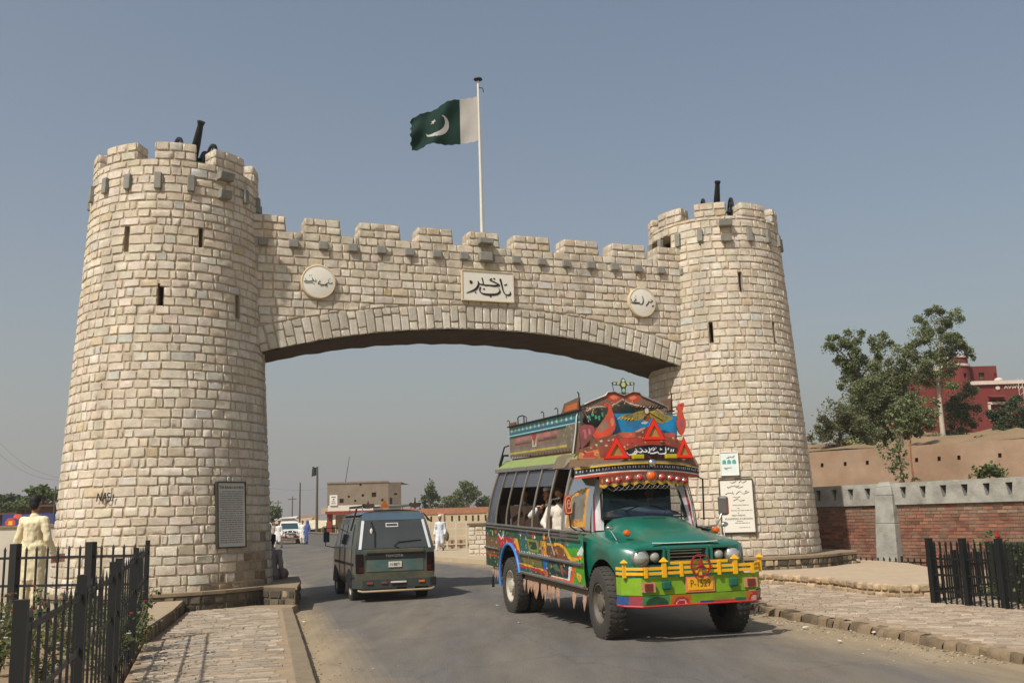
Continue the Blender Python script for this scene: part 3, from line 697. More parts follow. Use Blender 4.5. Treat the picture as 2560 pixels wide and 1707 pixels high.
def slab(name, poly, z, m, parent=None, zb=-.05):
    n = len(poly); b = B().add([(x, y, zb) for x, y in poly]+[(x, y, z) for x, y in poly], [(i, (i+1) % n, n+(i+1) % n, n+i) for i in range(n)]+[tuple(range(n, 2*n))])
    o = b.obj(name, m, parent)
    if parent is None: o['kind'] = 'structure'
    return o
M_path = mat('paving_bed', srgb(150, 130, 104), var=.2, scale=5, bump=.4, bscale=50, rough=1)
M_paver = mat('paving_stone', attr=True, var=.2, scale=14, bump=.4, bscale=60, rough=.95, col2=srgb(150, 130, 104), c2scale=1.1, c2amt=.55)
M_conc = mat('rough_concrete', srgb(128, 114, 92), var=.25, scale=4, bump=.4, bscale=45, rough=.95)
def pave(parent, poly, z, ang, lx, ly, near, top=300, cols=((168, 154, 134), (182, 168, 148), (156, 142, 122), (170, 152, 132), (152, 144, 130))):
    c, s = math.cos(ang), math.sin(ang); loc = lambda x, y: (x*c+y*s, -x*s+y*c); P = [loc(*q) for q in poly]
    x0, x1 = min(p[0] for p in P), max(p[0] for p in P); y0, y1 = min(p[1] for p in P), max(p[1] for p in P)
    items = []; y = y0; r = 0
    while y < y1:
        h = ly*rnd.uniform(.85, 1.12); x = x0-rnd.uniform(0, lx)
        while x < x1:
            l = lx*rnd.uniform(.6, 1.35)
            if inpoly(x+l/2, y+h/2, P) and inpoly(x+.02, y+h/2, P) and inpoly(x+l-.02, y+h/2, P):
                g = .008; zz = z+.012+rnd.uniform(-.005, .007); e = .008
                j = lambda: rnd.uniform(-.006, .006)
                lo = [(x+g, y+g), (x+l-g, y+g), (x+l-g, y+h-g), (x+g, y+h-g)]; hi = [(x+g+e+j(), y+g+e+j()), (x+l-g-e+j(), y+g+e+j()), (x+l-g-e+j(), y+h-g-e+j()), (x+g+e+j(), y+h-g-e+j())]
                W = lambda q, zq: (q[0]*c-q[1]*s, q[0]*s+q[1]*c, zq)
                v = [W(q, z-.02) for q in lo]+[W(q, zz+rnd.uniform(-.002, .002)) for q in hi]
                cx, cy = v[4][0], v[4][1]; k = rnd.uniform(.88, 1.1)
                items.append(((cx-near[0])**2+(cy-near[1])**2, v, srgb(*(vec(*rnd.choice(cols))*k))))
            x += l
        y += h; r += 1
    items.sort(key=lambda q: q[0]); F = [(4, 5, 6, 7), (0, 1, 5, 4), (1, 2, 6, 5), (2, 3, 7, 6), (3, 0, 4, 7)]
    for d, v, cc in items[:top]: B().add(v, F, cc).obj('paving_stone', M_paver, parent)
    b = B()
    for d, v, cc in items[top:]: b.add(v, F, cc)
    if len(items) > top: b.obj('paving_stones', M_paver, parent)['kind'] = 'stuff'
# left footpath
lp = [(-.2, 2.6), (-2.02, 9.8), (-2.68, 12.4), (-4.16, 18.15), (-4.2, 18.9), (-6.2, 18.9), (-5.55, 15.9), (-5.02, 13.4), (-3.5, 8.6), (-1.6, 2.6)]
pl = slab('left_pavement', lp, .13, M_path)
pave(pl, [(-.65, 2.6), (-2.25, 9.8), (-2.9, 12.4), (-4.36, 18.1), (-6.1, 18.5), (-5.5, 15.8), (-5.0, 13.4), (-3.5, 8.6), (-2.0, 2.6)], .13, R_(14), .24, .11, (-3.2, 9.2))
# edging strip along the road
es = [(-.2, 2.6), (-2.02, 9.8), (-2.68, 12.4), (-4.16, 18.15)]
for i in range(3):
    a, b = vec(*es[i]), vec(*es[i+1]); l = np.linalg.norm(b-a); n = max(1, int(l/.62))
    for k in range(n):
        p, q = lerp(a, b, (k+.012)/n), lerp(a, b, (k+.988)/n); t = (q-p)/np.linalg.norm(q-p); nn = vec(t[1], -t[0]); z = .135+rnd.uniform(-.006, .01)
        B().hexa([(*(p+nn*.03), -.02), (*(q+nn*.03), -.02), (*(q-nn*.17), -.02), (*(p-nn*.17), -.02), (*(p+nn*.025), z), (*(q+nn*.02), z), (*(q-nn*.17), z), (*(p-nn*.17), z)]).obj('kerb_stone', M_conc, pl, bevel=.012)
# raised terrace and flower bed left of the fence
terr = slab('terrace', [(-5.0, 13.42), (-5.55, 15.95), (-6.3, 18.9), (-9.5, 21.5), (-24, 21.5), (-24, 13.42)], .33, mat('terrace_top', srgb(160, 142, 116), var=.2, scale=4, bump=.3, rough=1))
M_rubble = mat('kerb_rubble', attr=True, var=.25, scale=9, bump=.6, bscale=30, rough=1)
S = Stones()
for a, b in (((-24, 13.42), (-5.0, 13.42)), ((-5.0, 13.42), (-5.55, 15.95)), ((-5.55, 15.95), (-6.3, 18.9))):
    a, b = vec(*a), vec(*b); l = np.linalg.norm(b-a); t = (b-a)/l; nn = vec(t[1], -t[0])
    for q0, q1 in split_run(0, l, .24, .05, .12):
        P = lambda fu, fv, d: tuple(a+t*lerp(q0+.006, q1-.006, fu)+nn*d)+(lerp(.1, .325, fv),)
        S.put(P, q1-q0, .2, -abs(a[0]+t[0]*q0+5), srgb(*(vec(118, 102, 80)*rnd.uniform(.75, 1.15))), proud=.03)
S.build(terr, 'kerb_stone', M_rubble, top=40, rest='kerb_stones')
bed = slab('flower_bed', [(-1.7, 2.6), (-3.58, 8.6), (-5.06, 13.40), (-24, 13.40), (-24, 2.6)], .12, mat('bed_soil', srgb(140, 118, 90), var=.3, scale=6, bump=.6, bscale=25, rough=1))

# right side ground and pavement
rk = [(9.1, -5), (6.6, 4), (5.18, 10.4), (4.90, 11.6), (4.60, 13.1), (4.10, 14.9), (3.80, 17.2), (3.35, 19.5), (3.05, 21.5), (2.2, 25), (1.45, 28.4)]
rp = slab('right_pavement', rk+[(4.5, 33), (30, 10), (30, -5)], .105, M_path)
pave(rp, [(6.75, 4), (5.33, 10.4), (5.05, 11.6), (4.75, 13.1), (4.25, 14.9), (3.95, 17.2), (3.5, 19.5), (3.2, 21.5), (2.9, 23), (4.2, 22.5), (6.0, 19.5), (6.3, 17.0), (7.5, 17.4), (9.5, 15), (9.8, 8), (9, 4)], .105, R_(-22), .25, .12, (5.6, 11.0), cols=((166, 150, 130), (178, 162, 142), (154, 138, 118), (162, 144, 126)))
S = Stones()
for i in range(len(rk)-1):
    a, b = vec(*rk[i]), vec(*rk[i+1]); l = np.linalg.norm(b-a); t = (b-a)/l; nn = vec(-t[1], t[0])
    for q0, q1 in split_run(0, l, .21, .06, .10):
        p, q = a+t*(q0+.004), a+t*(q1-.004); zt = .115+rnd.uniform(-.02, .012); dd = rnd.uniform(-.03, .03); o0, o1 = dd+rnd.uniform(-.015, .015), dd+rnd.uniform(-.015, .015); col = srgb(*(vec(118, 102, 80)*rnd.uniform(.7, 1.15)))
        us_ = (0, .07, .5, .93, 1); vv = []; ff = []
        prof_ = [(.055, -.03), (.045, .04), (.03, zt-.025), (.008, zt), (-.07, zt+rnd.uniform(-.008, .01)), (-.16, zt-.004)]
        for off_, zz in prof_:
            for fu in us_:
                sh_ = -.022 if fu in (0, 1) else rnd.uniform(-.012, .012); c0 = lerp(p, q, fu)+nn*(off_+lerp(o0, o1, fu)+(sh_ if off_ > 0 else 0)); vv.append((c0[0], c0[1], zz+(rnd.uniform(-.01, .008) if 0 < zz else 0)-(.012 if fu in (0, 1) and zz > .1 else 0)))
        for r_ in range(len(prof_)-1):
            for k_ in range(4): ff.append((r_*5+k_, r_*5+k_+1, (r_+1)*5+k_+1, (r_+1)*5+k_))
        S.items.append((-abs(p[1]-11), vv, ff, col))
S.build(rp, 'kerb_stone', M_rubble, top=120, rest='kerb_stones')
# rounded stone-edged platform in front of the right tower
pf = [(4.7, 21.6), (5.35, 20.9), (6.02, 19.1), (6.18, 17.7), (6.5, 17.0), (7.0, 17.0), (7.5, 17.7), (8.2, 19.4), (8.9, 21.2), (9.2, 23.5), (8.8, 26), (4.6, 26)]
pfm = slab('stone_platform', pf, .30, mat('platform_top', srgb(176, 156, 130), var=.18, scale=5, bump=.35, bscale=40, rough=1))
S = Stones()
for i in range(len(pf)-3):
    a, b = vec(*pf[i]), vec(*pf[i+1]); l = np.linalg.norm(b-a); t = (b-a)/l; nn = vec(t[1], -t[0])
    for r0, r1 in ((.07, .185), (.19, .315)):
        for q0, q1 in split_run(0, l, .19, .05, .09):
            P = lambda fu, fv, d: tuple(a+t*lerp(q0+.006, q1-.006, fu)+nn*(d+.02))+(lerp(r0, r1, fv),)
            S.put(P, q1-q0, .1, -a[1], srgb(*(vec(182, 158, 126)*rnd.uniform(.8, 1.1))), proud=.03)
S.build(pfm, 'edging_stone', M_rubble, top=110, rest='edging_stones')
# grit and litter along the kerbs
b = B()
for k in range(420):
    t = rnd.random(); i = rnd.randrange(3, 7); a, c2 = vec(*rk[i-1]), vec(*rk[i]); p = lerp(a, c2, t)-vec(rnd.expovariate(2.2)+.03, 0); s = rnd.uniform(.006, .022)
    b.ell((p[0], p[1], .012), (s, s*rnd.uniform(.6, 1), s*.6), 5, 3, srgb(*(vec(170, 150, 122)*rnd.uniform(.6, 1.15))))
for k in range(160):
    t = rnd.random(); i = rnd.randrange(1, 4); a, c2 = vec(*LE[i]), vec(*LE[i+1]); p = lerp(a, c2, t)+vec(rnd.expovariate(2.8)+.05, 0); s = rnd.uniform(.006, .016)
    b.ell((p[0], p[1], .012), (s, s, s*.6), 5, 3, srgb(*(vec(170, 150, 122)*rnd.uniform(.6, 1.15))))
tag(b.obj('gravel', M_rubble, smooth=60), kind='stuff')
b = B()
for px, py in ((2210, 1570), (2100, 1610), (2015, 1575), (1950, 1565), (2270, 1590), (2190, 1588), (2320, 1598), (1300, 1563), (1242, 1518), (740, 1660), (760, 1560), (1985, 1540), (2530, 1640)):
    d = at(px, py, 10); k = EYE/(EYE-d[2]); x, y = d[0]*k, 10*k; a = rnd.uniform(0, 3); w_, h_ = rnd.uniform(.03, .06), rnd.uniform(.015, .03); c, s = math.cos(a), math.sin(a)
    q = [(-w_, -h_, .02), (w_, -h_*.6, .028), (w_*.8, h_, .02), (0, h_*1.2, .034), (-w_*.9, h_, .024)]
    b.add([(x+u*c-v*s, y+u*s+v*c, z+.022) for u, v, z in q], [(0, 1, 2, 3, 4)], srgb(214, 206, 192))
tag(b.obj('litter', M_rubble), kind='stuff')

# ---- iron fences
M_fence = mat('black_fence_paint', srgb(22, 25, 25), var=.25, scale=12, rough=.5, spec=.5)
M_tip = mat('red_tip_paint', srgb(150, 34, 36), var=.2, rough=.6)
def shared(name, me_name, me, parent, mw):
    o = bpy.data.objects.new(name, me); COL.objects.link(o); o.parent = parent; o.matrix_local = mw; return o
def fence(label, pts, h, step, posts, name='iron_fence', rails=(.22, .62, .9), group=None, pw=.085, tips=True, bw=.022):
    o0 = pts[0]; t = thing(name, label, 'fence', o0, 0, group)
    bar = B(); hb = h*.985
    bar.box(-bw/2, bw/2, -bw/2, bw/2, 0, hb-.06); bar.add([(-bw*.9, -bw*.5, hb-.06), (bw*.9, -bw*.5, hb-.06), (bw*.9, bw*.5, hb-.06), (-bw*.9, bw*.5, hb-.06), (0, 0, hb)], [(0, 1, 4), (1, 2, 4), (2, 3, 4), (3, 0, 4), (3, 2, 1, 0)])
    mb = bar.mesh('fence_bar'); mb.materials.append(M_fence)
    po = B().box(-pw/2, pw/2, -pw/2, pw/2, 0, h+.02).mesh('fence_post'); po.materials.append(M_fence)
    ti = B().add([(-.03, -.03, 0), (.03, -.03, 0), (.03, .03, 0), (-.03, .03, 0), (0, 0, .10), (-.018, -.018, -.02), (.018, -.018, -.02), (.018, .018, -.02), (-.018, .018, -.02)], [(0, 1, 4), (1, 2, 4), (2, 3, 4), (3, 0, 4), (0, 3, 2, 1), (5, 6, 1, 0), (6, 7, 2, 1), (7, 8, 3, 2), (8, 5, 0, 3)]).mesh('post_tip'); ti.materials.append(M_tip)
    for i in range(len(pts)-1):
        a, b = vec(*pts[i])-vec(*o0), vec(*pts[i+1])-vec(*o0); l = np.linalg.norm(b-a); n = int(l/step); ang = math.atan2(b[1]-a[1], b[0]-a[0])
        rot = Matrix.Rotation(ang, 4, 'Z')
        for k in range(n+1):
            p = lerp(a, b, k/n)
            if k % posts == 0:
                q = shared('post', 'post', po, t, Matrix.Translation(p) @ rot)
                if tips is True or (tips == 2 and i == 0 and k == posts*(2 if o0[0] > 0 else 1)): shared('post_tip', 'tip', ti, q, Matrix.Translation((0, 0, h+.045)))
            else: shared('bar', 'bar', mb, t, Matrix.Translation(p) @ Matrix.Rotation(rnd.uniform(-.012, .012), 4, 'X') @ rot)
        for r in rails:
            B().beam(a+vec(0, 0, h*r), b+vec(0, 0, h*r), .012, .035).obj('rail', M_fence, t)
    return t
fence('black iron fence beside the left footpath, running toward the viewer', [(-5.05, 13.46, .25), (-3.52, 8.6, .14), (-2.2, 4.4, .13)], 1.20, .27, 8, tips=False, bw=.016, pw=.058)
fence('black iron fence in front of the man in the yellow tunic', [(-9.4, 14.35, .33), (-5.09, 13.52, .33)], 1.12, .168, 7, rails=(.16, .5, .84), pw=.11, tips=2)
fence('taller black iron fence with one red tip beside the right pavement', [(6.58, 15.85, .1), (7.35, 14.2, .1), (8.4, 11.9, .1)], 1.0, .105, 6, rails=(.2, .45, .7), tips=2)
fence('lower black iron fence running behind the taller one by the right pavement', [(6.66, 16.05, .1), (9.6, 17.9, .1)], .78, .12, 5, rails=(.25, .7), pw=.07, tips=False)
fence('row of short black spikes at the foot of the brick wall', [(7.6, 26.6, .14), (9.9, 23.7, .14)], .26, .16, 9, name='spike_fence', rails=(.5,), pw=.04, tips=False, bw=.03)

# ---- brick boundary wall with pierced concrete parapet
BW0, BWD = vec(8.22, 26.73), vec(.613, -.790); BWN = vec(-.790, -.613)
bw = thing('brick_wall', 'red brick boundary wall with pierced grey concrete parapet right of the gateway', 'wall', (BW0[0], BW0[1], 0))
def bwp(t, z, d): p = BWD*t+BWN*d; return (p[0], p[1], z)
M_brick = mat('red_brick', attr=True, var=.2, scale=10, bump=.4, bscale=40, rough=.95, col2=srgb(128, 108, 90), c2scale=1.6, c2amt=.75)
M_bmort = mat('brick_mortar', srgb(138, 116, 94), var=.2, scale=8, bump=.4, rough=1)
M_pcon = mat('weathered_concrete', srgb(158, 156, 146), var=.22, scale=3.5, bump=.5, bscale=22, rough=.95, col2=srgb(96, 92, 84), c2scale=2.6, c2amt=.5)
T0, T1 = -6., 9.
b = B(); b.hexa([bwp(T0, -.1, -.01), bwp(T1, -.1, -.01), bwp(T1, -.1, -.3), bwp(T0, -.1, -.3), bwp(T0, 1.66, -.01), bwp(T1, 1.66, -.01), bwp(T1, 1.66, -.3), bwp(T0, 1.66, -.3)]); b.obj('wall_core', M_bmort, bw)
S = Stones(); z = .1; k = 0
F5 = [(0, 1, 5, 4), (1, 2, 6, 5), (3, 0, 4, 7), (4, 5, 6, 7), (0, 3, 2, 1)]
while z < 1.6:
    t = -1.2-(k % 2)*.115
    while t < T1:
        l = .235*rnd.uniform(.92, 1.05); h = .068; d = rnd.uniform(-.002, .012)
        g = rnd.uniform(.75, 1.15); c = srgb(*(vec(130, 90, 72)*g+vec(rnd.uniform(-8, 14), 0, 0)))
        if z > 1.35 and rnd.random() < .6: c = srgb(*(vec(132, 112, 92)*g))
        p = [bwp(t+.006, z, -.02), bwp(t+l-.006, z, -.02), bwp(t+l-.006, z, d), bwp(t+.006, z, d), bwp(t+.006, z+h, -.02), bwp(t+l-.006, z+h, -.02), bwp(t+l-.006, z+h, d), bwp(t+.006, z+h, d)]
        S.box(p, -abs(t-3.4)+(-50 if z < .3 else 0), c); t += l
    z += .082; k += 1
S.build(bw, 'brick', M_brick, top=300, rest='bricks', smooth=None)
slots = [-5.2+.56*i for i in range(9)]+[.05, .55, 1.05, 1.55]+[2.55+.53*i for i in range(12)]
b = B(); zt = 2.19
edges = [T0]+[q for s in slots for q in (s, )]+[T1]
prev = T0
for s in slots+[T1+.05]:
    s0, s1 = (s-.085, s+.085) if s < T1 else (T1, T1); n0, n1 = (s-.03, s+.045) if s < T1 else (T1, T1)
    pb, pt = prev if isinstance(prev, tuple) else (T0, T0)
    b.hexa([bwp(pb, 1.82, .07), bwp(n0, 1.82, .07), bwp(n0, 1.82, -.25), bwp(pb, 1.82, -.25), bwp(pt, 2.10, .07), bwp(s0, 2.10, .07), bwp(s0, 2.10, -.25), bwp(pt, 2.10, -.25)])
    prev = (n1, s1)
b.hexa([bwp(T0, 1.66, .07), bwp(T1, 1.66, .07), bwp(T1, 1.66, -.25), bwp(T0, 1.66, -.25), bwp(T0, 1.82, .07), bwp(T1, 1.82, .07), bwp(T1, 1.82, -.25), bwp(T0, 1.82, -.25)])
b.hexa([bwp(T0, 2.10, .07), bwp(T1, 2.10, .07), bwp(T1, 2.10, -.25), bwp(T0, 2.10, -.25), bwp(T0, zt, .06), bwp(T1, zt+.03, .06), bwp(T1, zt+.03, -.25), bwp(T0, zt, -.25)])
b.box(0, 0, 0, 0, 0, 0) if False else None
pc = b.obj('parapet', M_pcon, bw)
b = B().hexa([bwp(T0, 1.7, -.252), bwp(T1, 1.7, -.252), bwp(T1, 1.7, -.30), bwp(T0, 1.7, -.30), bwp(T0, 2.15, -.252), bwp(T1, 2.15, -.252), bwp(T1, 2.15, -.30), bwp(T0, 2.15, -.30)]); b.obj('parapet_back', M_pcon, bw)
for t in (-4.3, 2.05):
    pb = B(); sec = [(.0, .28), (.16, .25), (.22, .12)]
    for z0, z1, w0, w1, d0, d1 in ((0, 1.2, .30, .27, .30, .22), (1.2, 1.9, .27, .24, .22, .17), (1.9, 2.12, .24, .21, .17, .14), (2.12, 2.24, .21, .14, .14, .09)):
        pb.hexa([bwp(t-w0, z0, d0), bwp(t+w0, z0, d0), bwp(t+w0, z0, -.2), bwp(t-w0, z0, -.2), bwp(t-w1, z1, d1), bwp(t+w1, z1, d1), bwp(t+w1, z1, -.2), bwp(t-w1, z1, -.2)])
    pb.obj('pilaster', M_pcon, bw, bevel=.02)
# ================================================================= the decorated bus
bus = thing('painted_bus', 'green decorated bus with yellow railing, red triangles and a carved crown over the cab', 'bus', (2.02, 13.55, 0), R_(197))
M_green = mat('green_bus_paint', srgb(14, 102, 84), var=.16, scale=3, rough=.34, coat=.5, spec=.5, col2=srgb(70, 84, 68), c2scale=2.2, c2amt=.4)
M_chrome = mat('dull_chrome', srgb(176, 170, 160), var=.15, scale=5, rough=.28, metal=.85)
M_bright = mat('bright_chrome', srgb(214, 212, 206), var=.06, rough=.12, metal=1)
M_dark = mat('dark_interior', srgb(26, 26, 26), var=.2, rough=.9)
M_rubber = mat('tyre_rubber', srgb(62, 58, 52), var=.2, scale=12, rough=.9, bump=.3, bscale=60)
M_paint = mat('painted_panel', attr=True, var=.22, scale=16, rough=.45, spec=.4, col2=srgb(88, 78, 62), c2scale=4, c2amt=.5)
M_glass = mat('window_glass', srgb(20, 26, 26), var=0, rough=.06, spec=.6, alpha=.55)
M_metal = mat('grey_sheet_metal', srgb(120, 116, 106), var=.2, scale=6, rough=.5, metal=.5)
M_lime = mat('lime_paint', srgb(122, 160, 34), var=.2, scale=5, rough=.45)
M_yel = mat('yellow_paint', srgb(226, 168, 24), var=.12, scale=8, rough=.5)
M_red = mat('reflector_red', srgb(226, 52, 24), var=.1, rough=.35)
M_amber = mat('amber_lens', srgb(200, 92, 30), var=.1, rough=.25)
M_lens = mat('lamp_lens', srgb(206, 204, 196), var=.05, rough=.08, metal=.7)
sh = lambda x, y, z: (x, y, z-.027*min(y, 0)-.027*max(y, 0)*.4)
def bo(b, name, m, parent=bus, **k): return b.obj(name, m, parent, xf=sh, **k)
def paint_fn(base, polys):
    P = [(srgb(*c), p, min(q[0] for q in p), max(q[0] for q in p), min(q[1] for q in p), max(q[1] for q in p)) for c, p in polys]
    base = srgb(*base)
    def f(u, v):
        c = base
        for cc, p, a, b, d, e in P:
            if a <= u <= b and d <= v <= e and inpoly(u, v, p): c = cc
        return c
    return f
def ngon(cx, cy, rx, ry=None, n=14, a0=0): return [(cx+rx*math.cos(a0+2*math.pi*k/n), cy+(ry or rx)*math.sin(a0+2*math.pi*k/n)) for k in range(n)]
# --- wheels
def wheel(parent, x, y, r, wd, face, rimr, dual=False, hubc=None, z=None, name='wheel', rim_m=None, yaw=0, n=36):
    z = r if z is None else z
    wh = bpy.data.objects.new(name, None); COL.objects.link(wh); wh.parent = parent; wh.location = (x, y, z); wh.rotation_euler = (0, 0, yaw)
    s = face; w2 = wd/2
    t = B().lathe([(rimr, -w2*.9), (r*.86, -w2), (r*.95, -w2*.88), (r, -w2*.6), (r, w2*.6), (r*.95, w2*.88), (r*.86, w2), (rimr+.01, w2*.92), (rimr, w2*.75)], (0, 0, 0), (s, 0, 0), n)
    t.obj('tyre', M_rubber, wh, smooth=35)
    tr = B()
    for k in range(n):
        a = 2*math.pi*(k+.5)/n
        for e in (-1, 1):
            p0 = vec(e*w2*.15, math.cos(a)*r, math.sin(a)*r); p1 = vec(e*w2*.86, math.cos(a+.05)*r*.972, math.sin(a+.05)*r*.972); tr.beam(p0*1.004, p1*1.006, .035*r/.47, .016, upv=(0, math.cos(a), math.sin(a)))
    tr.obj('tread', M_rubber, wh)['kind'] = 'stuff'
    rm = B().lathe([(rimr, w2*.8), (rimr*.93, w2*.84), (rimr*.88, w2*.5), (rimr*.72, w2*.2), (rimr*.62, w2*.32), (rimr*.42, w2*.38), (rimr*.40, w2*.75), (rimr*.25, w2*.9), (0, w2*.92)], (0, 0, 0), (s, 0, 0), 28)
    ro = rm.obj('rim', rim_m or M_metal, wh, smooth=40)
    for k in range(8):
        a = 2*math.pi*k/8; B().lathe([(.018, 0), (.018, .03), (0, .035)], (s*w2*.38, math.cos(a)*rimr*.52, math.sin(a)*rimr*.52), (s, 0, 0), 6).obj('wheel_nut', M_chrome, ro)
    return wh
rim_w = mat('dirty_white_rim', srgb(178, 170, 152), var=.25, scale=7, rough=.6)
rim_d = mat('dark_steel_rim', srgb(96, 88, 76), var=.3, scale=8, rough=.6)
for sx in (1, -1):
    wheel(bus, sx*.90, 0, .475, .25, sx, .27, rim_m=rim_d, yaw=R_(-4))
    wheel(bus, sx*.93, -4.05, .475, .24, sx, .27, rim_m=rim_w)
    wheel(bus, sx*.66, -4.05, .475, .24, sx, .27, rim_m=rim_d)
ch = B().box(-.42, -.32, -5.4, .6, .5, .66).box(.32, .42, -5.4, .6, .5, .66); bo(ch, 'chassis', M_dark)
B().tube([(-.9, 0, .47), (.9, 0, .47)], .06, 8).obj('front_axle', M_dark, bus); B().tube([(-.9, -4.05, .47), (.9, -4.05, .47)], .09, 8).obj('rear_axle', M_dark, bus)
bo(B().box(-.55, .55, -.2, .62, .55, .95), 'engine', M_dark)
# --- lower body sides with wheel arches (paint laid on a fine grid)
side_polys = [((112, 84, 52), [(-5.6, 1.14), (-4.68, 1.14), (-4.66, .88), (-5.6, .83)]), ((168, 34, 56), [(-4.76, 1.18), (-3.78, 1.18), (-3.53, .97), (-3.89, .9), (-4.3, 1.0), (-4.66, .98)]),
    ((118, 42, 96), [(-3.84, .97), (-3.53, .96), (-3.47, .75), (-3.74, .68), (-3.81, .83)]), ((222, 150, 26), [(-3.78, 1.18), (-3.57, 1.19), (-3.42, .98), (-3.57, .99)]), ((30, 96, 88), [(-3.51, 1.2), (-2.37, 1.2), (-2.31, .99), (-3.4, .99)]),
    ((130, 130, 48), [(-3.04, 1.2), (-2.44, 1.19), (-2.42, 1.01), (-2.93, 1.02)]), ((40, 60, 50), [(-2.95, 1.16), (-2.55, 1.16), (-2.5, 1.05), (-2.85, 1.05)]), ((216, 130, 34), [(-2.34, 1.2), (-2.06, 1.2), (-2.04, .99), (-2.3, 1.0)]), ((112, 66, 36), [(-1.96, 1.17), (-1.36, 1.18), (-1.09, .96), (-1.94, .95)]),
    ((176, 120, 60), [(-1.8, 1.14), (-1.55, 1.1), (-1.5, 1.03), (-1.62, 1.05), (-1.7, 1.1)]), ((72, 152, 40), [(-1.2, 1.17), (-.3, 1.18), (-.3, .64), (-.95, .64), (-.9, .94), (-.96, .98)]), ((26, 120, 96), [(-1.3, 1.36), (-.3, 1.36), (-.3, 1.17), (-1.2, 1.15)]),
    ((230, 164, 26), [(-2.03, 1.18), (-1.4, 1.20), (-1.17, 1.15), (-.96, 1.02), (-.53, 1.05), (-.56, 1.01), (-.96, .97), (-1.09, 1.0), (-1.27, 1.13), (-1.43, 1.16), (-2.0, 1.15)]), ((196, 216, 206), [(-.51, 1.2), (-.45, 1.15), (-.52, 1.06), (-.74, 1.03), (-.7, 1.1)]), ((216, 80, 40), [(-.74, 1.05), (-.5, 1.08), (-.52, 1.05), (-.75, 1.02)]),
    ((116, 108, 50), [(-3.41, .93), (-2.32, .93), (-2.3, .78), (-3.25, .79)]), ((232, 190, 40), [(-3.6, .80), (-2.26, .77), (-2.26, .745), (-3.56, .77)]), ((196, 36, 44), [(-3.73, .79), (-3.5, .77), (-2.26, .745), (-2.23, .70), (-3.71, .73)]), ((34, 92, 168), [(-2.24, .93), (-2.02, .93), (-2.08, .71), (-2.23, .71)]), ((206, 96, 52), ngon(-2.15, .72, .1, .05)),
    ((26, 46, 50), [(-1.91, .93), (-1.03, .93), (-1.15, .72), (-1.93, .73)]), ((70, 110, 84), [(-1.8, .86), (-1.6, .9), (-1.45, .78), (-1.7, .8)]), ((140, 90, 50), [(-1.45, .9), (-1.35, .9), (-1.35, .75), (-1.42, .75)]), ((232, 230, 224), [(-1.06, .9), (-.94, .9), (-1.09, .68), (-1.9, .68), (-1.9, .71), (-1.15, .71)]), ((232, 88, 26), [(-.91, .9), (-.76, .9), (-.95, .655), (-1.98, .655), (-1.97, .69), (-1.08, .68)]),
    ((232, 186, 48), [(-.68, .69), (-.78, .77), (-.76, .82), (-.7, .82), (-.68, .80), (-.65, .82), (-.59, .81), (-.58, .77)]), ((232, 120, 40), ngon(-.68, .77, .045, .028)), ((206, 46, 36), [(-5.5, .845), (-4.7, .83), (-4.7, .805), (-5.5, .815)]), ((206, 60, 50), ngon(-4.55, 1.06, .06, .04)), ((220, 140, 60), ngon(-4.2, 1.08, .05, .05)), ((40, 96, 150), [(-3.5, 1.34), (-2.9, 1.34), (-3.0, 1.26), (-3.4, 1.26)]),
    ((190, 60, 50), ngon(-2.7, 1.27, .08, .05)), ((60, 110, 170), [(-1.7, 1.32), (-1.3, 1.33), (-1.35, 1.22), (-1.55, 1.26)]), ((226, 160, 60), ngon(-2.15, 1.27, .06, .05)), ((210, 70, 40), ngon(-4.9, 1.26, .05, .05)), ((210, 150, 60), ngon(-4.4, 1.27, .05, .04)), ((220, 222, 210), [(-4.75, 1.22), (-4.55, 1.12), (-4.35, 1.22), (-4.4, 1.23), (-4.55, 1.16), (-4.7, 1.23)])]
for k in range(18): side_polys.append(((226, 224, 214), ngon(-3.35+.085*k, .985, .02, .014, 6)))
for k in range(34): side_polys.append((rnd.choice([(220, 180, 60), (200, 60, 50), (60, 120, 170), (210, 210, 200), (60, 140, 70)]), ngon(-5.3+rnd.random()*4.9, 1.20+rnd.random()*.12, rnd.uniform(.015, .05), rnd.uniform(.012, .03), 7)))
for k in range(150):
    y_, z_, r_ = -5.5+rnd.random()*5.0, .66+rnd.random()*.55, rnd.uniform(.012, .034)
    c_ = rnd.choice([(220, 176, 70), (196, 60, 50), (70, 130, 170), (200, 200, 188), (70, 140, 80), (30, 50, 46), (150, 60, 90)])
    side_polys.append((c_, ngon(y_, z_, r_*1.3, r_*.8, 6, rnd.random()))); side_polys.append((rnd.choice([(30, 46, 40), (230, 200, 120), (160, 40, 40)]), ngon(y_, z_, r_*.6, r_*.4, 5)))
pf_ = paint_fn((30, 78, 58), side_polys)
def arch_ok(y, z): return (y+4.05)**2+(z-.47)**2 > .60**2
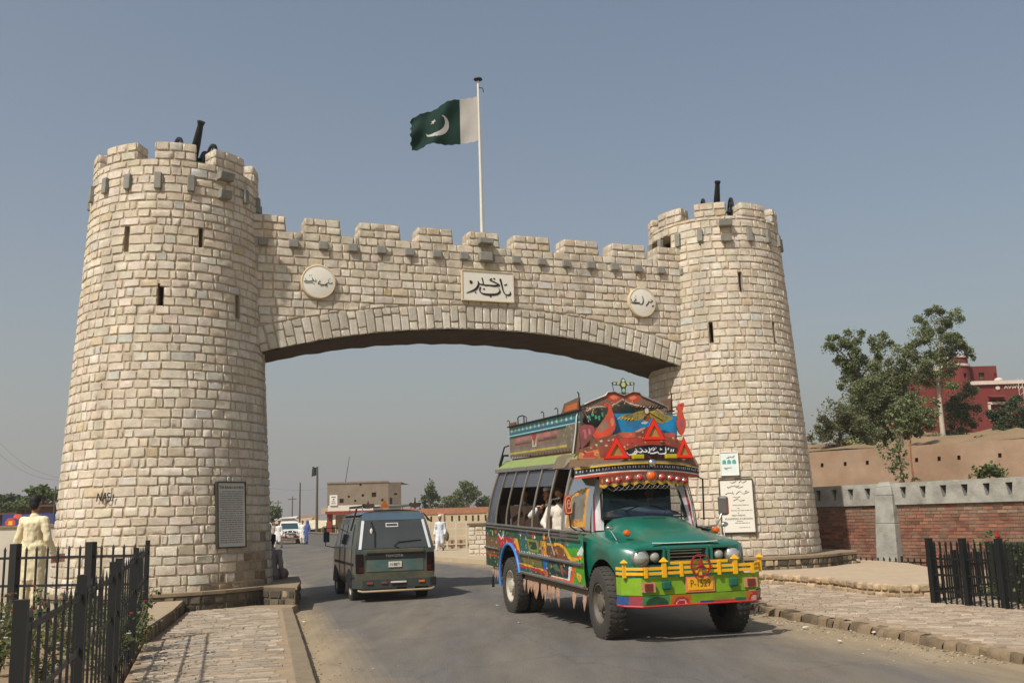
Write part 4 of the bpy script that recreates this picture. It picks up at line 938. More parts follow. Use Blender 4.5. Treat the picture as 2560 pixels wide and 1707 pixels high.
for sx in (1, -1):
    b = B(); ny, nzz = 260, 44
    for i in range(ny):
        for j in range(nzz):
            y0, y1 = lerp(-5.6, -.45, i/ny), lerp(-5.6, -.45, (i+1)/ny); z0, z1 = lerp(.62, 1.37, j/nzz), lerp(.62, 1.37, (j+1)/nzz)
            if not arch_ok((y0+y1)/2, (z0+z1)/2): continue
            X = lambda z: sx*(1.03-.05*max(0, .9-z)**1.5*3)
            q = [(X(z0), y0, z0), (X(z0), y1, z0), (X(z1), y1, z1), (X(z1), y0, z1)]
            b.add(q if sx > 0 else q[::-1], [(0, 1, 2, 3)], pf_((y0+y1)/2, (z0+z1)/2))
    sp = bo(b, 'side_panel', M_paint)
    rl = bo(B().tube([(sx*1.045, -.46, .955), (sx*1.045, -3.42, .955)], .026, 8), 'side_rail', M_chrome, sp, smooth=60)
    bo(B().tube([(sx*1.02, -.47, .645), (sx*1.02, -3.45, .645)], .026, 8), 'side_rail', M_chrome, sp, smooth=60)
    bo(B().tube([(sx*1.045, -4.68, .955), (sx*1.045, -5.6, .955)], .022, 8), 'side_rail', M_chrome, sp, smooth=60)
    bo(B().box(sx*1.03-.035, sx*1.03+.035, -5.62, -.62, 1.365, 1.40), 'belt_rail', M_chrome, sp, bevel=.01)
    bo(B().box(sx*1.03-.02, sx*1.03+.03, -5.62, -.62, 1.32, 1.345), 'belt_rail', M_chrome, sp)
    bo(B().box(sx*1.03-.02, sx*1.03+.03, -1.9, -.55, 1.27, 1.295), 'belt_rail', M_chrome, sp)
    a = [(-4.05+.605*math.cos(R_(t)), .47+.605*math.sin(R_(t))) for t in range(15, 196, 9)]
    bo(B().tube([(sx*1.035, y, z) for y, z in a], .028, 8), 'wheel_arch_trim', mat('blue_trim', srgb(64, 120, 190), var=.1, rough=.4), sp, smooth=60)
    ia = B()
    ia.grid(16, 1, lambda u, v: (sx*lerp(1.0, .5, v), -4.05+.62*math.cos(R_(lerp(0, 180, u))), .47+.62*math.sin(R_(lerp(0, 180, u))))); bo(ia, 'wheel_well', M_dark, sp)
bo(B().box(-.98, .98, -5.58, -.5, .95, 1.0), 'floor', M_dark)
rp_ = B().add([(-1.03, -5.6, .62), (1.03, -5.6, .62), (1.03, -5.6, 1.37), (-1.03, -5.6, 1.37), (-.86, -5.12, 2.37), (.86, -5.12, 2.37)], [(0, 1, 2, 3), (3, 2, 5, 4)]); bo(rp_, 'rear_panel', M_metal)
# skirt with hanging leaf pendants
bo(B().box(.93, .965, -3.4, -.5, .53, .60), 'skirt_board', mat('dusty_board', srgb(112, 96, 76), var=.2, rough=.9))
M_pend = mat('tinsel_pendant', srgb(196, 158, 132), var=.3, scale=30, rough=.4, metal=.4)
pend = [-3.44, -3.22, -3.06, -2.9, -2.78, -2.5, -2.36, -2.16, -1.98, -1.78, -1.08, -.66]
for y in pend:
    l = rnd.uniform(.20, .32); w_ = rnd.uniform(.06, .10); a = rnd.uniform(-.03, .03)
    b = B().add([(.955, y-w_, .545), (.955, y+w_, .545), (.965, y+w_*.95, .545-l*.45), (.965+a, y+a, .545-l), (.965, y-w_*.95, .545-l*.45), (.985, y, .53), (.99, y, .545-l*.45)], [(0, 5, 6, 4), (5, 1, 2, 6), (4, 6, 3), (6, 2, 3)]); bo(b, 'pendant', M_pend)
for y in (-5.35, -5.2, -5.05, -4.9, -4.78):
    l = rnd.uniform(.15, .25); bo(B().add([(.955, y-.05, .6), (.955, y+.05, .6), (.965, y+.05, .6-l*.5), (.97, y, .6-l), (.965, y-.05, .6-l*.5), (.985, y, .6-l*.4)], [(0, 1, 5), (1, 2, 5), (2, 3, 5), (3, 4, 5), (4, 0, 5)]), 'pendant', M_pend)
bo(B().tube([(.9, -5.5, .6), (.93, -5.52, .4), (.92, -5.55, .22)], [.012, .012, .03], 6), 'hanging_strap', M_dark)
# --- window posts, cant rail, roof
tumble = lambda z: 1.03-.17*max(0, (z-1.4)/.95)**1.6
def post(y, yt, r=.022, z1=2.31, name='window_post'):
    return lambda sx: bo(B().tube([(sx*tumble(lerp(1.39, z1, t)), lerp(y, yt, t**1.3), lerp(1.39, z1, t)) for t in [i/8 for i in range(9)]], r, 8), name, M_chrome, smooth=60)
ypost = [(-5.42, -5.12), (-4.86, -4.62), (-4.2, -3.98), (-3.47, -3.28), (-2.72, -2.56), (-1.98, -1.85), (-1.28, -1.2)]
for sx in (1, -1):
    for a, c in ypost: post(a, c)(sx)
    # smoked upper panes between the posts
    for (a, at_), (c, ct) in zip(ypost[:-1], ypost[1:]):
        b = B(); n = 5
        full = a < -5.3
        zl = 1.4 if full else 2.04
        if at_ > -1.9: continue
        for i in range(n):
            z0, z1 = lerp(zl, 2.30, i/n), lerp(zl, 2.30, (i+1)/n); q = []
            for (yy, yt), z in (((a, at_), z0), ((c, ct), z0), ((c, ct), z1), ((a, at_), z1)):
                t = (z-1.39)/.92; q.append((sx*(tumble(z)-.008), lerp(yy, yt, max(t, 0)**1.3), z))
            b.add(q, [(0, 1, 2, 3)])
        bo(b, 'upper_pane', mat('smoked_pane', srgb(74, 76, 84), var=.1, rough=.25, alpha=.93))
    cr_ = B(); cr_.grid(2, 1, lambda u, v: (sx*lerp(.90, .74, u), lerp(-5.2, -1.0, v), lerp(2.385, 2.53, u))); bo(cr_, 'cant_panel', mat('faded_green_paint', srgb(128, 142, 84), var=.2, scale=8, rough=.7))
    g = B().box(min(sx*.85, sx*.92), max(sx*.85, sx*.92), -5.24, -1.62, 2.31, 2.385); bo(g, 'gutter', M_chrome, bevel=.012)
    for k in range(5): bo(B().ell((sx*.925, -4.9+.8*k, 2.365), (.015, .015, .015), 8, 6), 'stud', M_bright)
    # quarter hood ahead of the windows
    bo(B().hexa([(sx*.80, -1.9, 2.30), (sx*.95, -1.9, 2.30), (sx*.98, -1.28, 2.30), (sx*.80, -1.28, 2.30), (sx*.76, -1.88, 2.52), (sx*.86, -1.88, 2.48), (sx*.90, -1.32, 2.44), (sx*.76, -1.28, 2.50)]), 'side_hood', mat('grey_brown_hood', srgb(112, 100, 80), var=.2, scale=9, rough=.6))
    bo(B().tube([(sx*1.08, -1.62, 1.78), (sx*1.10, -1.66, 1.6), (sx*1.10, -1.7, 1.30), (sx*1.06, -1.58, 1.02)], .014, 6) , 'grab_rail', M_bright, smooth=60)
    bo(B().tube([(sx*1.0, -1.45, 1.86), (sx*1.08, -1.6, 1.84), (sx*1.09, -1.62, 1.72)], .014, 6), 'grab_rail', M_bright, smooth=60)
roof = B().add([(-.9, -5.2, 2.385), (.9, -5.2, 2.385), (.9, -.95, 2.385), (-.9, -.95, 2.385), (-.74, -5.0, 2.53), (.74, -5.0, 2.53), (.74, -.95, 2.53), (-.74, -.95, 2.53)], [(4, 5, 6, 7), (0, 1, 5, 4), (3, 2, 1, 0), (2, 3, 7, 6)]); bo(roof, 'roof', mat('roof_sheet', srgb(120, 124, 90), var=.2, rough=.7))
# seats and rear bulkhead inside
for y in (-2.3, -3.05, -3.8, -4.55):
    for x in (.52, -.52):
        s_ = bo(B().box(x-.38, x+.38, y-.42, y, 1.0, 1.32), 'seat', mat('seat_vinyl', srgb(70, 52, 40), rough=.7), bevel=.03)
        bo(B().hexa([(x-.38, y-.5, 1.3), (x+.38, y-.5, 1.3), (x+.38, y-.4, 1.3), (x-.38, y-.4, 1.3), (x-.38, y-.58, 1.72), (x+.38, y-.58, 1.72), (x+.38, y-.5, 1.72), (x-.38, y-.5, 1.72)]), 'seat_back', MATS['seat_vinyl'], s_)
# --- cab sides: chrome panels tapering to the windscreen, arched painted windows
for sx in (1, -1):
    cabx = lambda y, z: sx*(lerp(1.03, .84, min(1, max(0, (y+1.25)/.6)))-.14*max(0, (z-1.4)/.75)**1.7)
    ys = [-1.25+.6*i/10 for i in range(11)]; zs = [1.38, 1.44]+[1.44+.7*i/12 for i in range(1, 13)]
    def inwin(y, z):
        if not (-1.20 < y < -.76 and 1.44 < z): return False
        top = 1.72+.28*math.sqrt(max(0, 1-((-.76-y)/.46)**2)) if True else 2
        return z < top
    b = B()
    for i in range(40):
        for j in range(40):
            y0, y1 = lerp(-1.25, -.65, i/40), lerp(-1.25, -.65, (i+1)/40); z0, z1 = lerp(1.38, 2.16, j/40), lerp(1.38, 2.16, (j+1)/40)
            if inwin((y0+y1)/2, (z0+z1)/2): continue
            b.add([(cabx(y0, z0), y0, z0), (cabx(y1, z0), y1, z0), (cabx(y1, z1), y1, z1), (cabx(y0, z1), y0, z1)], [(0, 1, 2, 3)])
    cp = bo(b, 'cab_side', M_bright, smooth=180)
    b = B(); gold = srgb(196, 140, 60); gl = srgb(110, 108, 100)
    for i in range(40):
        for j in range(40):
            y0, y1 = lerp(-1.21, -.75, i/40), lerp(-1.21, -.75, (i+1)/40); z0, z1 = lerp(1.43, 2.01, j/40), lerp(1.43, 2.01, (j+1)/40); ym, zm = (y0+y1)/2, (z0+z1)/2
            if not inwin(ym, zm): continue
            e = .05+.012*math.sin(ym*60)+.012*math.sin(zm*60)
            c = gl if inwin(ym-e, zm) and inwin(ym, zm+e) and ym < -.76-e and zm > 1.44+e*1.6 and ym > -1.2+e else gold
            if zm < 1.56 and rnd.random() < .5: c = gold
            b.add([(cabx(y0, z0)-sx*.01, y0, z0), (cabx(y1, z0)-sx*.01, y1, z0), (cabx(y1, z1)-sx*.01, y1, z1), (cabx(y0, z1)-sx*.01, y0, z1)], [(0, 1, 2, 3)], c)
    bo(b, 'cab_window', M_paint, cp)
    for z in (1.36, 1.31): bo(B().tube([(sx*1.05, -1.3, z), (sx*.98, -.9, z), (sx*.86, -.6, z)], .018, 8), 'cab_rail', M_chrome, cp, smooth=60)
    bo(B().tube([(sx*.80, -.66, 1.38), (sx*.78, -.70, 1.75), (sx*.72, -.78, 2.14)], .024, 8), 'door_post', M_bright, cp, smooth=60)
    # striped windscreen pillar
    pc = B(); cols = [srgb(196, 40, 60), srgb(220, 214, 214), srgb(210, 206, 206), srgb(190, 186, 180)]
    for k in range(4):
        f0, f1 = k/4, (k+1)/4
        pc.add([(sx*lerp(.80, .64, f0), -.64+.02*f0, 1.40), (sx*lerp(.80, .64, f1), -.64+.02*f1, 1.40), (sx*lerp(.74, .58, f1), -.80+.02*f1, 2.12), (sx*lerp(.74, .58, f0), -.80+.02*f0, 2.12)], [(0, 1, 2, 3)], cols[k])
    bo(pc, 'windscreen_pillar', M_paint)
    if True:   # mirrors: big red-painted one by the door, arms
        mx = 1.02 if sx > 0 else 1.26
        if sx > 0:
            mr = bo(B().box(.965, 1.085, -1.02, -.985, 1.62, 1.90), 'mirror', mat('painted_mirror_back', srgb(176, 62, 40), var=.25, scale=30, rough=.4), bevel=.03)
            strokes(bb := B(), [[(.985, 1.66), (1.065, 1.66), (1.065, 1.86), (.985, 1.86), (.985, 1.66)], [(1.0, 1.78), (1.05, 1.78)], [(1.025, 1.84), (1.0, 1.79), (1.01, 1.72), (1.04, 1.72), (1.05, 1.79), (1.025, 1.84)]], lambda u, v, d: (u, -.982+d, v), .012)
            bo(bb, 'mirror_painting', mat('cream_line', srgb(226, 190, 140), rough=.5), mr)
            bo(B().tube([(.95, -.8, 1.38), (1.02, -.95, 1.45), (1.02, -1.0, 1.64)], .012, 6), 'mirror_arm', M_dark, mr)
        else:
            mr = bo(B().hexa([(-1.34, -.62, 1.56), (-1.22, -.70, 1.56), (-1.20, -.64, 1.56), (-1.32, -.56, 1.56), (-1.34, -.62, 1.84), (-1.22, -.70, 1.84), (-1.20, -.64, 1.84), (-1.32, -.56, 1.84)]), 'mirror', mat('grey_mirror_back', srgb(92, 88, 82), rough=.4), bevel=.03)
            bo(B().hexa([(-1.345, -.60, 1.58), (-1.315, -.545, 1.58), (-1.30, -.55, 1.58), (-1.335, -.62, 1.58), (-1.345, -.60, 1.82), (-1.315, -.545, 1.82), (-1.30, -.55, 1.82), (-1.335, -.62, 1.82)]), 'mirror_edge', MATS['painted_mirror_back'], mr)
            bo(B().tube([(-.9, -.62, 1.40), (-1.12, -.6, 1.42), (-1.20, -.62, 1.52), (-1.26, -.64, 1.62)], .016, 8), 'mirror_arm', M_chrome, mr, smooth=60)
            bo(B().tube([(-.92, -.8, 2.15), (-1.02, -.74, 2.1), (-1.0, -.74, 1.5)], .014, 6), 'mirror_stay', M_dark, mr, smooth=60)
    # fender-top lamp and little chrome mirror
    fx = sx*.82
    bo(B().lathe([(0, -.05), (.035, -.045), (.045, 0), (.045, .03), (.03, .06), (0, .065)], (sx*.66, .22, 1.39), (0, 1, 0), 14), 'indicator_lamp', M_amber, smooth=40)
    cm = bo(B().ell((sx*.86, .12, 1.46), (.055, .035, .035), 14, 10), 'wing_mirror', M_bright, smooth=180)
    bo(B().tube([(sx*.86, .12, 1.45), (sx*.80, .2, 1.30)], .008, 6), 'mirror_stem', M_bright, cm)
# made-up dark board behind the driver, added to darken the view through the windscreen
bo(B().box(-.98, .25, -1.80, -1.77, 1.0, 2.34), 'cab_darkening_board', M_dark)
# windscreen
ws = bo(B().add([(-.66, -.64, 1.56), (.66, -.64, 1.56), (.60, -.80, 2.06), (-.60, -.80, 2.06)], [(0, 1, 2, 3)]), 'windscreen', mat('windscreen_glass', srgb(22, 36, 34), var=0, rough=.05, spec=.7, alpha=.62))
fr_ = B()
for p, q in (((-.66, 1.56), (.66, 1.56)), ((.66, 1.56), (.60, 2.06)), ((-.66, 1.56), (-.60, 2.06))):
    yy = lambda z: -.635-.16*(z-1.56)/.5
    fr_.beam((p[0], yy(p[1]), p[1]), (q[0], yy(q[1]), q[1]), .03, .025)
bo(fr_, 'windscreen_frame', M_dark, ws)
dash = B(); dash.grid(30, 6, lambda u, v: (lerp(.62, -.62, u), -.72-.05*v, lerp(1.585, 1.72-.10*abs(u-.5)**2*4, v)), lambda u, v: tuple(lerp(vec(*srgb(96, 84, 190)), vec(*srgb(176, 220, 226)), v)) if .2 < u < .85 else srgb(150, 150, 170) if u > .1 else srgb(200, 180, 140)); bo(dash, 'dashboard_cloth', M_paint)
for x0, s in ((.28, 1), (-.36, -1)):
    bo(B().tube([(x0+.08*s*-1, -.62, 1.57), (x0, -.655, 1.66), (x0-.22*s*(1 if s > 0 else -1)*(1 if s > 0 else -1), -.675, 1.73)], .009, 6), 'wiper', M_dark)
bo(B().lathe([(.2, -.015), (.215, 0), (.2, .015), (.185, 0), (.2, -.015)], (-.38, -.95, 1.6), (0, .45, .9), 20), 'steering_wheel', M_dark, smooth=180)
bo(B().box(-.7, .7, -1.6, -1.0, 1.0, 1.25), 'cab_seat', MATS['seat_vinyl'], bevel=.03)
# --- nose: bonnet and fenders lofted, arch cut into the lower edge
def zb(y):
    if abs(y) < .585: return .47+math.sqrt(.585**2-y*y)*1.0
    return .66 if y < 0 else .80
ysn = [-.66, -.6, -.585, -.55, -.5, -.4, -.28, -.12, .04, .18, .3, .4, .5, .55, .585, .61, .635]
def prof(y):
    t = (y+.66)/1.295; zc = lerp(1.585, 1.275, t**1.9); side = lerp(1.37, 1.225, t**1.2); wd = .97-.22*max(0, (y-.30)/.335)**2.2; zbo = zb(y); k = max(0, (y-.42)/.215)**2*.05; bw_ = lerp(.62, .45, t)
    return [(wd-.03, zbo), (wd, lerp(zbo, side, .35)), (wd, lerp(zbo, side, .65)), (wd-.025, side-.05-k), (wd-.09, side-.005-k), (max(bw_+.12, wd-.2), side+.015-k), (bw_+.035, side+.02-k*.5), (bw_, side+.035-k*.4), (bw_-.04, lerp(side, zc, .55)-k*.3), (bw_-.12, lerp(side, zc, .86)-k*.3), (bw_*.5, zc-.008-k*.3), (.12, zc-k*.3)]
nose = B(); rows = []
for y in ysn:
    p = prof(y); rows.append([(x, y, z) for x, z in p]+[(-x, y, z) for x, z in p[::-1]])
n = len(rows[0]); nose.add([q for r in rows for q in r], [(j*n+i, (j+1)*n+i, (j+1)*n+i+1, j*n+i+1) for j in range(len(rows)-1) for i in range(n-1)])
no = bo(nose, 'bonnet', M_green, smooth=38)
# grille face with recesses
P = lambda u, v, d: (-u, .635+d, v)
fc = B(); xs_ = .745
wall_with_holes(fc, P, -xs_, xs_, .80, 1.20, [(-.26, .26, .99, 1.18), (-.70, -.36, .98, 1.175), (.36, .70, .98, 1.175)], .07)
fc.add([(xs_, .635, 1.20), (-xs_, .635, 1.20), (-.62, .615, 1.235), (.62, .615, 1.235)], [(0, 1, 2, 3)])
face = bo(fc, 'grille_face', M_green, no)
for x0, x1 in ((-.26, .26), (-.70, -.36), (.36, .70)):
    bo(B().box(x0+.003, x1-.003, .566, .570, .99, 1.172), 'grille_back', M_dark, face)
    f_ = B()
    for a in ((x0-.032, x0), (x1, x1+.032)): f_.box(a[0], a[1], .62, .672, .95, 1.215)
    f_.box(x0, x1, .62, .672, 1.176, 1.215); bo(f_, 'grille_frame', M_green, face, bevel=.006)
for z in (1.03, 1.075, 1.12, 1.155):
    bo(B().box(-.255, .255, .585, .605, z-.006, z+.006), 'grille_bar', M_chrome, face)
for s in (-1, 1):
    for z in (1.03, 1.08, 1.13): bo(B().box(min(s*.37, s*.69), max(s*.37, s*.69), .575, .59, z-.006, z+.006), 'grille_bar', M_green, face)
    hl = bo(B().lathe([(.115, 0), (.125, .04), (.115, .06), (.10, .062)], (s*.665, .59, 1.075), (0, 1, 0), 26), 'headlamp', M_chrome, face, smooth=40)
    bo(B().lathe([(.105, .055), (.08, .085), (.04, .10), (0, .105)], (s*.665, .59, 1.075), (0, 1, 0), 26), 'headlamp_lens', M_lens, hl, smooth=60)
    bo(B().lathe([(.065, 0), (.068, .05), (.055, .075), (.03, .09), (0, .095)], (s*.46, .58, 1.085), (0, 1, 0), 20), 'spot_lamp', mat('dusty_lamp', srgb(150, 146, 134), var=.2, rough=.4), face, smooth=40)
bo(B().box(.02, .17, -.42, -.30, 1.535, 1.565).box(-.17, .02, -.42, -.30, 1.535, 1.565), 'bonnet_vent', M_dark, no)
bo(B().tube([(.47, .60, 1.262), (.30, .632, 1.256), (-.30, .632, 1.256), (-.47, .60, 1.262)], .008, 6), 'bonnet_trim', mat('white_line', srgb(190, 206, 196), rough=.5), no)
# --- bumper, deep and faceted, with painted lower edge
def bump(z0, z1, off, m, name, parent=bus, half=1.0, yc=.93, cols=None):
    pts = [(half, .60), (half*.99, .72), (half*.80, yc), (-half*.80, yc), (-half*.99, .72), (-half, .60)]
    pts = [(x*1.0, y+off) for x, y in pts]; b = B()
    for i in range(len(pts)-1):
        a, c = pts[i], pts[i+1]; b.hexa([(a[0], a[1], z0), (c[0], c[1], z0), (c[0]*.97, c[1]-.06, z0), (a[0]*.97, a[1]-.06, z0), (a[0], a[1], z1), (c[0], c[1], z1), (c[0]*.97, c[1]-.06, z1), (a[0]*.97, a[1]-.06, z1)], cols[i] if cols else None)
    return bo(b, name, m, parent)
bp = bump(.64, .855, 0, M_lime, 'bumper')
lowp = [((44, 84, 140), [(-1.1, .5), (-.92, .5), (-.92, .7), (-1.1, .7)]), ((170, 64, 80), [(-.92, .5), (-.80, .5), (-.80, .7), (-.92, .7)]), ((84, 150, 84), [(-.80, .5), (-.42, .5), (-.42, .7), (-.80, .7)]), ((20, 90, 60), ngon(-.6, .52, .16, .1)), ((214, 120, 30), [(-.40, .5), (-.12, .5), (-.12, .7), (-.40, .7)]), ((206, 40, 50), ngon(-.26, .52, .11, .09)), ((240, 200, 190), ngon(-.26, .52, .075, .06)), ((196, 40, 46), ngon(-.26, .52, .055, .045)), ((60, 70, 120), [(.0, .5), (.2, .5), (.2, .545), (0, .545)]), ((206, 60, 80), [(.2, .5), (.5, .5), (.5, .545), (.2, .545)]),
        ((40, 110, 80), [(.5, .5), (.66, .5), (.66, .56), (.5, .56)]), ((214, 120, 30), [(.66, .5), (.92, .5), (.92, .7), (.66, .7)]), ((206, 40, 50), ngon(.79, .52, .1, .09)), ((240, 200, 190), ngon(.79, .52, .07, .06)), ((40, 120, 80), [(.92, .5), (1.1, .5), (1.1, .7), (.92, .7)])]
plf = paint_fn((140, 178, 36), lowp)
b = B(); pth = [(1.0, .60), (.99, .74), (.80, .95), (-.80, .95), (-.99, .74), (-1.0, .60)]
for i in range(5):
    a, c = pth[i], pth[i+1]; nn_ = 90 if i == 2 else 14
    for k in range(nn_):
        for j in range(8):
            x0, x1 = lerp(a[0], c[0], k/nn_), lerp(a[0], c[0], (k+1)/nn_); y0, y1 = lerp(a[1], c[1], k/nn_), lerp(a[1], c[1], (k+1)/nn_); z0, z1 = lerp(.51, .635, j/8), lerp(.51, .635, (j+1)/8)
            b.add([(x0, y0-.03*(.635-z0)/.125, z0), (x1, y1-.03*(.635-z0)/.125, z0), (x1, y1-.03*(.635-z1)/.125, z1), (x0, y0-.03*(.635-z1)/.125, z1)], [(3, 2, 1, 0)], plf(-(x0+x1)/2, (z0+z1)/2))
bo(b, 'bumper_apron', M_paint, bp)
bo(B().tube([(1.0, .62, .512), (.97, .76, .508), (.79, .93, .505), (-.79, .93, .505), (-.97, .76, .508), (-1.0, .62, .512)], .012, 6), 'apron_edge', mat('red_edge', srgb(190, 40, 40), rough=.5), bp)
pl_ = bo(B().box(-.20, .20, .935, .955, .655, .845), 'number_plate', mat('pink_plate_frame', srgb(216, 124, 96), rough=.5), bp)
bo(B().box(-.175, .175, .956, .962, .68, .825), 'plate_face', M_yel, pl_)
text_part('plate_text', 'P-1529', .125, mat('plate_brown', srgb(96, 62, 24), rough=.6), pl_, frame_mat((0, .9625, .755-.009), vec(-1, 0, 0), vec(0, 0, 1), vec(0, 1, 0)), .002, sx=.82)
for s in (-1, 1):
    bo(B().box(s*.47-.06, s*.47+.06, .935, .985, .70, .81), 'fog_lamp_cover', mat('green_lamp_cover', srgb(26, 92, 74), var=.2, rough=.5), bp, bevel=.02)
    rf = bo(B().hexa([(s*.72-.085, .985-.0, .68), (s*.72+.085, .955, .68), (s*.72+.085, .92, .68), (s*.72-.085, .92, .68), (s*.72-.085, .985, .80), (s*.72+.085, .955, .80), (s*.72+.085, .92, .80), (s*.72-.085, .92, .80)]), 'reflector_frame', mat('tan_frame', srgb(176, 130, 96), var=.3, scale=40, rough=.5), bp)
    bo(B().box(s*.72-.05, s*.72+.05, .95, .99, .70, .785), 'reflector', mat('dark_red_reflector', srgb(110, 44, 34), var=.3, scale=60, rough=.4), rf)
# --- yellow railing on the bumper with three-pointed ring badge
rl = bus_rail = bpy.data.objects.new('railing', None); COL.objects.link(rl); rl.parent = bus
pr_ = [(1.0, .62), (.97, .78), (.78, .96), (-.78, .96), (-.97, .78), (-1.0, .62)]
for z in (.905, .965):
    for i in range(5):
        a, c = pr_[i], pr_[i+1]; bo(B().beam((*a, z), (*c, z), .022, .036), 'railing_bar', M_yel, rl)
bo(B().beam((.40, .962, 1.025), (-.40, .962, 1.025), .022, .036), 'railing_bar', M_yel, rl)
for x in (.5, -.5):
    q = bo(B().box(x-.028, x+.028, .955, .99, .855, 1.045), 'railing_post', M_yel, rl); bo(B().add([(x-.055, .94, 1.045), (x+.055, .94, 1.045), (x+.055, 1.0, 1.045), (x-.055, 1.0, 1.045), (x, .97, 1.105)], [(0, 1, 4), (1, 2, 4), (2, 3, 4), (3, 0, 4), (3, 2, 1, 0)]), 'post_cap', M_yel, q)
for s in (-1, 1):
    q = bo(B().box(s*.965-.02, s*.965+.02, .77, .81, .855, 1.04), 'railing_post', M_yel, rl); bo(B().add([(s*.965-.04, .75, 1.04), (s*.965+.04, .75, 1.04), (s*.965+.04, .83, 1.04), (s*.965-.04, .83, 1.04), (s*.965, .79, 1.085)], [(0, 1, 4), (1, 2, 4), (2, 3, 4), (3, 0, 4), (3, 2, 1, 0)]), 'post_cap', M_yel, q)
for x in (.75, .26, .0, -.27, -.75): bo(B().box(x-.02, x+.02, .957, .985, .855, .985 if abs(x) > .5 or abs(x) < .1 else 1.03), 'railing_post', M_yel, rl)
bd = bo(B().lathe([(.125, -.012), (.14, -.012), (.14, .012), (.125, .012), (.125, -.012)], (0, 1.0, .985), (0, 1, 0), 36), 'ring_badge', mat('badge_red', srgb(150, 26, 34), var=.1, rough=.4), rl, smooth=40)
for k in range(3):
    a = R_(90+120*k); d = vec(math.cos(a), 0, math.sin(a)); e = vec(-math.sin(a), 0, math.cos(a)); c0 = vec(0, 1.0, .985)
    bo(B().add([c0+e*.022+vec(0, .012, 0), c0-e*.022+vec(0, .012, 0), c0+d*.128+vec(0, .004, 0), c0+vec(0, .02, 0), c0+e*.022-vec(0, .012, 0), c0-e*.022-vec(0, .012, 0)], [(0, 3, 2), (3, 1, 2), (4, 2, 5), (0, 2, 4), (1, 5, 2)]), 'star_arm', MATS['badge_red'], bd)
# --- visor over the windscreen (bowed bands, lamps, wire swags)
def bow(x, y0, sag=.22): return y0+sag*(1-(x/1.0)**2)
def band(name, z0f, z1f, y0, polys, base, half=.99, m=None, nx_=120, nz_=8, lean=0, sag=.22):
    pf2 = paint_fn(base, polys); b = B()
    for i in range(nx_):
        for j in range(nz_):
            q = []
            for ii, jj in ((i, j), (i+1, j), (i+1, j+1), (i, j+1)):
                x = lerp(half, -half, ii/nx_); t = jj/nz_; q.append((x, bow(x, y0, sag)+lean*t, lerp(z0f(x), z1f(x), t)))
            b.add(q, [(3, 2, 1, 0)], pf2(lerp(half, -half, (i+.5)/nx_), (j+.5)/nz_))
    return bo(b, name, m or M_paint, smooth=None)
arc = lambda z, r=.07: (lambda x: z+r*(1-(x/1.0)**2))
v1 = [((216, 212, 200), [(-1, .22), (1, .22), (1, .42), (-1, .42)]), ((206, 66, 40), [(-1, 0), (1, 0), (1, .2), (-1, .2)])]
for k in range(46): v1.append(((206, 204, 200), ngon(-.96+.0427*k, .74, .012, .1, 8)))
vz = band('visor', arc(2.12), arc(2.255), -.80, v1, (46, 44, 62), sag=.30)
band('visor_lip', arc(2.255), arc(2.30), -.785, [((214, 176, 60), [(-1, 0), (1, 0), (1, .5), (-1, .5)])], (136, 128, 110), sag=.33)
# solid underside and top of the visor so that it is a closed shelf
sb = B(); sb.grid(24, 1, lambda u, v: (lerp(.99, -.99, u), lerp(bow(lerp(.99, -.99, u), -.80, .30), -1.0, v), arc(2.12)(lerp(.99, -.99, u)))); sb.grid(24, 1, lambda u, v: (lerp(.99, -.99, u), lerp(bow(lerp(.99, -.99, u), -.785, .33), -1.0, v), arc(2.30)(lerp(.99, -.99, u)))); bo(sb, 'visor_shelf', M_metal, vz)
lampx = [(.58, 2.075, .036), (.44, 2.095, .042), (.29, 2.11, .042), (.13, 2.125, .046), (-.05, 2.15, .066), (-.22, 2.125, .042), (-.37, 2.11, .04), (-.50, 2.09, .038), (-.62, 2.07, .036)]
fb = B(); M_fr = mat('rust_filigree', attr=True, var=.3, scale=40, rough=.5)
fr2 = band('lamp_board', lambda x: 1.995+.045*(1-(x/.72)**2)+.014*math.cos(x*44), lambda x: 2.155+.06*(1-(x/.72)**2), -.70, [((196, 150, 60), [(-1, 0), (1, 0), (1, .3), (-1, .3)])]+[((176, 120, 60), ngon(-.66+.066*k, .6, .012, .2, 8)) for k in range(21)], (124, 58, 36), half=.70, m=M_fr, sag=.26)
for x, z, r in lampx:
    yy = -.70+.26*(1-x*x)+.005
    lm = bo(B().lathe([(r*1.25, -.01), (r*1.25, .012), (r, .02)], (x, yy, z), (0, 1, 0), 18), 'lamp_bezel', M_chrome, fr2, smooth=40)
    bo(B().lathe([(r, .012), (r*.8, .03), (r*.4, .042), (0, .045)], (x, yy, z), (0, 1, 0), 18), 'lamp_lens', mat('orange_lens', srgb(232, 96, 24), rough=.25) if r > .05 else mat('crimson_lens', srgb(176, 44, 50), rough=.3), lm, smooth=60)
for o_ in (0, .085):
    pts = []
    for k in range(8):
        x0 = .60-.155*k-o_; 
        for t in (0, .25, .5, .75):
            x = x0-.155*t; pts.append((x, -.66+.2*(1-x*x)+.02, 1.985+.045*(1-(x/.72)**2)-.06*math.sin(math.pi*t)))
    bo(B().tube(pts, .0035, 5), 'wire_swag', M_metal, fr2)
bo(B().ell((-.07, -.44, 2.335), (.06, .05, .06), 16, 12), 'chrome_ball', M_bright, smooth=180)
for x in (.12, -.40):
    bo(B().box(x-.09, x+.09, -.52, -.46, 2.395, 2.46), 'fog_lamp', mat('yellow_lamp', srgb(176, 160, 30), var=.15, rough=.25), bevel=.012)
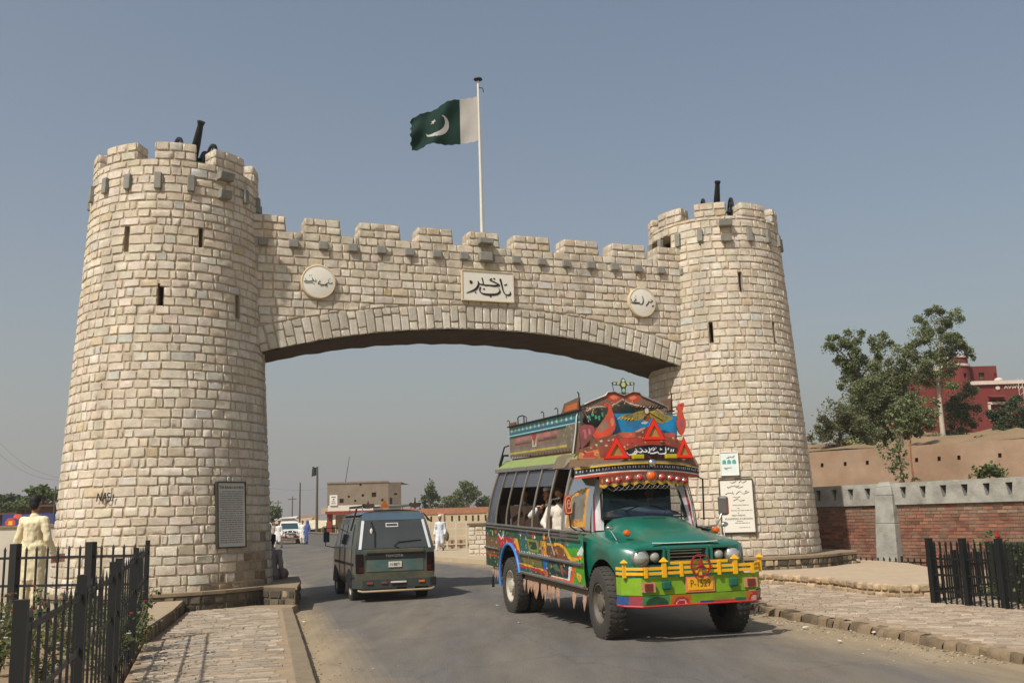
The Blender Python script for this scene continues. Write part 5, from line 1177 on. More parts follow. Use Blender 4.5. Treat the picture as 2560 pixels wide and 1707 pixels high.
# --- front board above the visor with calligraphy and warning triangles
def board_poly(name, poly, y, m, col=None, th=.03, tilt=.0, smooth=None, parent=bus):
    f = lambda u, v, d: (u, y+d-tilt*(v-2.3), v)
    return bo(B().prism(poly, f, -th, 0, col), name, m, parent)
def painted_board(name, outline, y, base, polys, th=.03, res=.016, parent=bus, tilt=0., curve=0.):
    """flat cut-out board with painted face, real thickness"""
    x0, x1 = min(p[0] for p in outline), max(p[0] for p in outline); z0, z1 = min(p[1] for p in outline), max(p[1] for p in outline)
    pf3 = paint_fn(base, polys); b = B(); nx_, nz_ = int((x1-x0)/res)+1, int((z1-z0)/res)+1
    Y = lambda x, z: y-tilt*(z-2.3)-curve*x*x
    # face: clip each column of cells to the outline by scanning in x
    for i in range(nx_):
        xa, xb = lerp(x0, x1, i/nx_), lerp(x0, x1, (i+1)/nx_)
        def spans(x):
            xs__ = []; j = len(outline)-1
            for k in range(len(outline)):
                (ax, az), (bx, bz) = outline[j], outline[k]
                if (ax > x) != (bx > x): xs__.append(az+(bz-az)*(x-ax)/(bx-ax))
                j = k
            xs__.sort(); return list(zip(xs__[::2], xs__[1::2]))
        sa, sb_ = spans(xa+1e-5), spans(xb-1e-5)
        if len(sa) != len(sb_): sm = spans((xa+xb)/2); sa = sb_ = sm
        for (la, ha), (lb, hb) in zip(sa, sb_):
            m_ = max(1, int(max(ha-la, hb-lb)/res)); 
            for q in range(m_):
                za0, za1, zb0, zb1 = lerp(la, ha, q/m_), lerp(la, ha, (q+1)/m_), lerp(lb, hb, q/m_), lerp(lb, hb, (q+1)/m_)
                b.add([(xa, Y(xa, za0), za0), (xb, Y(xb, zb0), zb0), (xb, Y(xb, zb1), zb1), (xa, Y(xa, za1), za1)], [(3, 2, 1, 0)], pf3((xa+xb)/2, (za0+za1+zb0+zb1)/4))
    n = len(outline); e = srgb(92, 70, 54)
    b.add([(x, Y(x, z), z) for x, z in outline]+[(x, Y(x, z)-th, z) for x, z in outline], [(i, (i+1) % n, n+(i+1) % n, n+i) for i in range(n)]+[tuple(range(n, 2*n))], e)
    return bo(b, name, M_paint, parent)
def sp2(pts, k=4): return [(float(p[0]), float(p[1])) for p in spline(pts, k, True)]
crown = bpy.data.objects.new('crown', None); COL.objects.link(crown); crown.parent = bus
# big arched board at the back
half = [(.0, 3.37), (.15, 3.43), (.26, 3.42), (.30, 3.37), (.56, 3.27), (.72, 3.20), (.78, 3.05), (.80, 2.85), (.86, 2.5)]
outl = [(-x, z) for x, z in half[::-1]]+half[1:]
inn = [(.02, 3.29), (.11, 3.23), (.26, 3.19), (.48, 3.18), (.61, 3.10), (.68, 2.98), (.55, 2.9), (0, 2.86), (-.55, 2.9), (-.68, 2.98), (-.61, 3.10), (-.48, 3.18), (-.26, 3.19), (-.1, 3.23)]
ap = [((216, 206, 186), [(x*1.06, 2.93+(z-2.93)*1.13) for x, z in inn]), ((112, 74, 58), [(x*1.035, 2.93+(z-2.93)*1.075) for x, z in inn]), ((34, 46, 38), inn)]
for s in (-1, 1):
    ap.append(((196, 72, 48), sp2([(s*.02, 3.36), (s*.12, 3.415), (s*.24, 3.40), (s*.28, 3.33), (s*.16, 3.27), (s*.06, 3.30)])))
    ap.append(((226, 130, 90), sp2([(s*.08, 3.36), (s*.16, 3.385), (s*.22, 3.35), (s*.14, 3.31)])))
    for k in range(40): ap.append(((206, 200, 186), ngon(s*rnd.uniform(.55, .78), rnd.uniform(2.95, 3.2), .010, .010, 6)))
    for k in range(6): ap.append(((80, 170, 130) if s > 0 else (200, 190, 160), ngon(s*(.30+.055*k), 3.06+.03*math.sin(k*2), .02, .035, 7)))
for k in range(70):
    x_ = rnd.uniform(-.8, .8); ap.append((rnd.choice([(206, 176, 120), (70, 90, 80), (180, 60, 48), (90, 60, 48)]), ngon(x_, 3.36-.3*abs(x_)-rnd.uniform(0, .12), .012, .012, 5)))
ab = painted_board('arched_board', outl, -1.18, (132, 100, 80), ap, .05, .014, crown)
bo(B().tube([(x, -1.17, z+.008) for x, z in outl], .014, 6), 'arch_edge', mat('silver_edge', srgb(200, 196, 186), rough=.35, metal=.6), ab, smooth=60)
# winged ornament on the crown
og = painted_board('top_ornament', sp2([(0, 3.65), (.035, 3.62), (.05, 3.57), (.10, 3.585), (.17, 3.585), (.19, 3.56), (.14, 3.535), (.06, 3.53), (.035, 3.47), (.03, 3.40), (-.03, 3.40), (-.035, 3.47), (-.06, 3.53), (-.14, 3.535), (-.19, 3.56), (-.17, 3.585), (-.10, 3.585), (-.05, 3.57), (-.035, 3.62)]), -1.16, (58, 74, 72),
    [((206, 206, 130), ngon(0, 3.545, .036, .036)), ((200, 216, 170), ngon(0, 3.61, .024, .024)), ((170, 206, 150), ngon(0, 3.46, .024, .03)), ((190, 206, 130), ngon(.085, 3.56, .02, .02)), ((190, 206, 130), ngon(.145, 3.565, .02, .018)), ((190, 206, 130), ngon(-.085, 3.56, .02, .02)), ((190, 206, 130), ngon(-.145, 3.565, .02, .018))], .012, .008, crown)
for s in (-1, 1): bo(B().tube([(s*.18, -1.165, 3.56), (s*.16, -1.165, 3.43), (s*.03, -1.165, 3.41)], .006, 5), 'ornament_stay', M_dark, og)
# blue field, scrolls, peacocks, eagle
painted_board('blue_board', [(.34, 3.08), (.30, 2.72), (-.72, 2.72), (-.75, 3.05), (-.5, 3.07), (0, 3.085)], -.90, (28, 146, 204), [((20, 96, 140), ngon(.2, 2.96, .012)), ((20, 96, 140), ngon(-.5, 2.97, .012)), ((20, 96, 140), ngon(-.3, 2.9, .012))], .03, .02, crown)
scr = [(.92, 2.42), (.90, 2.55), (.74, 2.60), (.66, 2.70), (.50, 2.68), (.42, 2.74), (.28, 2.79), (.08, 2.79), (-.05, 2.85), (-.20, 2.88), (-.32, 2.85), (-.42, 2.78), (-.60, 2.78), (-.66, 2.68), (-.78, 2.66), (-.86, 2.55), (-.92, 2.42)]
sc_p = [((206, 92, 66), sp2([(.30, 2.80), (.10, 2.81), (.05, 2.73), (.25, 2.72)])), ((206, 92, 66), sp2([(-.44, 2.80), (-.58, 2.80), (-.60, 2.73), (-.45, 2.73)])), ((224, 160, 130), sp2([(.06, 2.83), (-.08, 2.88), (-.12, 2.85), (.02, 2.79)])), ((180, 70, 54), [(-.4, 2.7), (.3, 2.7), (.34, 2.55), (-.6, 2.55)]), ((206, 130, 60), [(.9, 2.5), (.62, 2.55), (.6, 2.42), (.92, 2.42)]), ((196, 66, 52), [(.86, 2.48), (.7, 2.52), (.66, 2.44), (.84, 2.43)]), ((120, 84, 62), sp2([(.9, 2.54), (.74, 2.59), (.66, 2.68), (.55, 2.62), (.75, 2.54)])), ((206, 130, 60), [(-.7, 2.55), (-.9, 2.5), (-.92, 2.42), (-.72, 2.42)])]
for k in range(150):
    x_ = rnd.uniform(-.9, .9); z_ = rnd.uniform(2.42, 2.86-.25*abs(x_)); sc_p.append((rnd.choice([(216, 150, 90), (112, 60, 46), (196, 66, 50), (150, 110, 80), (206, 190, 160)]), ngon(x_, z_, rnd.uniform(.01, .03), rnd.uniform(.008, .018), 7)))
painted_board('scroll_board', scr, -.70, (146, 76, 60), sc_p, .04, .012, crown, curve=.12)
def creature(name, parts, y, parent=crown):
    r = None
    for k, (nm, col, outline, dy) in enumerate(parts):
        o = painted_board(nm if r else name, sp2(outline, 3), y+dy, col[0], [(c, p) for c, p in col[1:]], .025, .014, r or parent)
        if r is None: r = o
    return r
pea = [(.49, 3.20), (.42, 3.235), (.37, 3.20), (.36, 3.13), (.33, 3.04), (.31, 2.91), (.34, 2.82), (.42, 2.75), (.54, 2.72), (.63, 2.71), (.68, 2.75), (.60, 2.86), (.51, 2.97), (.43, 3.08), (.42, 3.16)]
creature('peacock', [('body', ((224, 84, 58), ((160, 120, 100), sp2([(.55, 2.92), (.47, 2.98), (.42, 2.9), (.5, 2.82), (.6, 2.8)])), ((240, 150, 120), ngon(.36, 2.95, .03, .06)), ((206, 50, 50), ngon(.43, 3.2, .02, .02))), pea, 0), ('tail', ((154, 78, 84), ((196, 120, 120), [(.82, 2.84), (.80, 2.7), (.77, 2.72), (.78, 2.84)]), ((200, 120, 120), [(.74, 2.85), (.73, 2.76), (.70, 2.78), (.71, 2.86)])), [(.86, 2.88), (.68, 2.90), (.64, 2.83), (.70, 2.72), (.83, 2.58), (.87, 2.60)], -.012)], -.80)
pr = [(-.74, 3.22), (-.81, 3.24), (-.82, 3.20), (-.79, 3.12), (-.80, 3.05), (-.83, 2.95), (-.81, 2.84), (-.76, 2.75), (-.70, 2.81), (-.68, 2.93), (-.70, 3.04), (-.72, 3.12), (-.69, 3.15)]
creature('peacock', [('body', ((220, 82, 58), ((170, 90, 110), sp2([(-.76, 3.0), (-.79, 2.94), (-.76, 2.86), (-.73, 2.93)])), ((206, 50, 50), ngon(-.77, 3.2, .02, .02))), pr, 0)], -.80)
gold = (150, 132, 62)
eg = creature('eagle', [('body', ((150, 76, 40),), [(-.13, 3.08), (-.23, 3.08), (-.23, 2.99), (-.18, 2.96), (-.13, 2.99)], 0), ('head', ((216, 210, 196),), [(-.15, 3.14), (-.19, 3.15), (-.21, 3.11), (-.19, 3.07), (-.15, 3.08)], .012),
    ('tail', ((200, 206, 206),), [(-.08, 2.93), (-.14, 3.0), (-.22, 3.0), (-.17, 2.92)], -.005)], -.76)
for nm, pts in (('wing', [(.26, 3.02), (.18, 3.055), (.09, 3.055), (-.02, 3.10), (-.14, 3.12), (-.16, 3.04), (-.10, 2.99), (.01, 2.965), (.10, 2.96), (.16, 2.97), (.22, 2.985)]), ('wing', [(-.22, 3.10), (-.32, 3.12), (-.40, 3.09), (-.47, 3.05), (-.60, 3.01), (-.56, 2.98), (-.50, 2.95), (-.40, 2.92), (-.30, 2.95), (-.23, 3.01)])):
    wg = painted_board(nm, pts, -.745, gold, [((84, 76, 48), ngon(rnd.uniform(-.5, .2), rnd.uniform(2.96, 3.1), .012, .008, 6)) for _ in range(60)]+[((190, 160, 50), sp2([pts[0], pts[1], ((pts[0][0]+pts[-1][0])/2, pts[-1][1]+.02), pts[-1]]))], .02, .010, eg)
    for k in range(5):
        x, z = pts[0]; x2 = lerp(pts[0][0], pts[6][0], k/7); z2 = lerp(pts[0][1]-.01, pts[6][1]-.01, k/7); s = 1 if pts[0][0] > 0 else -1
        bo(B().tube([(x2, -.738, z2), (x2+s*.05, -.73, z2-.03)], [.012, .004], 5), 'feather', mat('gold_feather', srgb(176, 150, 50), rough=.5), wg)
for k in range(9):
    x = -.10-.05*k; bo(B().tube([(x, -.90, 3.16), (x-.035, -.88, 3.205)], .008, 5), 'comb_spike', M_dark, crown)
bo(B().tube([(-.08, -.90, 3.16), (-.52, -.90, 3.165)], .008, 5), 'comb_bar', M_dark, crown)
nb = painted_board('calligraphy_board', [(.27, 2.52), (.08, 2.585), (-.15, 2.605), (-.43, 2.59), (-.58, 2.55), (-.60, 2.46), (-.37, 2.445), (.17, 2.445), (.26, 2.46)], -.615, (22, 24, 46), [], .02, .03, crown)
s2x = lambda u: .25-(u-750)*.001145
f9 = lambda u, v, d: (s2x(u), -.613+d, 2.60-(v-960)*.00103)
tx = [[(760, 1060), (790, 1095, 1.2), (850, 1080), (880, 1040)], [(880, 1010), (900, 1050, 1.2), (870, 1088), (840, 1070)], [(905, 1050), (950, 1062, 1.3), (975, 1030), (940, 1005)], [(975, 1050), (1020, 1056, 1.2), (1040, 1040), (1010, 1020)], [(1066, 990), (1076, 1050, 1.2), (1050, 1070)], [(1090, 1030), (1120, 1000), (1150, 1010), (1120, 1040)], [(1078, 1078), (1130, 1076, 1.2), (1190, 1060), (1200, 1085), (1290, 1080, 1.3), (1300, 1040)], [(1160, 985), (1172, 1010)], [(1225, 1000), (1232, 1030)], [(1250, 1020), (1220, 1030)], [(1300, 985), (1302, 1060, 1.2)], [(1330, 1030), (1345, 1000)], [(1372, 1060), (1380, 1020)], [(1400, 1060), (1412, 1020)]]
bo(strokes(B(), tx, f9, 17, d1=.006), 'lettering', mat('white_letter', srgb(232, 230, 224), rough=.5), nb)
for pts in ([(.41, 2.73), (.63, 2.39), (.21, 2.40)], [(-.19, 3.0), (.01, 2.66), (-.38, 2.66)], [(-.68, 2.72), (-.52, 2.40), (-.82, 2.39)]):
    c = vec(*[sum(p[k] for p in pts)/3 for k in (0, 1)]); y0 = -.56 if pts[0][0] > -.5 else -.60
    tri = bpy.data.objects.new('warning_triangle', None); COL.objects.link(tri); tri.parent = bus
    for f0, f1, yy, m in ((1.0, .80, 0, mat('dark_red_edge', srgb(170, 26, 26), rough=.4)), (.86, .50, .012, M_red)):
        b = B()
        for k in range(3):
            a, d = vec(*pts[k]), vec(*pts[(k+1) % 3]); ao, do, ai, di = c+(a-c)*f0, c+(d-c)*f0, c+(a-c)*f1, c+(d-c)*f1
            b.hexa([(*ao[:1], y0-.012, ao[1]), (do[0], y0-.012, do[1]), (di[0], y0-.012, di[1]), (ai[0], y0-.012, ai[1]), (ao[0], y0+yy, ao[1]), (do[0], y0+yy, do[1]), (di[0], y0+yy, di[1]), (ai[0], y0+yy, ai[1])])
        bo(b, 'triangle_frame', m, tri)
    b = B().add([(*(c+(vec(*p)-c)*.5)[:1], y0-.01, (c+(vec(*p)-c)*.5)[1]) for p in pts], [(0, 1, 2)]); bo(b, 'triangle_field', mat('ochre_field', srgb(168, 128, 70), var=.3, scale=20, rough=.6), tri)
# base shelf of the crown
bo(B().hexa([(-.93, -1.2, 2.30), (.93, -1.2, 2.30), (.93, -.66, 2.30), (-.93, -.66, 2.30), (-.9, -1.2, 2.42), (.9, -1.2, 2.42), (.9, -.72, 2.42), (-.9, -.72, 2.42)]), 'crown_shelf', mat('brown_shelf', srgb(120, 92, 70), var=.2, rough=.7), crown)
# --- roof rack with painted side boards
rack = bpy.data.objects.new('roof_rack', None); COL.objects.link(rack); rack.parent = bus
rkp = [((52, 128, 134), [(-4.8, 2.98), (-1, 2.98), (-1, 3.13), (-4.8, 3.13)]), ((40, 88, 110), [(-4.8, 2.98), (-1, 2.98), (-1, 3.03), (-4.8, 3.03)]), ((140, 196, 206), [(-4.8, 2.965), (-1, 2.965), (-1, 2.985), (-4.8, 2.985)]), ((136, 96, 84), [(-4.5, 2.76), (-2.1, 2.74), (-2.1, 2.93), (-4.5, 2.92)]), ((166, 110, 104), [(-4.4, 2.85), (-3.5, 2.85), (-3.5, 2.91), (-4.4, 2.91)]), ((170, 110, 100), [(-3.1, 2.85), (-2.15, 2.86), (-2.15, 2.92), (-3.1, 2.91)]), ((84, 64, 50), [(-4.4, 2.78), (-3.5, 2.78), (-3.5, 2.82), (-4.4, 2.82)]), ((84, 64, 50), [(-3.1, 2.78), (-2.15, 2.78), (-2.15, 2.83), (-3.1, 2.82)]), ((160, 44, 44), [(-3.42, 2.95), (-3.18, 2.95), (-3.22, 2.82), (-3.38, 2.82)]), ((206, 196, 170), [(-3.46, 2.88), (-3.36, 2.82), (-3.34, 2.74), (-3.26, 2.74), (-3.22, 2.82), (-3.12, 2.9), (-3.2, 2.8), (-3.2, 2.72), (-3.4, 2.72), (-3.4, 2.8)]), ((182, 164, 60), [(-4.8, 2.635), (-1.7, 2.635), (-1.7, 2.665), (-4.8, 2.665)]), ((124, 108, 100), [(-4.8, 2.67), (-1.7, 2.67), (-1.7, 2.71), (-4.8, 2.71)])]
for k in range(16): rkp.append((rnd.choice([(170, 196, 190), (150, 160, 176), (176, 186, 120)]), ngon(-4.6+.225*k, 3.06, .05, .035, 8)))
for k in range(20): rkp.append(((150, 136, 112), ngon(rnd.uniform(-1.95, -1.2), rnd.uniform(2.7, 2.95), .03, .025, 6)))
rkf = paint_fn((112, 104, 86), rkp)
for sx in (1, -1):
    b = B(); ny, nz_ = 120, 32
    for i in range(ny):
        for j in range(nz_):
            y0, y1 = lerp(-4.75, -1.08, i/ny), lerp(-4.75, -1.08, (i+1)/ny); z0, z1 = lerp(2.60, 3.13, j/nz_), lerp(2.60, 3.13, (j+1)/nz_); zz = lambda z, y: z
            b.add([(sx*.76, y0, z0), (sx*.76, y1, z0), (sx*.76, y1, z1), (sx*.76, y0, z1)], [(0, 1, 2, 3)], rkf((y0+y1)/2, (z0+z1)/2))
    b.hexa([(sx*.72, -4.75, 2.6), (sx*.755, -4.75, 2.6), (sx*.755, -1.08, 2.6), (sx*.72, -1.08, 2.6), (sx*.72, -4.75, 3.13), (sx*.755, -4.75, 3.13), (sx*.755, -1.08, 3.13), (sx*.72, -1.08, 3.13)], srgb(96, 84, 66))
    sb_ = bo(b, 'rack_side_board', M_paint, rack)
    bo(B().box(min(sx*.72, sx*.80), max(sx*.72, sx*.80), -4.77, -1.08, 3.13, 3.15), 'rack_top_edge', M_dark, sb_)
    bo(B().box(min(sx*.765, sx*.785), max(sx*.765, sx*.785), -4.75, -1.7, 2.955, 2.975), 'rack_moulding', mat('pale_blue_line', srgb(130, 186, 196), rough=.5), sb_)
    for k in range(24):
        y = -4.7+.15*k; bo(B().add([(sx*.77, y, 2.61), (sx*.77, y+.14, 2.61), (sx*.77, y+.12, 2.575), (sx*.77, y+.07, 2.555), (sx*.77, y+.02, 2.575)], [(0, 1, 2, 3, 4)]), 'scallop', mat('scallop_tin', srgb(104, 92, 72), var=.2, rough=.6), sb_)
    bo(B().box(min(sx*.74, sx*.77), max(sx*.74, sx*.77), -4.75, -4.35, 3.14, 3.21), 'rack_end_board', mat('old_red_board', srgb(120, 76, 56), var=.3, scale=12, rough=.7), sb_)
    bo(B().prism([(-1.9, 3.14), (-1.1, 3.14), (-1.08, 3.34), (-1.72, 3.30)], lambda u, v, d: (sx*(.755+d), u, v), -.015, .015), 'rack_front_board', mat('carved_board', srgb(110, 84, 62), var=.4, scale=14, rough=.7), sb_)
    bo(B().prism([(-1.7, 3.17), (-1.15, 3.17), (-1.13, 3.27), (-1.62, 3.25)], lambda u, v, d: (sx*(.755+d), u, v), .016, .02), 'rack_front_panel', mat('orange_panel', srgb(176, 96, 50), var=.3, scale=20, rough=.6), sb_)
    for y in (-4.72, -3.7, -2.75, -2.05): bo(B().tube([(sx*.76, y, 3.14), (sx*.76, y, 3.24), (sx*.77, y-.05, 3.27), (sx*.775, y-.10, 3.25)], .008, 6), 'rack_hook', M_dark, sb_)
    bo(B().tube([(sx*.76, -4.2, 3.14), (sx*.76, -4.2, 3.27), (sx*.76, -4.12, 3.29), (sx*.76, -3.9, 3.29), (sx*.76, -3.84, 3.27), (sx*.76, -3.84, 3.14)], .011, 6), 'rack_handle', M_dark, sb_)
    bo(B().tube([(sx*.76, -1.09, 3.14), (sx*.76, -1.09, 3.40), (sx*.77, -1.12, 3.42)], .01, 6), 'rack_stanchion', M_dark, sb_)
    b = B().tube([(sx*.80, -4.76, 2.62), (sx*.82, -4.98, 2.63), (sx*.86, -5.12, 2.40)], .02, 8).tube([(sx*.78, -4.76, 2.8), (sx*.82, -4.9, 2.78), (sx*.86, -5.14, 2.45)], .014, 8); bo(b, 'ladder_rail', M_dark, rack, smooth=60)
bo(B().box(-.72, .72, -4.75, -1.1, 2.53, 2.56), 'rack_floor', MATS['old_red_board'] if 'old_red_board' in MATS else M_dark, rack)
bo(B().box(-.75, .75, -4.78, -4.74, 2.6, 3.1), 'rack_tail_board', MATS['carved_board'], rack)
# ================================================================= van, jeep, people
def loft_body(sections, yrear, yfront, prof, n):
    b = B(); rows = []
    for t in sections:
        p = prof(t); row = []
        for x, z in p+[(-x, z) for x, z in p[::-1]]: row.append((x, lerp(yrear(z), yfront(z), t), z))
        rows.append(row)
    m_ = len(rows[0]); b.add([q for r in rows for q in r], [(j*m_+i+1, (j+1)*m_+i+1, (j+1)*m_+i, j*m_+i) for j in range(len(rows)-1) for i in range(m_-1)])
    k = m_//2
    for r, rev in ((0, False), (len(rows)-1, True)):
        for i in range(k-1):
            q = (r*m_+i, r*m_+i+1, r*m_+m_-2-i, r*m_+m_-1-i); n0 = len(b.v)-len(rows)*m_
            b.f.append(tuple(j+n0 for j in (q if not rev else q[::-1]))); b.c.append(None)
    return b
van = thing('van', 'battered grey green minivan seen from behind with a roof rack and rear wiper', 'van', (-2.78, 21.13, 0), R_(18))
M_van = mat('faded_van_paint', srgb(64, 72, 68), var=.25, scale=2.5, rough=.42, spec=.5, coat=.2, col2=srgb(112, 102, 84), c2scale=1.4, c2amt=.7)
M_vroof = mat('roof_reflection_blue', srgb(74, 92, 106), var=.15, scale=3, rough=.3, coat=.4)  # bluish reflection on the roof painted in as base colour
M_vg = mat('van_glass', srgb(22, 26, 26), var=.1, rough=.08, spec=.7, alpha=.9)
rs = lambda z: -.80+max(0, z-1.05)*.40
fs_ = lambda z: 2.95-max(0, z-.95)*.85
def vprof(t):
    k = .06*max(0, (t-.8)/.2)**2
    p = [(.70-k, .30), (.80-k, .40), (.83-k, .62), (.83-k, .85), (.82-k, 1.06), (.765-k, 1.40), (.71-k, 1.64), (.66-k, 1.745), (.56-k, 1.81), (.3, 1.845), (.0+.001, 1.855)]
    return p
vb = loft_body([0, .06, .15, .3, .45, .6, .75, .85, .93, 1], rs, fs_, vprof, 0)
vbody = vb.obj('body', M_van, van, smooth=40)
# roof cap, its bluish reflection put into the paint colour
rc = B(); rc.grid(12, 12, lambda u, v: (lerp(-.70, .70, u), lerp(-.50, 1.9, v), 1.862-.0-.10*abs(2*u-1)**3-.015*(0 if v < .9 else 1))); rc.obj('roof_skin', M_vroof, van, smooth=180)
rr = B().add([(-.66, rs(1.65)-.012, 1.65), (.66, rs(1.65)-.012, 1.65), (.62, -.50, 1.80), (-.62, -.50, 1.80), (.55, -.46, 1.84), (-.55, -.46, 1.84)], [(0, 1, 2, 3), (3, 2, 4, 5)]); rr.obj('rear_header', M_vroof, van)
def rear(x, z, d): return (x, rs(z)-d, z)
rw = B().add([rear(-.70, 1.08, .012), rear(.70, 1.08, .012), rear(.60, 1.63, .012), rear(-.60, 1.63, .012)], [(0, 1, 2, 3)]).obj('rear_window', mat('hazy_rear_glass', srgb(62, 64, 60), var=.25, scale=1.6, rough=.12, spec=.8), van)
for s in (-1, 1):
    B().add([rear(s*.70, 1.07, .016), rear(s*.755, 1.07, .010), rear(s*.655, 1.66, .010), rear(s*.60, 1.64, .016)], [(0, 1, 2, 3) if s > 0 else (3, 2, 1, 0)]).obj('window_pillar', mat('pale_pillar', srgb(206, 208, 206), rough=.4), van)
    B().box(min(s*.66, s*.81), max(s*.66, s*.81), -.825, -.79, .60, .98).obj('tail_lamp', mat('dark_tail_lamp', srgb(26, 16, 16), var=.2, rough=.2), van, bevel=.01)
    B().box(min(s*.665, s*.75), max(s*.665, s*.75), -.83, -.80, .62, .72).obj('brake_lens', mat('brake_red', srgb(74, 22, 22), rough=.2), van)
B().tube([rear(.08, 1.08, .03), rear(-.02, 1.13, .035), rear(-.42+.5, 1.20, .03), rear(.55, 1.23, .025)], .009, 6).obj('rear_wiper', M_dark, rw)
B().tube([rear(-.46, 1.62, .03), rear(-.40, 1.4, .035), rear(-.42, 1.12, .03)], .014, 6).obj('hanging_strap', M_dark, rw)
B().ell(rear(-.34, 1.44, -.05), (.06, .02, .06), 10, 8).obj('hanging_charm', mat('pink_charm', srgb(170, 50, 70), rough=.6), rw)
B().ell(rear(-.47, 1.43, .03), (.03, .02, .06), 10, 8).obj('paper_flag', mat('paper_white', srgb(210, 206, 200), rough=.6), rw)
st = B()
for a in ((-.16, 1.51, .10, 1.525), (-.16, 1.575, .10, 1.59), (-.16, 1.525, -.145, 1.575), (.085, 1.525, .10, 1.575)):
    st.add([rear(a[0], a[1], .016), rear(a[2], a[1], .016), rear(a[2], a[3], .016), rear(a[0], a[3], .016)], [(0, 1, 2, 3)])
st.obj('window_sticker', mat('paper_white', srgb(210, 206, 200)), rw)
B().box(-.62, .62, -.815, -.79, .865, .965).obj('garnish', mat('black_garnish', srgb(34, 32, 28), var=.3, rough=.6), van)
text_part('maker_name', 'TOYOTA', .072, mat('grey_letter', srgb(150, 148, 140)), van, frame_mat((-.02, -.818, .925), vec(1, 0, 0), vec(0, 0, 1), vec(0, -1, 0)), .003, sx=1.25)
B().box(-.59, .59, -.812, -.79, .62, .855).obj('tailgate_panel', mat('teal_panel', srgb(66, 96, 92), var=.25, scale=4, rough=.5, col2=srgb(120, 106, 84), c2scale=2.4, c2amt=.6), van)
B().box(-.80, .80, -.815, -.79, .45, .60).obj('lower_panel', mat('muddy_panel', srgb(88, 82, 64), var=.35, scale=5, rough=.7, col2=srgb(60, 76, 62), c2scale=3, c2amt=.7), van)
B().box(-.60, .60, -.84, -.80, .985, 1.06).obj('tailgate_ledge', MATS['muddy_panel'], van, bevel=.012)
np_ = B().box(-.14, .13, -.83, -.81, .70, .81).obj('number_plate', mat('white_plate', srgb(210, 206, 190), var=.1, rough=.5), van)
text_part('plate_text', 'N·8871', .085, M_black, np_, frame_mat((-.005, -.832, .752), vec(1, 0, 0), vec(0, 0, 1), vec(0, -1, 0)), .002, sx=.85)
bmp = B()
for x0, x1, y0, y1 in ((-.86, -.70, -.80, -.93), (-.70, .70, -.93, -.93), (.70, .86, -.93, -.80)):
    bmp.hexa([(x0, y0, .30), (x1, y1, .30), (x1, -.6, .30), (x0, -.6, .30), (x0, y0-.01, .47), (x1, y1-.01, .47), (x1, -.6, .47), (x0, -.6, .47)])
bm_ = bmp.obj('rear_bumper', mat('dark_bumper', srgb(60, 66, 60), var=.25, scale=5, rough=.6), van)
for x, c in ((-.55, (150, 66, 50)), (-.25, (120, 70, 56)), (.52, (206, 110, 40))): B().box(x-.06, x+.06, -.955, -.93, .385, .425).obj('reflector', mat('refl_%d' % c[1], srgb(*c), rough=.3), bm_)
B().box(-.12, .20, -.955, -.935, .395, .425).obj('bumper_sticker', mat('paper_white'), bm_); B().box(-.10, .18, -.956, -.937, .365, .393).obj('bumper_sticker', mat('brake_red'), bm_)
B().tube([(-.78, -.9, .26), (-.70, -.96, .24), (.70, -.96, .24), (.78, -.9, .26)], .022, 8).obj('step_bar', mat('tan_bar', srgb(170, 146, 112), var=.2, rough=.6), van, smooth=60)
for s in (-1, 1):
    wheel(van, s*.72, 0, .30, .19, s, .18, n=28, rim_m=rim_w); wheel(van, s*.72, 2.15, .30, .19, s, .18, n=28, rim_m=rim_w)
    sx_ = lambda z: s*((.82 if z < 1.07 else lerp(.82, .71, (z-1.06)/.58))+.006)
    for y0, y1 in ((-.30, .62), (.70, 1.40), (1.48, 2.0)):
        zz_ = [(1.10, .814, 0), (1.38, .770, .5), (1.58, .725, 1)]; vv = []
        for z, x, f in zz_: vv += [(s*(x+.012), y0+(.12 if y0 < 0 else .02)*f, z), (s*(x+.012), y1-(.25 if y1 > 1.9 else .03)*f, z)]
        B().add(vv, [(0, 1, 3, 2), (2, 3, 5, 4)]).obj('side_window', M_vg, van)
    for y in (-.34, .66, 1.44): B().tube([(s*.838, y, .42), (s*.840, y, .85), (s*.826, y, 1.08)], .006, 5).obj('panel_seam', M_dark, van)
    B().box(min(s*.826, s*.845), max(s*.826, s*.845), -.6, 2.2, .74, .79).obj('side_moulding', M_dark, van)
    B().tube([(s*.69, -.4, 1.70), (s*.69, 1.9, 1.70)], .012, 6).obj('rain_gutter', M_chrome, van)
    a = [(.0+.37*math.cos(R_(t)), .30+.37*math.sin(R_(t))) for t in range(0, 181, 15)]
    B().prism([(y, z) for y, z in a], lambda u, v, d: (s*(.80+d), u, v), 0, .035).obj('wheel_well', M_dark, van)
    B().prism([(y+2.15, z) for y, z in a], lambda u, v, d: (s*(.80+d), u, v), 0, .035).obj('wheel_well', M_dark, van)
    mr = B().box(s*1.02-.07, s*1.02+.07, 2.28, 2.34, 1.18, 1.42).obj('wing_mirror', mat('teal_mirror', srgb(54, 76, 78), rough=.5), van, bevel=.02)
    B().tube([(s*.76, 2.2, 1.5), (s*1.04, 2.3, 1.5), (s*1.04, 2.3, 1.1), (s*.82, 2.25, 1.05)], .012, 6).obj('mirror_arm', M_dark, mr)
B().add([(-.68, fs_(1.10)+.01, 1.10), (.68, fs_(1.10)+.01, 1.10), (.60, fs_(1.62)+.01, 1.62), (-.60, fs_(1.62)+.01, 1.62)], [(3, 2, 1, 0)]).obj('windscreen', M_vg, van)
rk_ = bpy.data.objects.new('roof_rack', None); COL.objects.link(rk_); rk_.parent = van
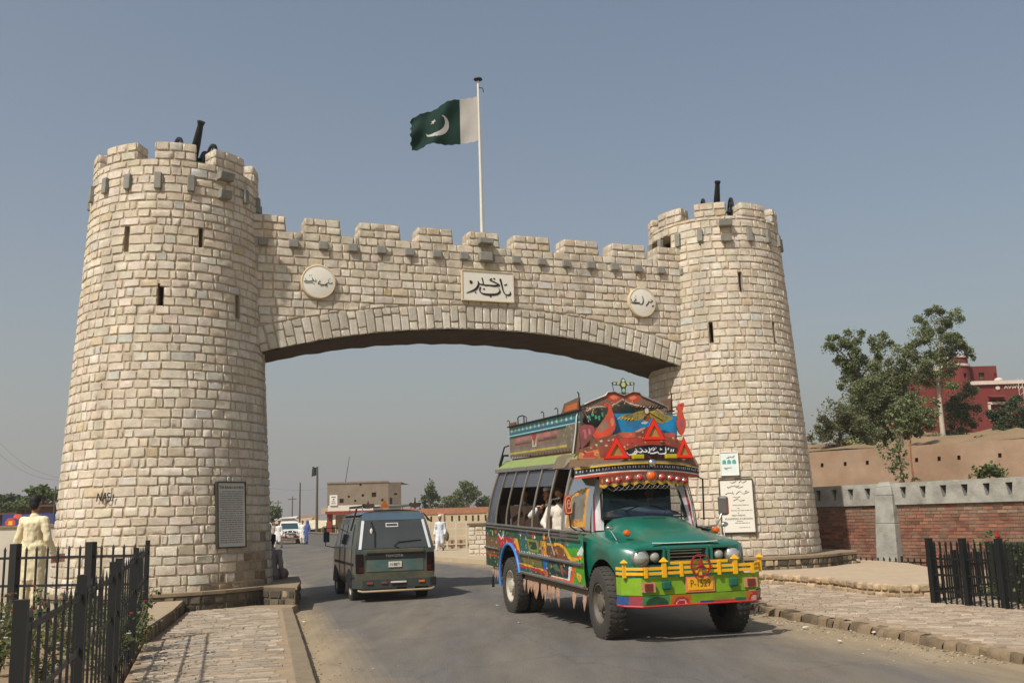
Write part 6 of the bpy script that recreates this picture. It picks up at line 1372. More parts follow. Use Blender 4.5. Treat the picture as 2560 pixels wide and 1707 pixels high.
for y in (-.42, .5, 1.4): B().tube([(-.62, y, 1.84), (-.60, y, 1.94), (.60, y, 1.95), (.62, y, 1.84)], .018, 8).obj('rack_bar', M_chrome, rk_, smooth=60)
for s in (-1, 1):
    B().tube([(s*.60, -.5, 1.95), (s*.60, 1.5, 1.95)], .016, 8).obj('rack_rail', M_dark, rk_)
    B().prism(sp2([(s*.50-.13, 1.96), (s*.50-.10, 2.0), (s*.50-.03, 1.99), (s*.50, 2.06), (s*.50+.03, 1.99), (s*.50+.10, 2.0), (s*.50+.13, 1.96), (s*.50+.07, 1.90), (s*.50-.07, 1.90)], 3), lambda u, v, d: (u, -.46+d, v), -.012, .012).obj('carved_board', mat('carved_dark', srgb(72, 56, 48), var=.3, scale=20, rough=.7), rk_)
B().prism([(-.16-.11, 1.90), (-.16+.11, 1.90), (-.16, 2.07)], lambda u, v, d: (u, -.50+d, v), -.01, .01).obj('warning_triangle', mat('rust_orange', srgb(170, 100, 30), var=.2, rough=.5), rk_)
B().tube([(-.70, -.2, 1.9), (-.78, -.3, 1.65), (-.84, -.32, 1.45)], .02, 6).obj('rope', M_dark, rk_)
B().add([(.66, -.46, 1.80), (.74, -.55, 1.62), (.84, -.62, 1.58), (.72, -.45, 1.75)], [(0, 1, 2, 3), (3, 2, 1, 0)]).obj('cloth_end', M_dark, rk_)

# ---- white jeep coming round the bend
def jeep(label, loc, rz, col, grp=None):
    t = thing('jeep', label, 'car', loc, rz, grp)
    mb = mat('white_car_paint', srgb(*col), var=.08, rough=.3, coat=.4)
    lo = loft_body([0, .08, .25, .5, .75, .92, 1], lambda z: -2.3, lambda z: 2.1-.12*max(0, z-.8), lambda q: [(.78, .42), (.86, .55), (.88, .80), (.86, 1.0), (.78, 1.08-.04*q), (.4, 1.12-.05*q), (.001, 1.13-.05*q)], 0); lo.obj('body', mb, t, smooth=40)
    ca = loft_body([0, .15, .5, .85, 1], lambda z: -2.25+max(0, z-1.05)*.25, lambda z: .95-max(0, z-1.05)*.85, lambda q: [(.80, 1.04), (.80, 1.12), (.70, 1.66), (.60, 1.74), (.001, 1.77)], 0); ca.obj('cabin', mb, t, smooth=40)
    fy = lambda z: .95-(z-1.05)*.85+.012
    B().add([(-.70, fy(1.16), 1.16), (.70, fy(1.16), 1.16), (.62, fy(1.62), 1.62), (-.62, fy(1.62), 1.62)], [(3, 2, 1, 0)]).obj('windscreen', mat('teal_glass', srgb(40, 66, 70), var=0, rough=.06, spec=.8), t)
    for s in (-1, 1):
        for y0, y1 in ((-2.0, -1.1), (-1.0, -.2), (-.1, .55)): B().add([(s*.798, y0, 1.16), (s*.798, y1, 1.16), (s*.715, y1-.18 if y1 > .5 else y1, 1.6), (s*.715, y0, 1.6)], [(0, 1, 2, 3)]).obj('side_window', M_vg, t)
        B().box(s*.62-.15, s*.62+.15, 2.02, 2.10, .80, .98).obj('headlamp', M_lens, t, bevel=.02)
        for y in (-1.5, 1.35): wheel(t, s*.76, y, .36, .24, s, .2, n=22, rim_m=rim_d)
        B().box(s*1.0-.1, s*1.0+.1, .55, .63, 1.10, 1.26).obj('wing_mirror', M_dark, t)
    B().box(-.44, .44, 2.03, 2.09, .78, .98).obj('grille', M_dark, t)
    B().box(-.88, .88, 2.0, 2.2, .50, .66).obj('bumper', mat('red_brown_bumper', srgb(140, 62, 44), var=.2, rough=.5), t, bevel=.03)
    bb_ = B().tube([(-.36, 2.26, .52), (-.36, 2.28, .85), (-.28, 2.26, 1.02), (.28, 2.26, 1.02), (.36, 2.28, .85), (.36, 2.26, .52)], .035, 8).obj('bull_bar', M_dark, t, smooth=60)
    B().tube([(-.36, 2.27, .80), (.36, 2.27, .80)], .03, 8).obj('bull_bar_tube', M_dark, bb_, smooth=60)
    for s in (-1, 1): B().lathe([(.09, 0), (.09, .05), (.05, .08), (0, .09)], (s*.18, 2.28, .92), (0, 1, 0), 12).obj('spot_lamp', M_lens, bb_, smooth=50)
    B().box(-.22, .22, 2.20, 2.22, .56, .66).obj('number_plate', mat('white_plate'), t)
    for y in (-1.9, -.9, -.1): B().tube([(-.66, y, 1.74), (-.6, y, 1.86), (.6, y, 1.86), (.66, y, 1.74)], .02, 6).obj('rack_bar', M_dark, t)
    for s in (-1, 1): B().tube([(s*.6, -2.0, 1.86), (s*.6, .0, 1.86)], .02, 6).obj('rack_rail', M_dark, t)
    B().box(-.5, .5, -1.8, -.3, 1.87, 2.02).obj('roof_load', mat('grey_load', srgb(120, 116, 106), var=.3, scale=3), t, bevel=.05)
    return t
jp = (lambda a: a)(at(722, 1357, 78)); jeep('white jeep with bull bar and roof load driving toward the gateway', (jp[0], 78, 0), R_(196), (212, 214, 210))
q = at(655, 1352, 84); jeep('dusty pale car half hidden behind the left tower beside the white jeep', (q[0], 84, 0), R_(200), (170, 166, 152))

# ---- people: capsules fused into one continuous skin by a voxel remesh
def cap(b, p, q, r0, r1, n=10):
    p, q = vec(*p), vec(*q); d = q-p; l = np.linalg.norm(d); d = d/l if l > 1e-6 else vec(0, 0, 1)
    pts = []; rs_ = []
    for a in (-80, -50, -20): pts.append(p+d*r0*math.sin(R_(a))); rs_.append(r0*math.cos(R_(a)))
    for a in (20, 50, 80): pts.append(q+d*r1*math.sin(R_(a))); rs_.append(r1*math.cos(R_(a)))
    b.tube(pts, rs_, n); return b
def chain(b, pts, rs_, n=10):
    for i in range(len(pts)-1): cap(b, pts[i], pts[i+1], rs_[i], rs_[i+1], n)
TEX = bpy.data.textures.new('cloth_folds', 'CLOUDS'); TEX.noise_scale = .11; TEX.noise_depth = 2
def fuse(o, vox, folds=0.):
    m = o.modifiers.new('fuse', 'REMESH'); m.mode = 'VOXEL'; m.voxel_size = vox; m.use_smooth_shade = True
    s = o.modifiers.new('smooth', 'SMOOTH'); s.factor = .5; s.iterations = 3
    if folds:
        d = o.modifiers.new('folds', 'DISPLACE'); d.texture = TEX; d.strength = folds; d.mid_level = .5; d.texture_coords = 'LOCAL'
    return o
def hand(b, w, d, side, palm_n):
    """five fingers, slightly curled, thumb off the side of the palm"""
    w, d = vec(*w), vec(*d)/np.linalg.norm(d); s = np.cross(d, palm_n); s /= np.linalg.norm(s); pn = vec(*palm_n)
    k = w+d*.045; cap(b, w, w+d*.08, .026, .036)
    for i, (o, l) in enumerate(((-.03, .062), (-.01, .074), (.01, .07), (.03, .055))):
        a = w+d*.085+s*o; chain(b, [a, a+d*l*.5+pn*.008, a+d*l*.85+pn*.03], [.0105, .0095, .008], 6)
    a = w+d*.03-s*.03*side; chain(b, [a, a-s*.025*side+d*.03+pn*.012, a-s*.022*side+d*.06+pn*.025], [.013, .011, .009], 6)
def person(label, loc, rz, cloth, trouser, skin=(150, 104, 76), hair=(24, 20, 18), pose='stand', arms=None, headgear=None, beard=None, vox=.015, vest=None, name='person', shoes=(50, 40, 32), H=1.72, group=None, lean=0., head_turn=0., hem=.55):
    t = thing(name, label, 'person', loc, rz, group); k = H/1.72; t.scale = (k, k, k)
    sit = pose == 'sit'; zh = .14 if sit else .93
    zs_ = zh+.50; zn = zs_+.08; zhd = zn+.15
    ly = lambda z: lean*(z-zh)
    HIP = [(.10*s, 0, zh) for s in (1, -1)]
    if pose == 'stand': KN = [(.11, .02, .50), (-.11, .02, .50)]; AN = [(.11, -.02, .09), (-.11, -.02, .09)]
    elif pose == 'walk': KN = [(.10, .20, .52), (-.10, .06, .50)]; AN = [(.10, .30, .12), (-.10, -.22, .17)]
    else: KN = [(.14, .44, .12), (-.14, .44, .12)]; AN = [(.14, .46, -.32), (-.14, .46, -.32)]
    SH = [(.19, ly(zs_), zs_-.03), (-.19, ly(zs_), zs_-.03)]
    if arms is None: arms = [((.25, -.04, zs_-.32), (.27, .08, zs_-.55)), ((-.25, -.04, zs_-.32), (-.27, .08, zs_-.55))]
    b = B()
    cap(b, (0, ly(zh), zh), (0, ly(zs_-.12), zs_-.14), .125, .135); cap(b, (.09, ly(zs_), zs_-.07), (-.09, ly(zs_), zs_-.07), .10, .10)
    cap(b, (0, ly(zn), zn-.07), (0, ly(zn)+.01, zn+.06), .055, .05)
    ct, st_ = math.cos(head_turn), math.sin(head_turn); hy = ly(zhd)+.015
    hp = lambda x, y, z: (x*ct-y*st_, hy+x*st_+y*ct, zhd+z)
    b.ell(hp(0, 0, .03), (.076, .094, .10), 14, 10); cap(b, hp(0, .03, -.05), hp(0, .045, -.065), .055, .045)
    cap(b, hp(0, .09, .02), hp(0, .112, -.012), .010, .016, 8)
    for s in (-1, 1): b.ell(hp(s*.078, -.005, .0), (.012, .022, .032), 8, 6)
    cap(b, hp(-.02, .088, -.055), hp(.02, .088, -.055), .010, .010, 6)
    for i, s in enumerate((1, -1)):
        e, w = arms[i]; chain(b, [SH[i], e, w], [.055, .042, .03]); d = vec(*w)-vec(*e); pn = np.cross(d, vec(0, 1, 0)); pn = vec(-s, .2, 0) if np.linalg.norm(pn) < 1e-3 else vec(-s*.9, .2, .1)
        pn = pn-d*(pn@d)/(d@d); pn /= np.linalg.norm(pn); hand(b, w, d, s, pn)
        chain(b, [HIP[i], KN[i], AN[i]], [.085, .06, .042]); a = AN[i]; cap(b, (a[0], a[1]-.03, a[2]-.05), (a[0]*1.05, a[1]+.15, a[2]-.06), .036, .03)
    bd = b.obj('body', mat('skin_%d_%d' % skin[:2], srgb(*skin), var=.08, rough=.6), t); fuse(bd, vox)
    h_ = B()
    if headgear != 'wrap':
        h_.ell(hp(0, -.018, .05), (.083, .094, .095), 16, 12)
        if not headgear: h_.ell(hp(0, .03, .10), (.07, .07, .05), 12, 8)
        h_.ell(hp(0, -.045, -.005), (.079, .066, .092), 12, 8)
        hr = h_.obj('hair', mat('hair_%d' % hair[0], srgb(*hair), var=.3, scale=30, rough=.7), t, smooth=180); fuse(hr, .012)
    if headgear == 'cap': B().lathe([(.088, 0), (.090, .02), (.084, .06), (.06, .075), (0, .08)], hp(0, -.005, .075), (0, -.12, 1), 18).obj('cap', mat('white_cap', srgb(214, 212, 204), var=.06, rough=.8), t, smooth=50)
    if headgear == 'pakol': B().lathe([(.0, .05), (.10, .055), (.118, .035), (.118, .0), (.09, -.012), (.08, -.01)], hp(0, -.005, .09), (0, -.05, 1), 20).obj('cap', mat('brown_wool', srgb(56, 44, 34), var=.2, rough=.95), t, smooth=60)
    if headgear == 'wrap':
        w_ = B(); w_.ell(hp(0, -.02, .03), (.11, .125, .14), 14, 10); cap(w_, hp(0, -.03, -.05), (0, ly(zs_)-.03, zs_-.15), .12, .2); cap(w_, (0, ly(zs_)-.02, zs_-.15), (0, -.02, zh-.2), .22, .26); cap(w_, (0, -.02, zh-.2), (0, -.02, .3 if not sit else -.1), .26, .2); fuse(w_.obj('shawl', mat('cloth_%d_%d_%d' % cloth, srgb(*cloth), var=.1, rough=.9), t), vox*1.3, .03)
    if beard: fuse(B().ell(hp(0, .058, -.075), (.055, .045, .065), 12, 8).ell(hp(0, .085, -.045), (.035, .02, .02), 8, 6).obj('beard', mat('hair_%d' % beard[0], srgb(*beard), var=.2, rough=.8), t), .010)
    if not headgear == 'wrap' and vox < .02:
        for s in (-1, 1): B().ell(hp(s*.032, .086, .022), (.012, .008, .007), 8, 6).obj('eye', mat('eye_dark', srgb(24, 20, 18), rough=.2), t)
    mc = mat('cloth_%d_%d_%d' % cloth, srgb(*cloth), var=.10, scale=6, rough=.9)
    b = B()
    cap(b, (0, ly(zs_-.1), zs_-.12), (0, ly(zh+.1), zh+.08), .155, .15); cap(b, (.11, ly(zs_), zs_-.06), (-.11, ly(zs_), zs_-.06), .105, .105); cap(b, (0, ly(zs_), zs_-.04), (0, ly(zs_), zs_+.035), .085, .065)
    for i, s in enumerate((1, -1)):
        e, w = arms[i]; wv = lerp(vec(*e), vec(*w), .93); chain(b, [SH[i], e, tuple(wv)], [.072, .064, .054])
    if not sit:
        kx = (vec(*KN[0])+vec(*KN[1]))/2
        for s in (-1, 1):
            kn = KN[0] if s > 0 else KN[1]; cap(b, (s*.07, 0, zh+.05), (s*.085, kn[1]*.8, hem), .145, .125); cap(b, (s*.02, -.02, zh), (s*.03, kn[1]*.5-.02, hem), .14, .12)
    else:
        for i in range(2): cap(b, (HIP[i][0]*.8, 0, zh), (KN[i][0], KN[i][1]*.92, KN[i][2]+.01), .135, .10)
        cap(b, (0, .05, zh-.02), (0, .4, .10), .12, .09)
    fuse(b.obj('tunic', mc, t), vox, .036)
    b = B()
    for i in range(2): chain(b, [(HIP[i][0], HIP[i][1], HIP[i][2]-.05), KN[i], (AN[i][0], AN[i][1], AN[i][2]+.06)], [.12, .115, .065])
    fuse(b.obj('trousers', mat('cloth_%d_%d_%d' % trouser, srgb(*trouser), var=.1, scale=6, rough=.9), t), vox, .04)
    b = B()
    for i in range(2):
        a = AN[i]; cap(b, (a[0], a[1]-.04, a[2]-.055), (a[0]*1.06, a[1]+.16, a[2]-.065), .046, .042)
    fuse(b.obj('sandals', mat('leather_%d' % shoes[0], srgb(*shoes), rough=.6), t), .014)
    if vest:
        b = B(); cap(b, (0, ly(zs_-.1), zs_-.13), (0, ly(zh+.1), zh+.06), .165, .165); cap(b, (.13, ly(zs_), zs_-.07), (-.13, ly(zs_), zs_-.07), .10, .10); fuse(b.obj('waistcoat', mat('cloth_%d_%d_%d' % vest, srgb(*vest), var=.1, rough=.9), t), vox, .012)
    return t
p = at(74, 1500, 15.4)
man = person('man in a cream yellow tunic seen from behind, beyond the left fence', (p[0], 15.4, .38), R_(-14), (216, 202, 166), (208, 194, 158), hair=(16, 15, 15), arms=[((.27, .0, 1.10), (.29, .14, .88)), ((-.27, -.02, 1.10), (-.28, .03, .86))], vox=.013, head_turn=.15, H=1.74)
hb = at(128, 1392, 15.5)
tag(B().hexa([(-.10, -.02, -.07), (.10, -.02, -.05), (.10, .02, -.05), (-.10, .02, -.07), (-.10, -.02, .07), (.10, -.02, .08), (.10, .02, .08), (-.10, .02, .07)]).obj('booklet', mat('pink_paper', srgb(214, 160, 140), var=.1, rough=.7)), 'pale pink booklet held in the right hand of the man in yellow', 'booklet').location = (p[0]+.33, 15.56, 1.20)
p = at(1101, 1383, 47.5)
person('white bearded man in pale blue tunic and white cap walking along the far pavement', (p[0], 47.5, .02), R_(172), (196, 200, 206), (200, 202, 206), headgear='cap', beard=(70, 66, 64), pose='walk', vox=.02, hem=.5)
tag(B().ell((0, 0, 0), (.10, .14, .24), 12, 10).tube([(0, -.05, .2), (0, 0, .36), (0, .05, .2)], .012, 6).obj('shoulder_bag', mat('olive_bag', srgb(92, 84, 62), var=.2, rough=.9), smooth=60), 'dark olive bag carried by the white capped walking man', 'bag').location = (p[0]+.34, 47.35, .80)
p = at(690, 1420, 22.4)
person('dark haired person in dusky mauve sitting on the plinth behind the left tower', (-5.38, 21.5, .44), R_(-8), (148, 136, 132), (130, 118, 114), hair=(15, 14, 14), pose='sit', vox=.016, lean=.1, H=1.66)
p = at(768, 1348, 74); person('figure wrapped in a bright blue shawl beside the white jeep', (p[0], 74, 0), R_(150), (64, 80, 136), (70, 60, 60), headgear='wrap', vox=.025)
p = at(756, 1349, 75); person('figure in white standing beside the blue shawled one', (p[0], 75, 0), R_(170), (220, 216, 208), (214, 210, 204), vox=.025)
p = at(697, 1356, 64); person('figure in pale grey walking at the road edge by the left tower', (p[0], 64, 0), R_(160), (206, 202, 194), (200, 196, 188), pose='walk', vox=.025)
p = at(683, 1356, 66); person('figure in grey brown at the road edge, nearest the left tower', (p[0], 66, 0), R_(200), (160, 150, 138), (150, 142, 130), vox=.025)
# passengers (seated in the bus)
def bus_pt(x, y, z):
    a = R_(197); return (2.02+x*math.cos(a)-y*math.sin(a), 13.55+x*math.sin(a)+y*math.cos(a), z-.027*min(y, 0))
def passenger(label, x, y, turn, cloth, **k):
    return person(label, bus_pt(x, y, 1.14), R_(197+max(-12, min(12, turn))), cloth, cloth, pose='sit', vox=.016, H=1.5, head_turn=R_(turn), **k)
passenger('bearded passenger in white with a dark flat cap looking out of the bus', .70, -2.32, -45, (206, 198, 182), headgear='pakol', beard=(40, 30, 24), skin=(156, 106, 74), arms=[((.30, .06, .38), (.26, .30, .30)), ((-.26, .1, .36), (-.14, .34, .26))])
passenger('passenger in white in the doorway behind the painted mirror', .66, -1.55, -20, (216, 210, 200), skin=(70, 50, 40))
passenger('passenger in a white cap leaning on the window bar', .62, -3.1, -70, (196, 192, 186), headgear='cap', arms=[((.34, .2, .50), (.2, .36, .62)), ((-.26, .1, .36), (-.14, .34, .26))])
passenger('passenger in green behind the bearded one', .30, -2.75, -30, (50, 130, 60), skin=(150, 104, 76))
passenger('shadowed passenger in grey blue on the rear seat of the bus', .6, -4.45, -30, (90, 96, 104))
passenger('driver in dark clothes behind the bus windscreen', -.40, -1.32, 0, (60, 62, 66))
# ================================================================= trees and plants
M_bark = mat('grey_bark', srgb(120, 106, 88), var=.3, scale=8, bump=.5, bscale=20, rough=.95)
M_pale = mat('pale_bark', srgb(176, 166, 146), var=.25, scale=6, bump=.3, rough=.9)
M_leaf = mat('leaves', attr=True, var=.18, scale=2.5, rough=.6, spec=.25, trl=.42)
def leaves(b, c, r, n, size, cols, droop=.3, shell=.35):
    c = vec(*c); tone = rnd.uniform(.72, 1.25)
    for _ in range(n):
        while True:
            p = vec(rnd.uniform(-1, 1), rnd.uniform(-1, 1), rnd.uniform(-1, 1)); l = np.linalg.norm(p)
            if .05 < l < 1 and (l > shell or rnd.random() < .35): break
        p = c+p*vec(*r)*rnd.uniform(.85, 1.08)
        a = vec(rnd.gauss(0, 1), rnd.gauss(0, 1), rnd.gauss(-droop, .6)); a /= np.linalg.norm(a)
        q = np.cross(a, vec(rnd.gauss(0, 1), rnd.gauss(0, 1), rnd.gauss(0, 1))); q /= np.linalg.norm(q)+1e-9
        s = size*rnd.uniform(.6, 1.35); w_ = s*rnd.uniform(.28, .48); col = vec(*rnd.choice(cols))*tone*rnd.uniform(.75, 1.2)
        b.add([p, p+a*s*.5+q*w_, p+a*s, p+a*s*.5-q*w_], [(0, 1, 2, 3)], tuple(col))
G1 = [(.175, .210, .088), (.205, .240, .105), (.145, .180, .075), (.240, .260, .125)]
G2 = [(.130, .170, .055), (.160, .200, .070), (.105, .145, .048)]
G3 = [(.085, .115, .052), (.105, .135, .062), (.066, .092, .044)]
def tree(name, label, base, trunk, clumps, dens, size, cols, bark=None, r0=.16, group=None, cat='tree', droop=.3):
    """base world point; trunk points and clumps (centre, radii) in world space"""
    t = thing(name, label, cat, base, 0, group); o = vec(*base); b = B()
    tp = spline([vec(0, 0, -1.2)]+[vec(*q)-o for q in trunk], 5); n = len(tp)
    b.tube(tp, [lerp(r0, r0*.3, (i/(n-1))**.8) for i in range(n)], 8)
    for c, r in clumps:
        cc = vec(*c)-o; j = min(range(n), key=lambda i: np.linalg.norm(tp[i]-(cc*vec(1, 1, .75)))); j = max(2, min(j, n-2)); s = tp[j]
        mid = lerp(s, cc, .5)+vec(rnd.uniform(-.1, .1), rnd.uniform(-.1, .1), .08*np.linalg.norm(cc-s))
        pts = spline([s, mid, cc], 4); rr = r0*.33*(1-.5*j/n); b.tube(pts, [lerp(rr, .012, i/(len(pts)-1)) for i in range(len(pts))], 6)
        for _ in range(3):
            e = cc+vec(rnd.uniform(-.8, .8)*r[0], rnd.uniform(-.8, .8)*r[1], rnd.uniform(-.3, .9)*r[2]); b.tube([cc*.7+mid*.3, lerp(cc, e, .6), e], [rr*.4, rr*.25, .008], 5)
    b.obj('trunk', bark or M_bark, t, smooth=60)
    lf = B()
    for c, r in clumps:
        cc = vec(*c)-o; k = max(2, int(3*(r[0]*r[2])**.5/.9))
        leaves(lf, cc, r, int(dens*.20*r[0]*r[1]*r[2]**.5/size**1.1*.5), size, cols, droop, .3)
        for _ in range(7):      # twig clusters give an uneven outline
            d = vec(rnd.gauss(0, 1), rnd.gauss(0, 1), rnd.gauss(0, .9)); d /= np.linalg.norm(d); q = cc+d*vec(*r)*rnd.uniform(.55, 1.15); f = rnd.uniform(.24, .45)
            leaves(lf, q, tuple(vec(*r)*f), int(dens*.16*r[0]*r[1]*r[2]**.5/size**1.1*.5), size, cols, droop, .1)
    lf.obj('crown', M_leaf, t)
    return t
def cl(px, py, Y, rx, rz, ry=None, dy=0.):   # clump seen at a pixel, radii in metres
    p = at(px, py, Y+dy); return (p, (rx, ry or rx, rz))
gt = 'trees on the slope right of the gateway'
D = 39
tree('leaning_eucalyptus', 'tallest left-hand tree on the slope, crown leaning toward the tower', at(2215, 1118, D), [at(2215, 1118, D), at(2190, 1030, D), at(2150, 950, D), at(2120, 880, D)],
     [cl(2085, 865, D, .55, .35), cl(2135, 845, D, .45, .5), cl(2120, 900, D, .6, .5), cl(2200, 870, D, .5, .55), cl(2150, 930, D, .8, .7, dy=.6), cl(2120, 960, D, .5, .5), cl(2190, 960, D, .8, .8), cl(2140, 1010, D, .7, .7, dy=-.4), cl(2165, 1050, D, .8, .7)], 900, .09, G1, r0=.13, group=gt)
D = 37
tree('bushy_tree', 'dense green tree in the middle of the slope in front of the red fort', at(2255, 1125, D), [at(2255, 1125, D), at(2245, 1040, D), at(2225, 960, D)],
     [cl(2225, 930, D, .75, .65), cl(2195, 990, D, .9, .75), cl(2265, 990, D, .75, .8), cl(2230, 1040, D, 1.0, .8, dy=.5), cl(2180, 1055, D, .7, .6), cl(2285, 1050, D, .7, .7), cl(2250, 900, D, .5, .5)], 900, .09, [(.180, .215, .095), (.205, .235, .105), (.145, .175, .080), (.24, .24, .125)], r0=.14, group=gt)
D = 44
tree('white_trunk_eucalyptus', 'tall open crowned eucalyptus with a bare white trunk before the red fort', at(2360, 1108, D), [at(2360, 1108, D), at(2350, 1010, D), at(2345, 930, D), at(2350, 860, D), at(2345, 800, D)],
     [cl(2335, 800, D, .65, .5), cl(2380, 800, D, .45, .5), cl(2300, 835, D, .6, .5), cl(2350, 850, D, .8, .6), cl(2275, 880, D, .55, .5), cl(2385, 860, D, .55, .5), cl(2310, 905, D, .8, .55), cl(2370, 905, D, .65, .5), cl(2425, 880, D, .35, .35), cl(2345, 950, D, .8, .5), cl(2300, 940, D, .6, .4)], 760, .085, G1, bark=M_pale, r0=.15, group=gt)
D = 36
tree('low_bush', 'spreading olive bush at the left end of the slope beside the tower', at(2110, 1130, D), [at(2110, 1130, D), at(2100, 1090, D), at(2095, 1050, D)],
     [cl(2080, 1040, D, .7, .55), cl(2130, 1050, D, .75, .6), cl(2060, 1080, D, .55, .5), cl(2110, 1090, D, .85, .55), cl(2160, 1090, D, .6, .5), cl(2085, 1015, D, .3, .35)], 420, .085, [(.185, .195, .095), (.155, .170, .080), (.22, .22, .115)], r0=.12, group=gt)
D = 46
tree('small_tree', 'small dark tree between the white trunked eucalyptus and the fort entrance', at(2405, 1090, D), [at(2405, 1090, D), at(2402, 1040, D), at(2400, 1000, D)],
     [cl(2400, 1000, D, .75, .6), cl(2420, 1040, D, .7, .6), cl(2385, 1050, D, .6, .5), cl(2415, 975, D, .5, .4), cl(2385, 1085, D, .5, .35)], 600, .09, G3+G1, r0=.1, group=gt)
D = 44
tree('entrance_tree', 'round dark tree beside the fort entrance at the right edge', at(2535, 1090, D), [at(2535, 1090, D), at(2530, 1050, D), at(2530, 1020, D)],
     [cl(2520, 1030, D, .75, .6), cl(2555, 1025, D, .7, .6), cl(2530, 1065, D, .85, .5), cl(2575, 1060, D, .7, .6), cl(2510, 1060, D, .5, .4)], 600, .09, G3, r0=.1, group=gt)
D = 28.2
tree('sapling', 'thin leafy sapling rising behind the brick wall with foliage down its stem', at(2258, 1210, D), [at(2258, 1210, D), at(2250, 1150, D), at(2240, 1080, D), at(2235, 1010, D)],
     [cl(2240, 1080, D, .3, .4), cl(2215, 1130, D, .24, .3), cl(2255, 1150, D, .22, .3), cl(2232, 1165, D, .2, .25), cl(2250, 1195, D, .22, .18), cl(2245, 1030, D, .35, .35), cl(2275, 1060, D, .3, .3)], 480, .085, G1, r0=.05, group=gt)
tree('sapling', 'reddish bare stemmed sapling right beside the leafy one behind the brick wall', at(2286, 1212, D), [at(2286, 1212, D), at(2278, 1150, D), at(2276, 1090, D), at(2280, 1040, D)],
     [cl(2280, 1050, D, .35, .3), cl(2268, 1020, D, .3, .3), cl(2288, 1200, D, .14, .14), cl(2310, 1010, D, .3, .3)], 480, .085, G1, bark=mat('red_bark', srgb(150, 96, 66), var=.2, rough=.9), r0=.04, group=gt)
D = 25.8
p = at(2475, 1200, D)
tree('bright_shrub', 'bright green shrub just over the brick wall', p, [p, at(2475, 1180, D), at(2478, 1165, D)], [cl(2470, 1168, D, .32, .2), cl(2500, 1178, D, .3, .16), cl(2445, 1182, D, .2, .14), cl(2480, 1190, D, .35, .15)], 420, .10, G2, r0=.03, cat='shrub')
# far trees behind the road
for px, py, Y, w_, h_, lab, cols in ((1075, 1240, 105, 1.0, 1.5, 'slim pale green tree beyond the far wall', G2), (1168, 1228, 110, 1.5, 1.2, 'round tree beyond the far wall, right of the slim one', G2+G1), (1130, 1258, 118, 2.0, .9, 'low tree clump between the two trees beyond the far wall', G1), (1212, 1258, 112, 1.1, .8, 'small tree half hidden behind the bus', G2)):
    c = at(px, py, Y); b0 = (c[0], c[1], 0); tree('far_tree', lab, b0, [b0, (c[0], c[1], c[2]*.6), c], [((c[0]+dx*w_, c[1]+dy*w_, c[2]+dz*h_), (w_*.55, w_*.55, h_*.5)) for dx, dy, dz in ((-.5, 0, -.3), (.5, .2, -.3), (0, -.3, .4), (-.2, .3, -.7), (.3, -.2, .0), (0, 0, .6))], 260, .26, cols, r0=.16, group='trees beyond the far wall')
for px, py, Y, w_, h_, lab, cols in ((108, 1238, 60, 1.1, .7, 'bright green round tree beside the left tower', G2), (20, 1258, 70, 2.2, .8, 'dark thicket tree at the left edge', G3), (70, 1268, 66, 1.6, .6, 'dark tree behind the head of the man in yellow', G3+G1)):
    c = at(px, py, Y); b0 = (c[0], c[1], 0); tree('left_tree', lab, b0, [b0, (c[0], c[1], c[2]*.7), c], [((c[0]+dx*w_, c[1]+dy*w_, c[2]+dz*h_), (w_*.55, w_*.55, h_*.5)) for dx, dy, dz in ((-.6, 0, -.2), (.6, .2, -.3), (0, -.3, .4), (-.2, .3, -.6), (.3, -.2, .1), (-.3, 0, .3))], 300, .22, cols, r0=.14, group='trees left of the gateway')
c = at(672, 1290, 95); tree('left_tree', 'dark tree just showing past the right side of the left tower', (c[0], c[1], 0), [(c[0], c[1], 0), (c[0], c[1], 1.5), c], [((c[0]+dx, c[1], c[2]+dz), (.9, .9, .7)) for dx, dz in ((-.4, 0), (.5, .3), (0, .8), (.3, -.6))], 260, .22, G3+G1, r0=.12)
# ivy-clad hedge inside the right fence
hb_ = thing('hedge', 'dark clipped hedge behind the black fence at the right edge', 'hedge', (8.15, 15.75, .1))
lf = B()
for _ in range(46): leaves(lf, (rnd.uniform(-.55, 1.8), rnd.uniform(-1.3, .6), rnd.uniform(.1, .92)), (.32, .32, .22), 130, .06, G3+G1[:2], .1, .2)
lf.obj('foliage', M_leaf, hb_)
B().box(-.5, 1.7, -1.1, .4, 0, .9).obj('inner_twigs', mat('hedge_dark', srgb(34, 36, 22), var=.3, rough=1), hb_)
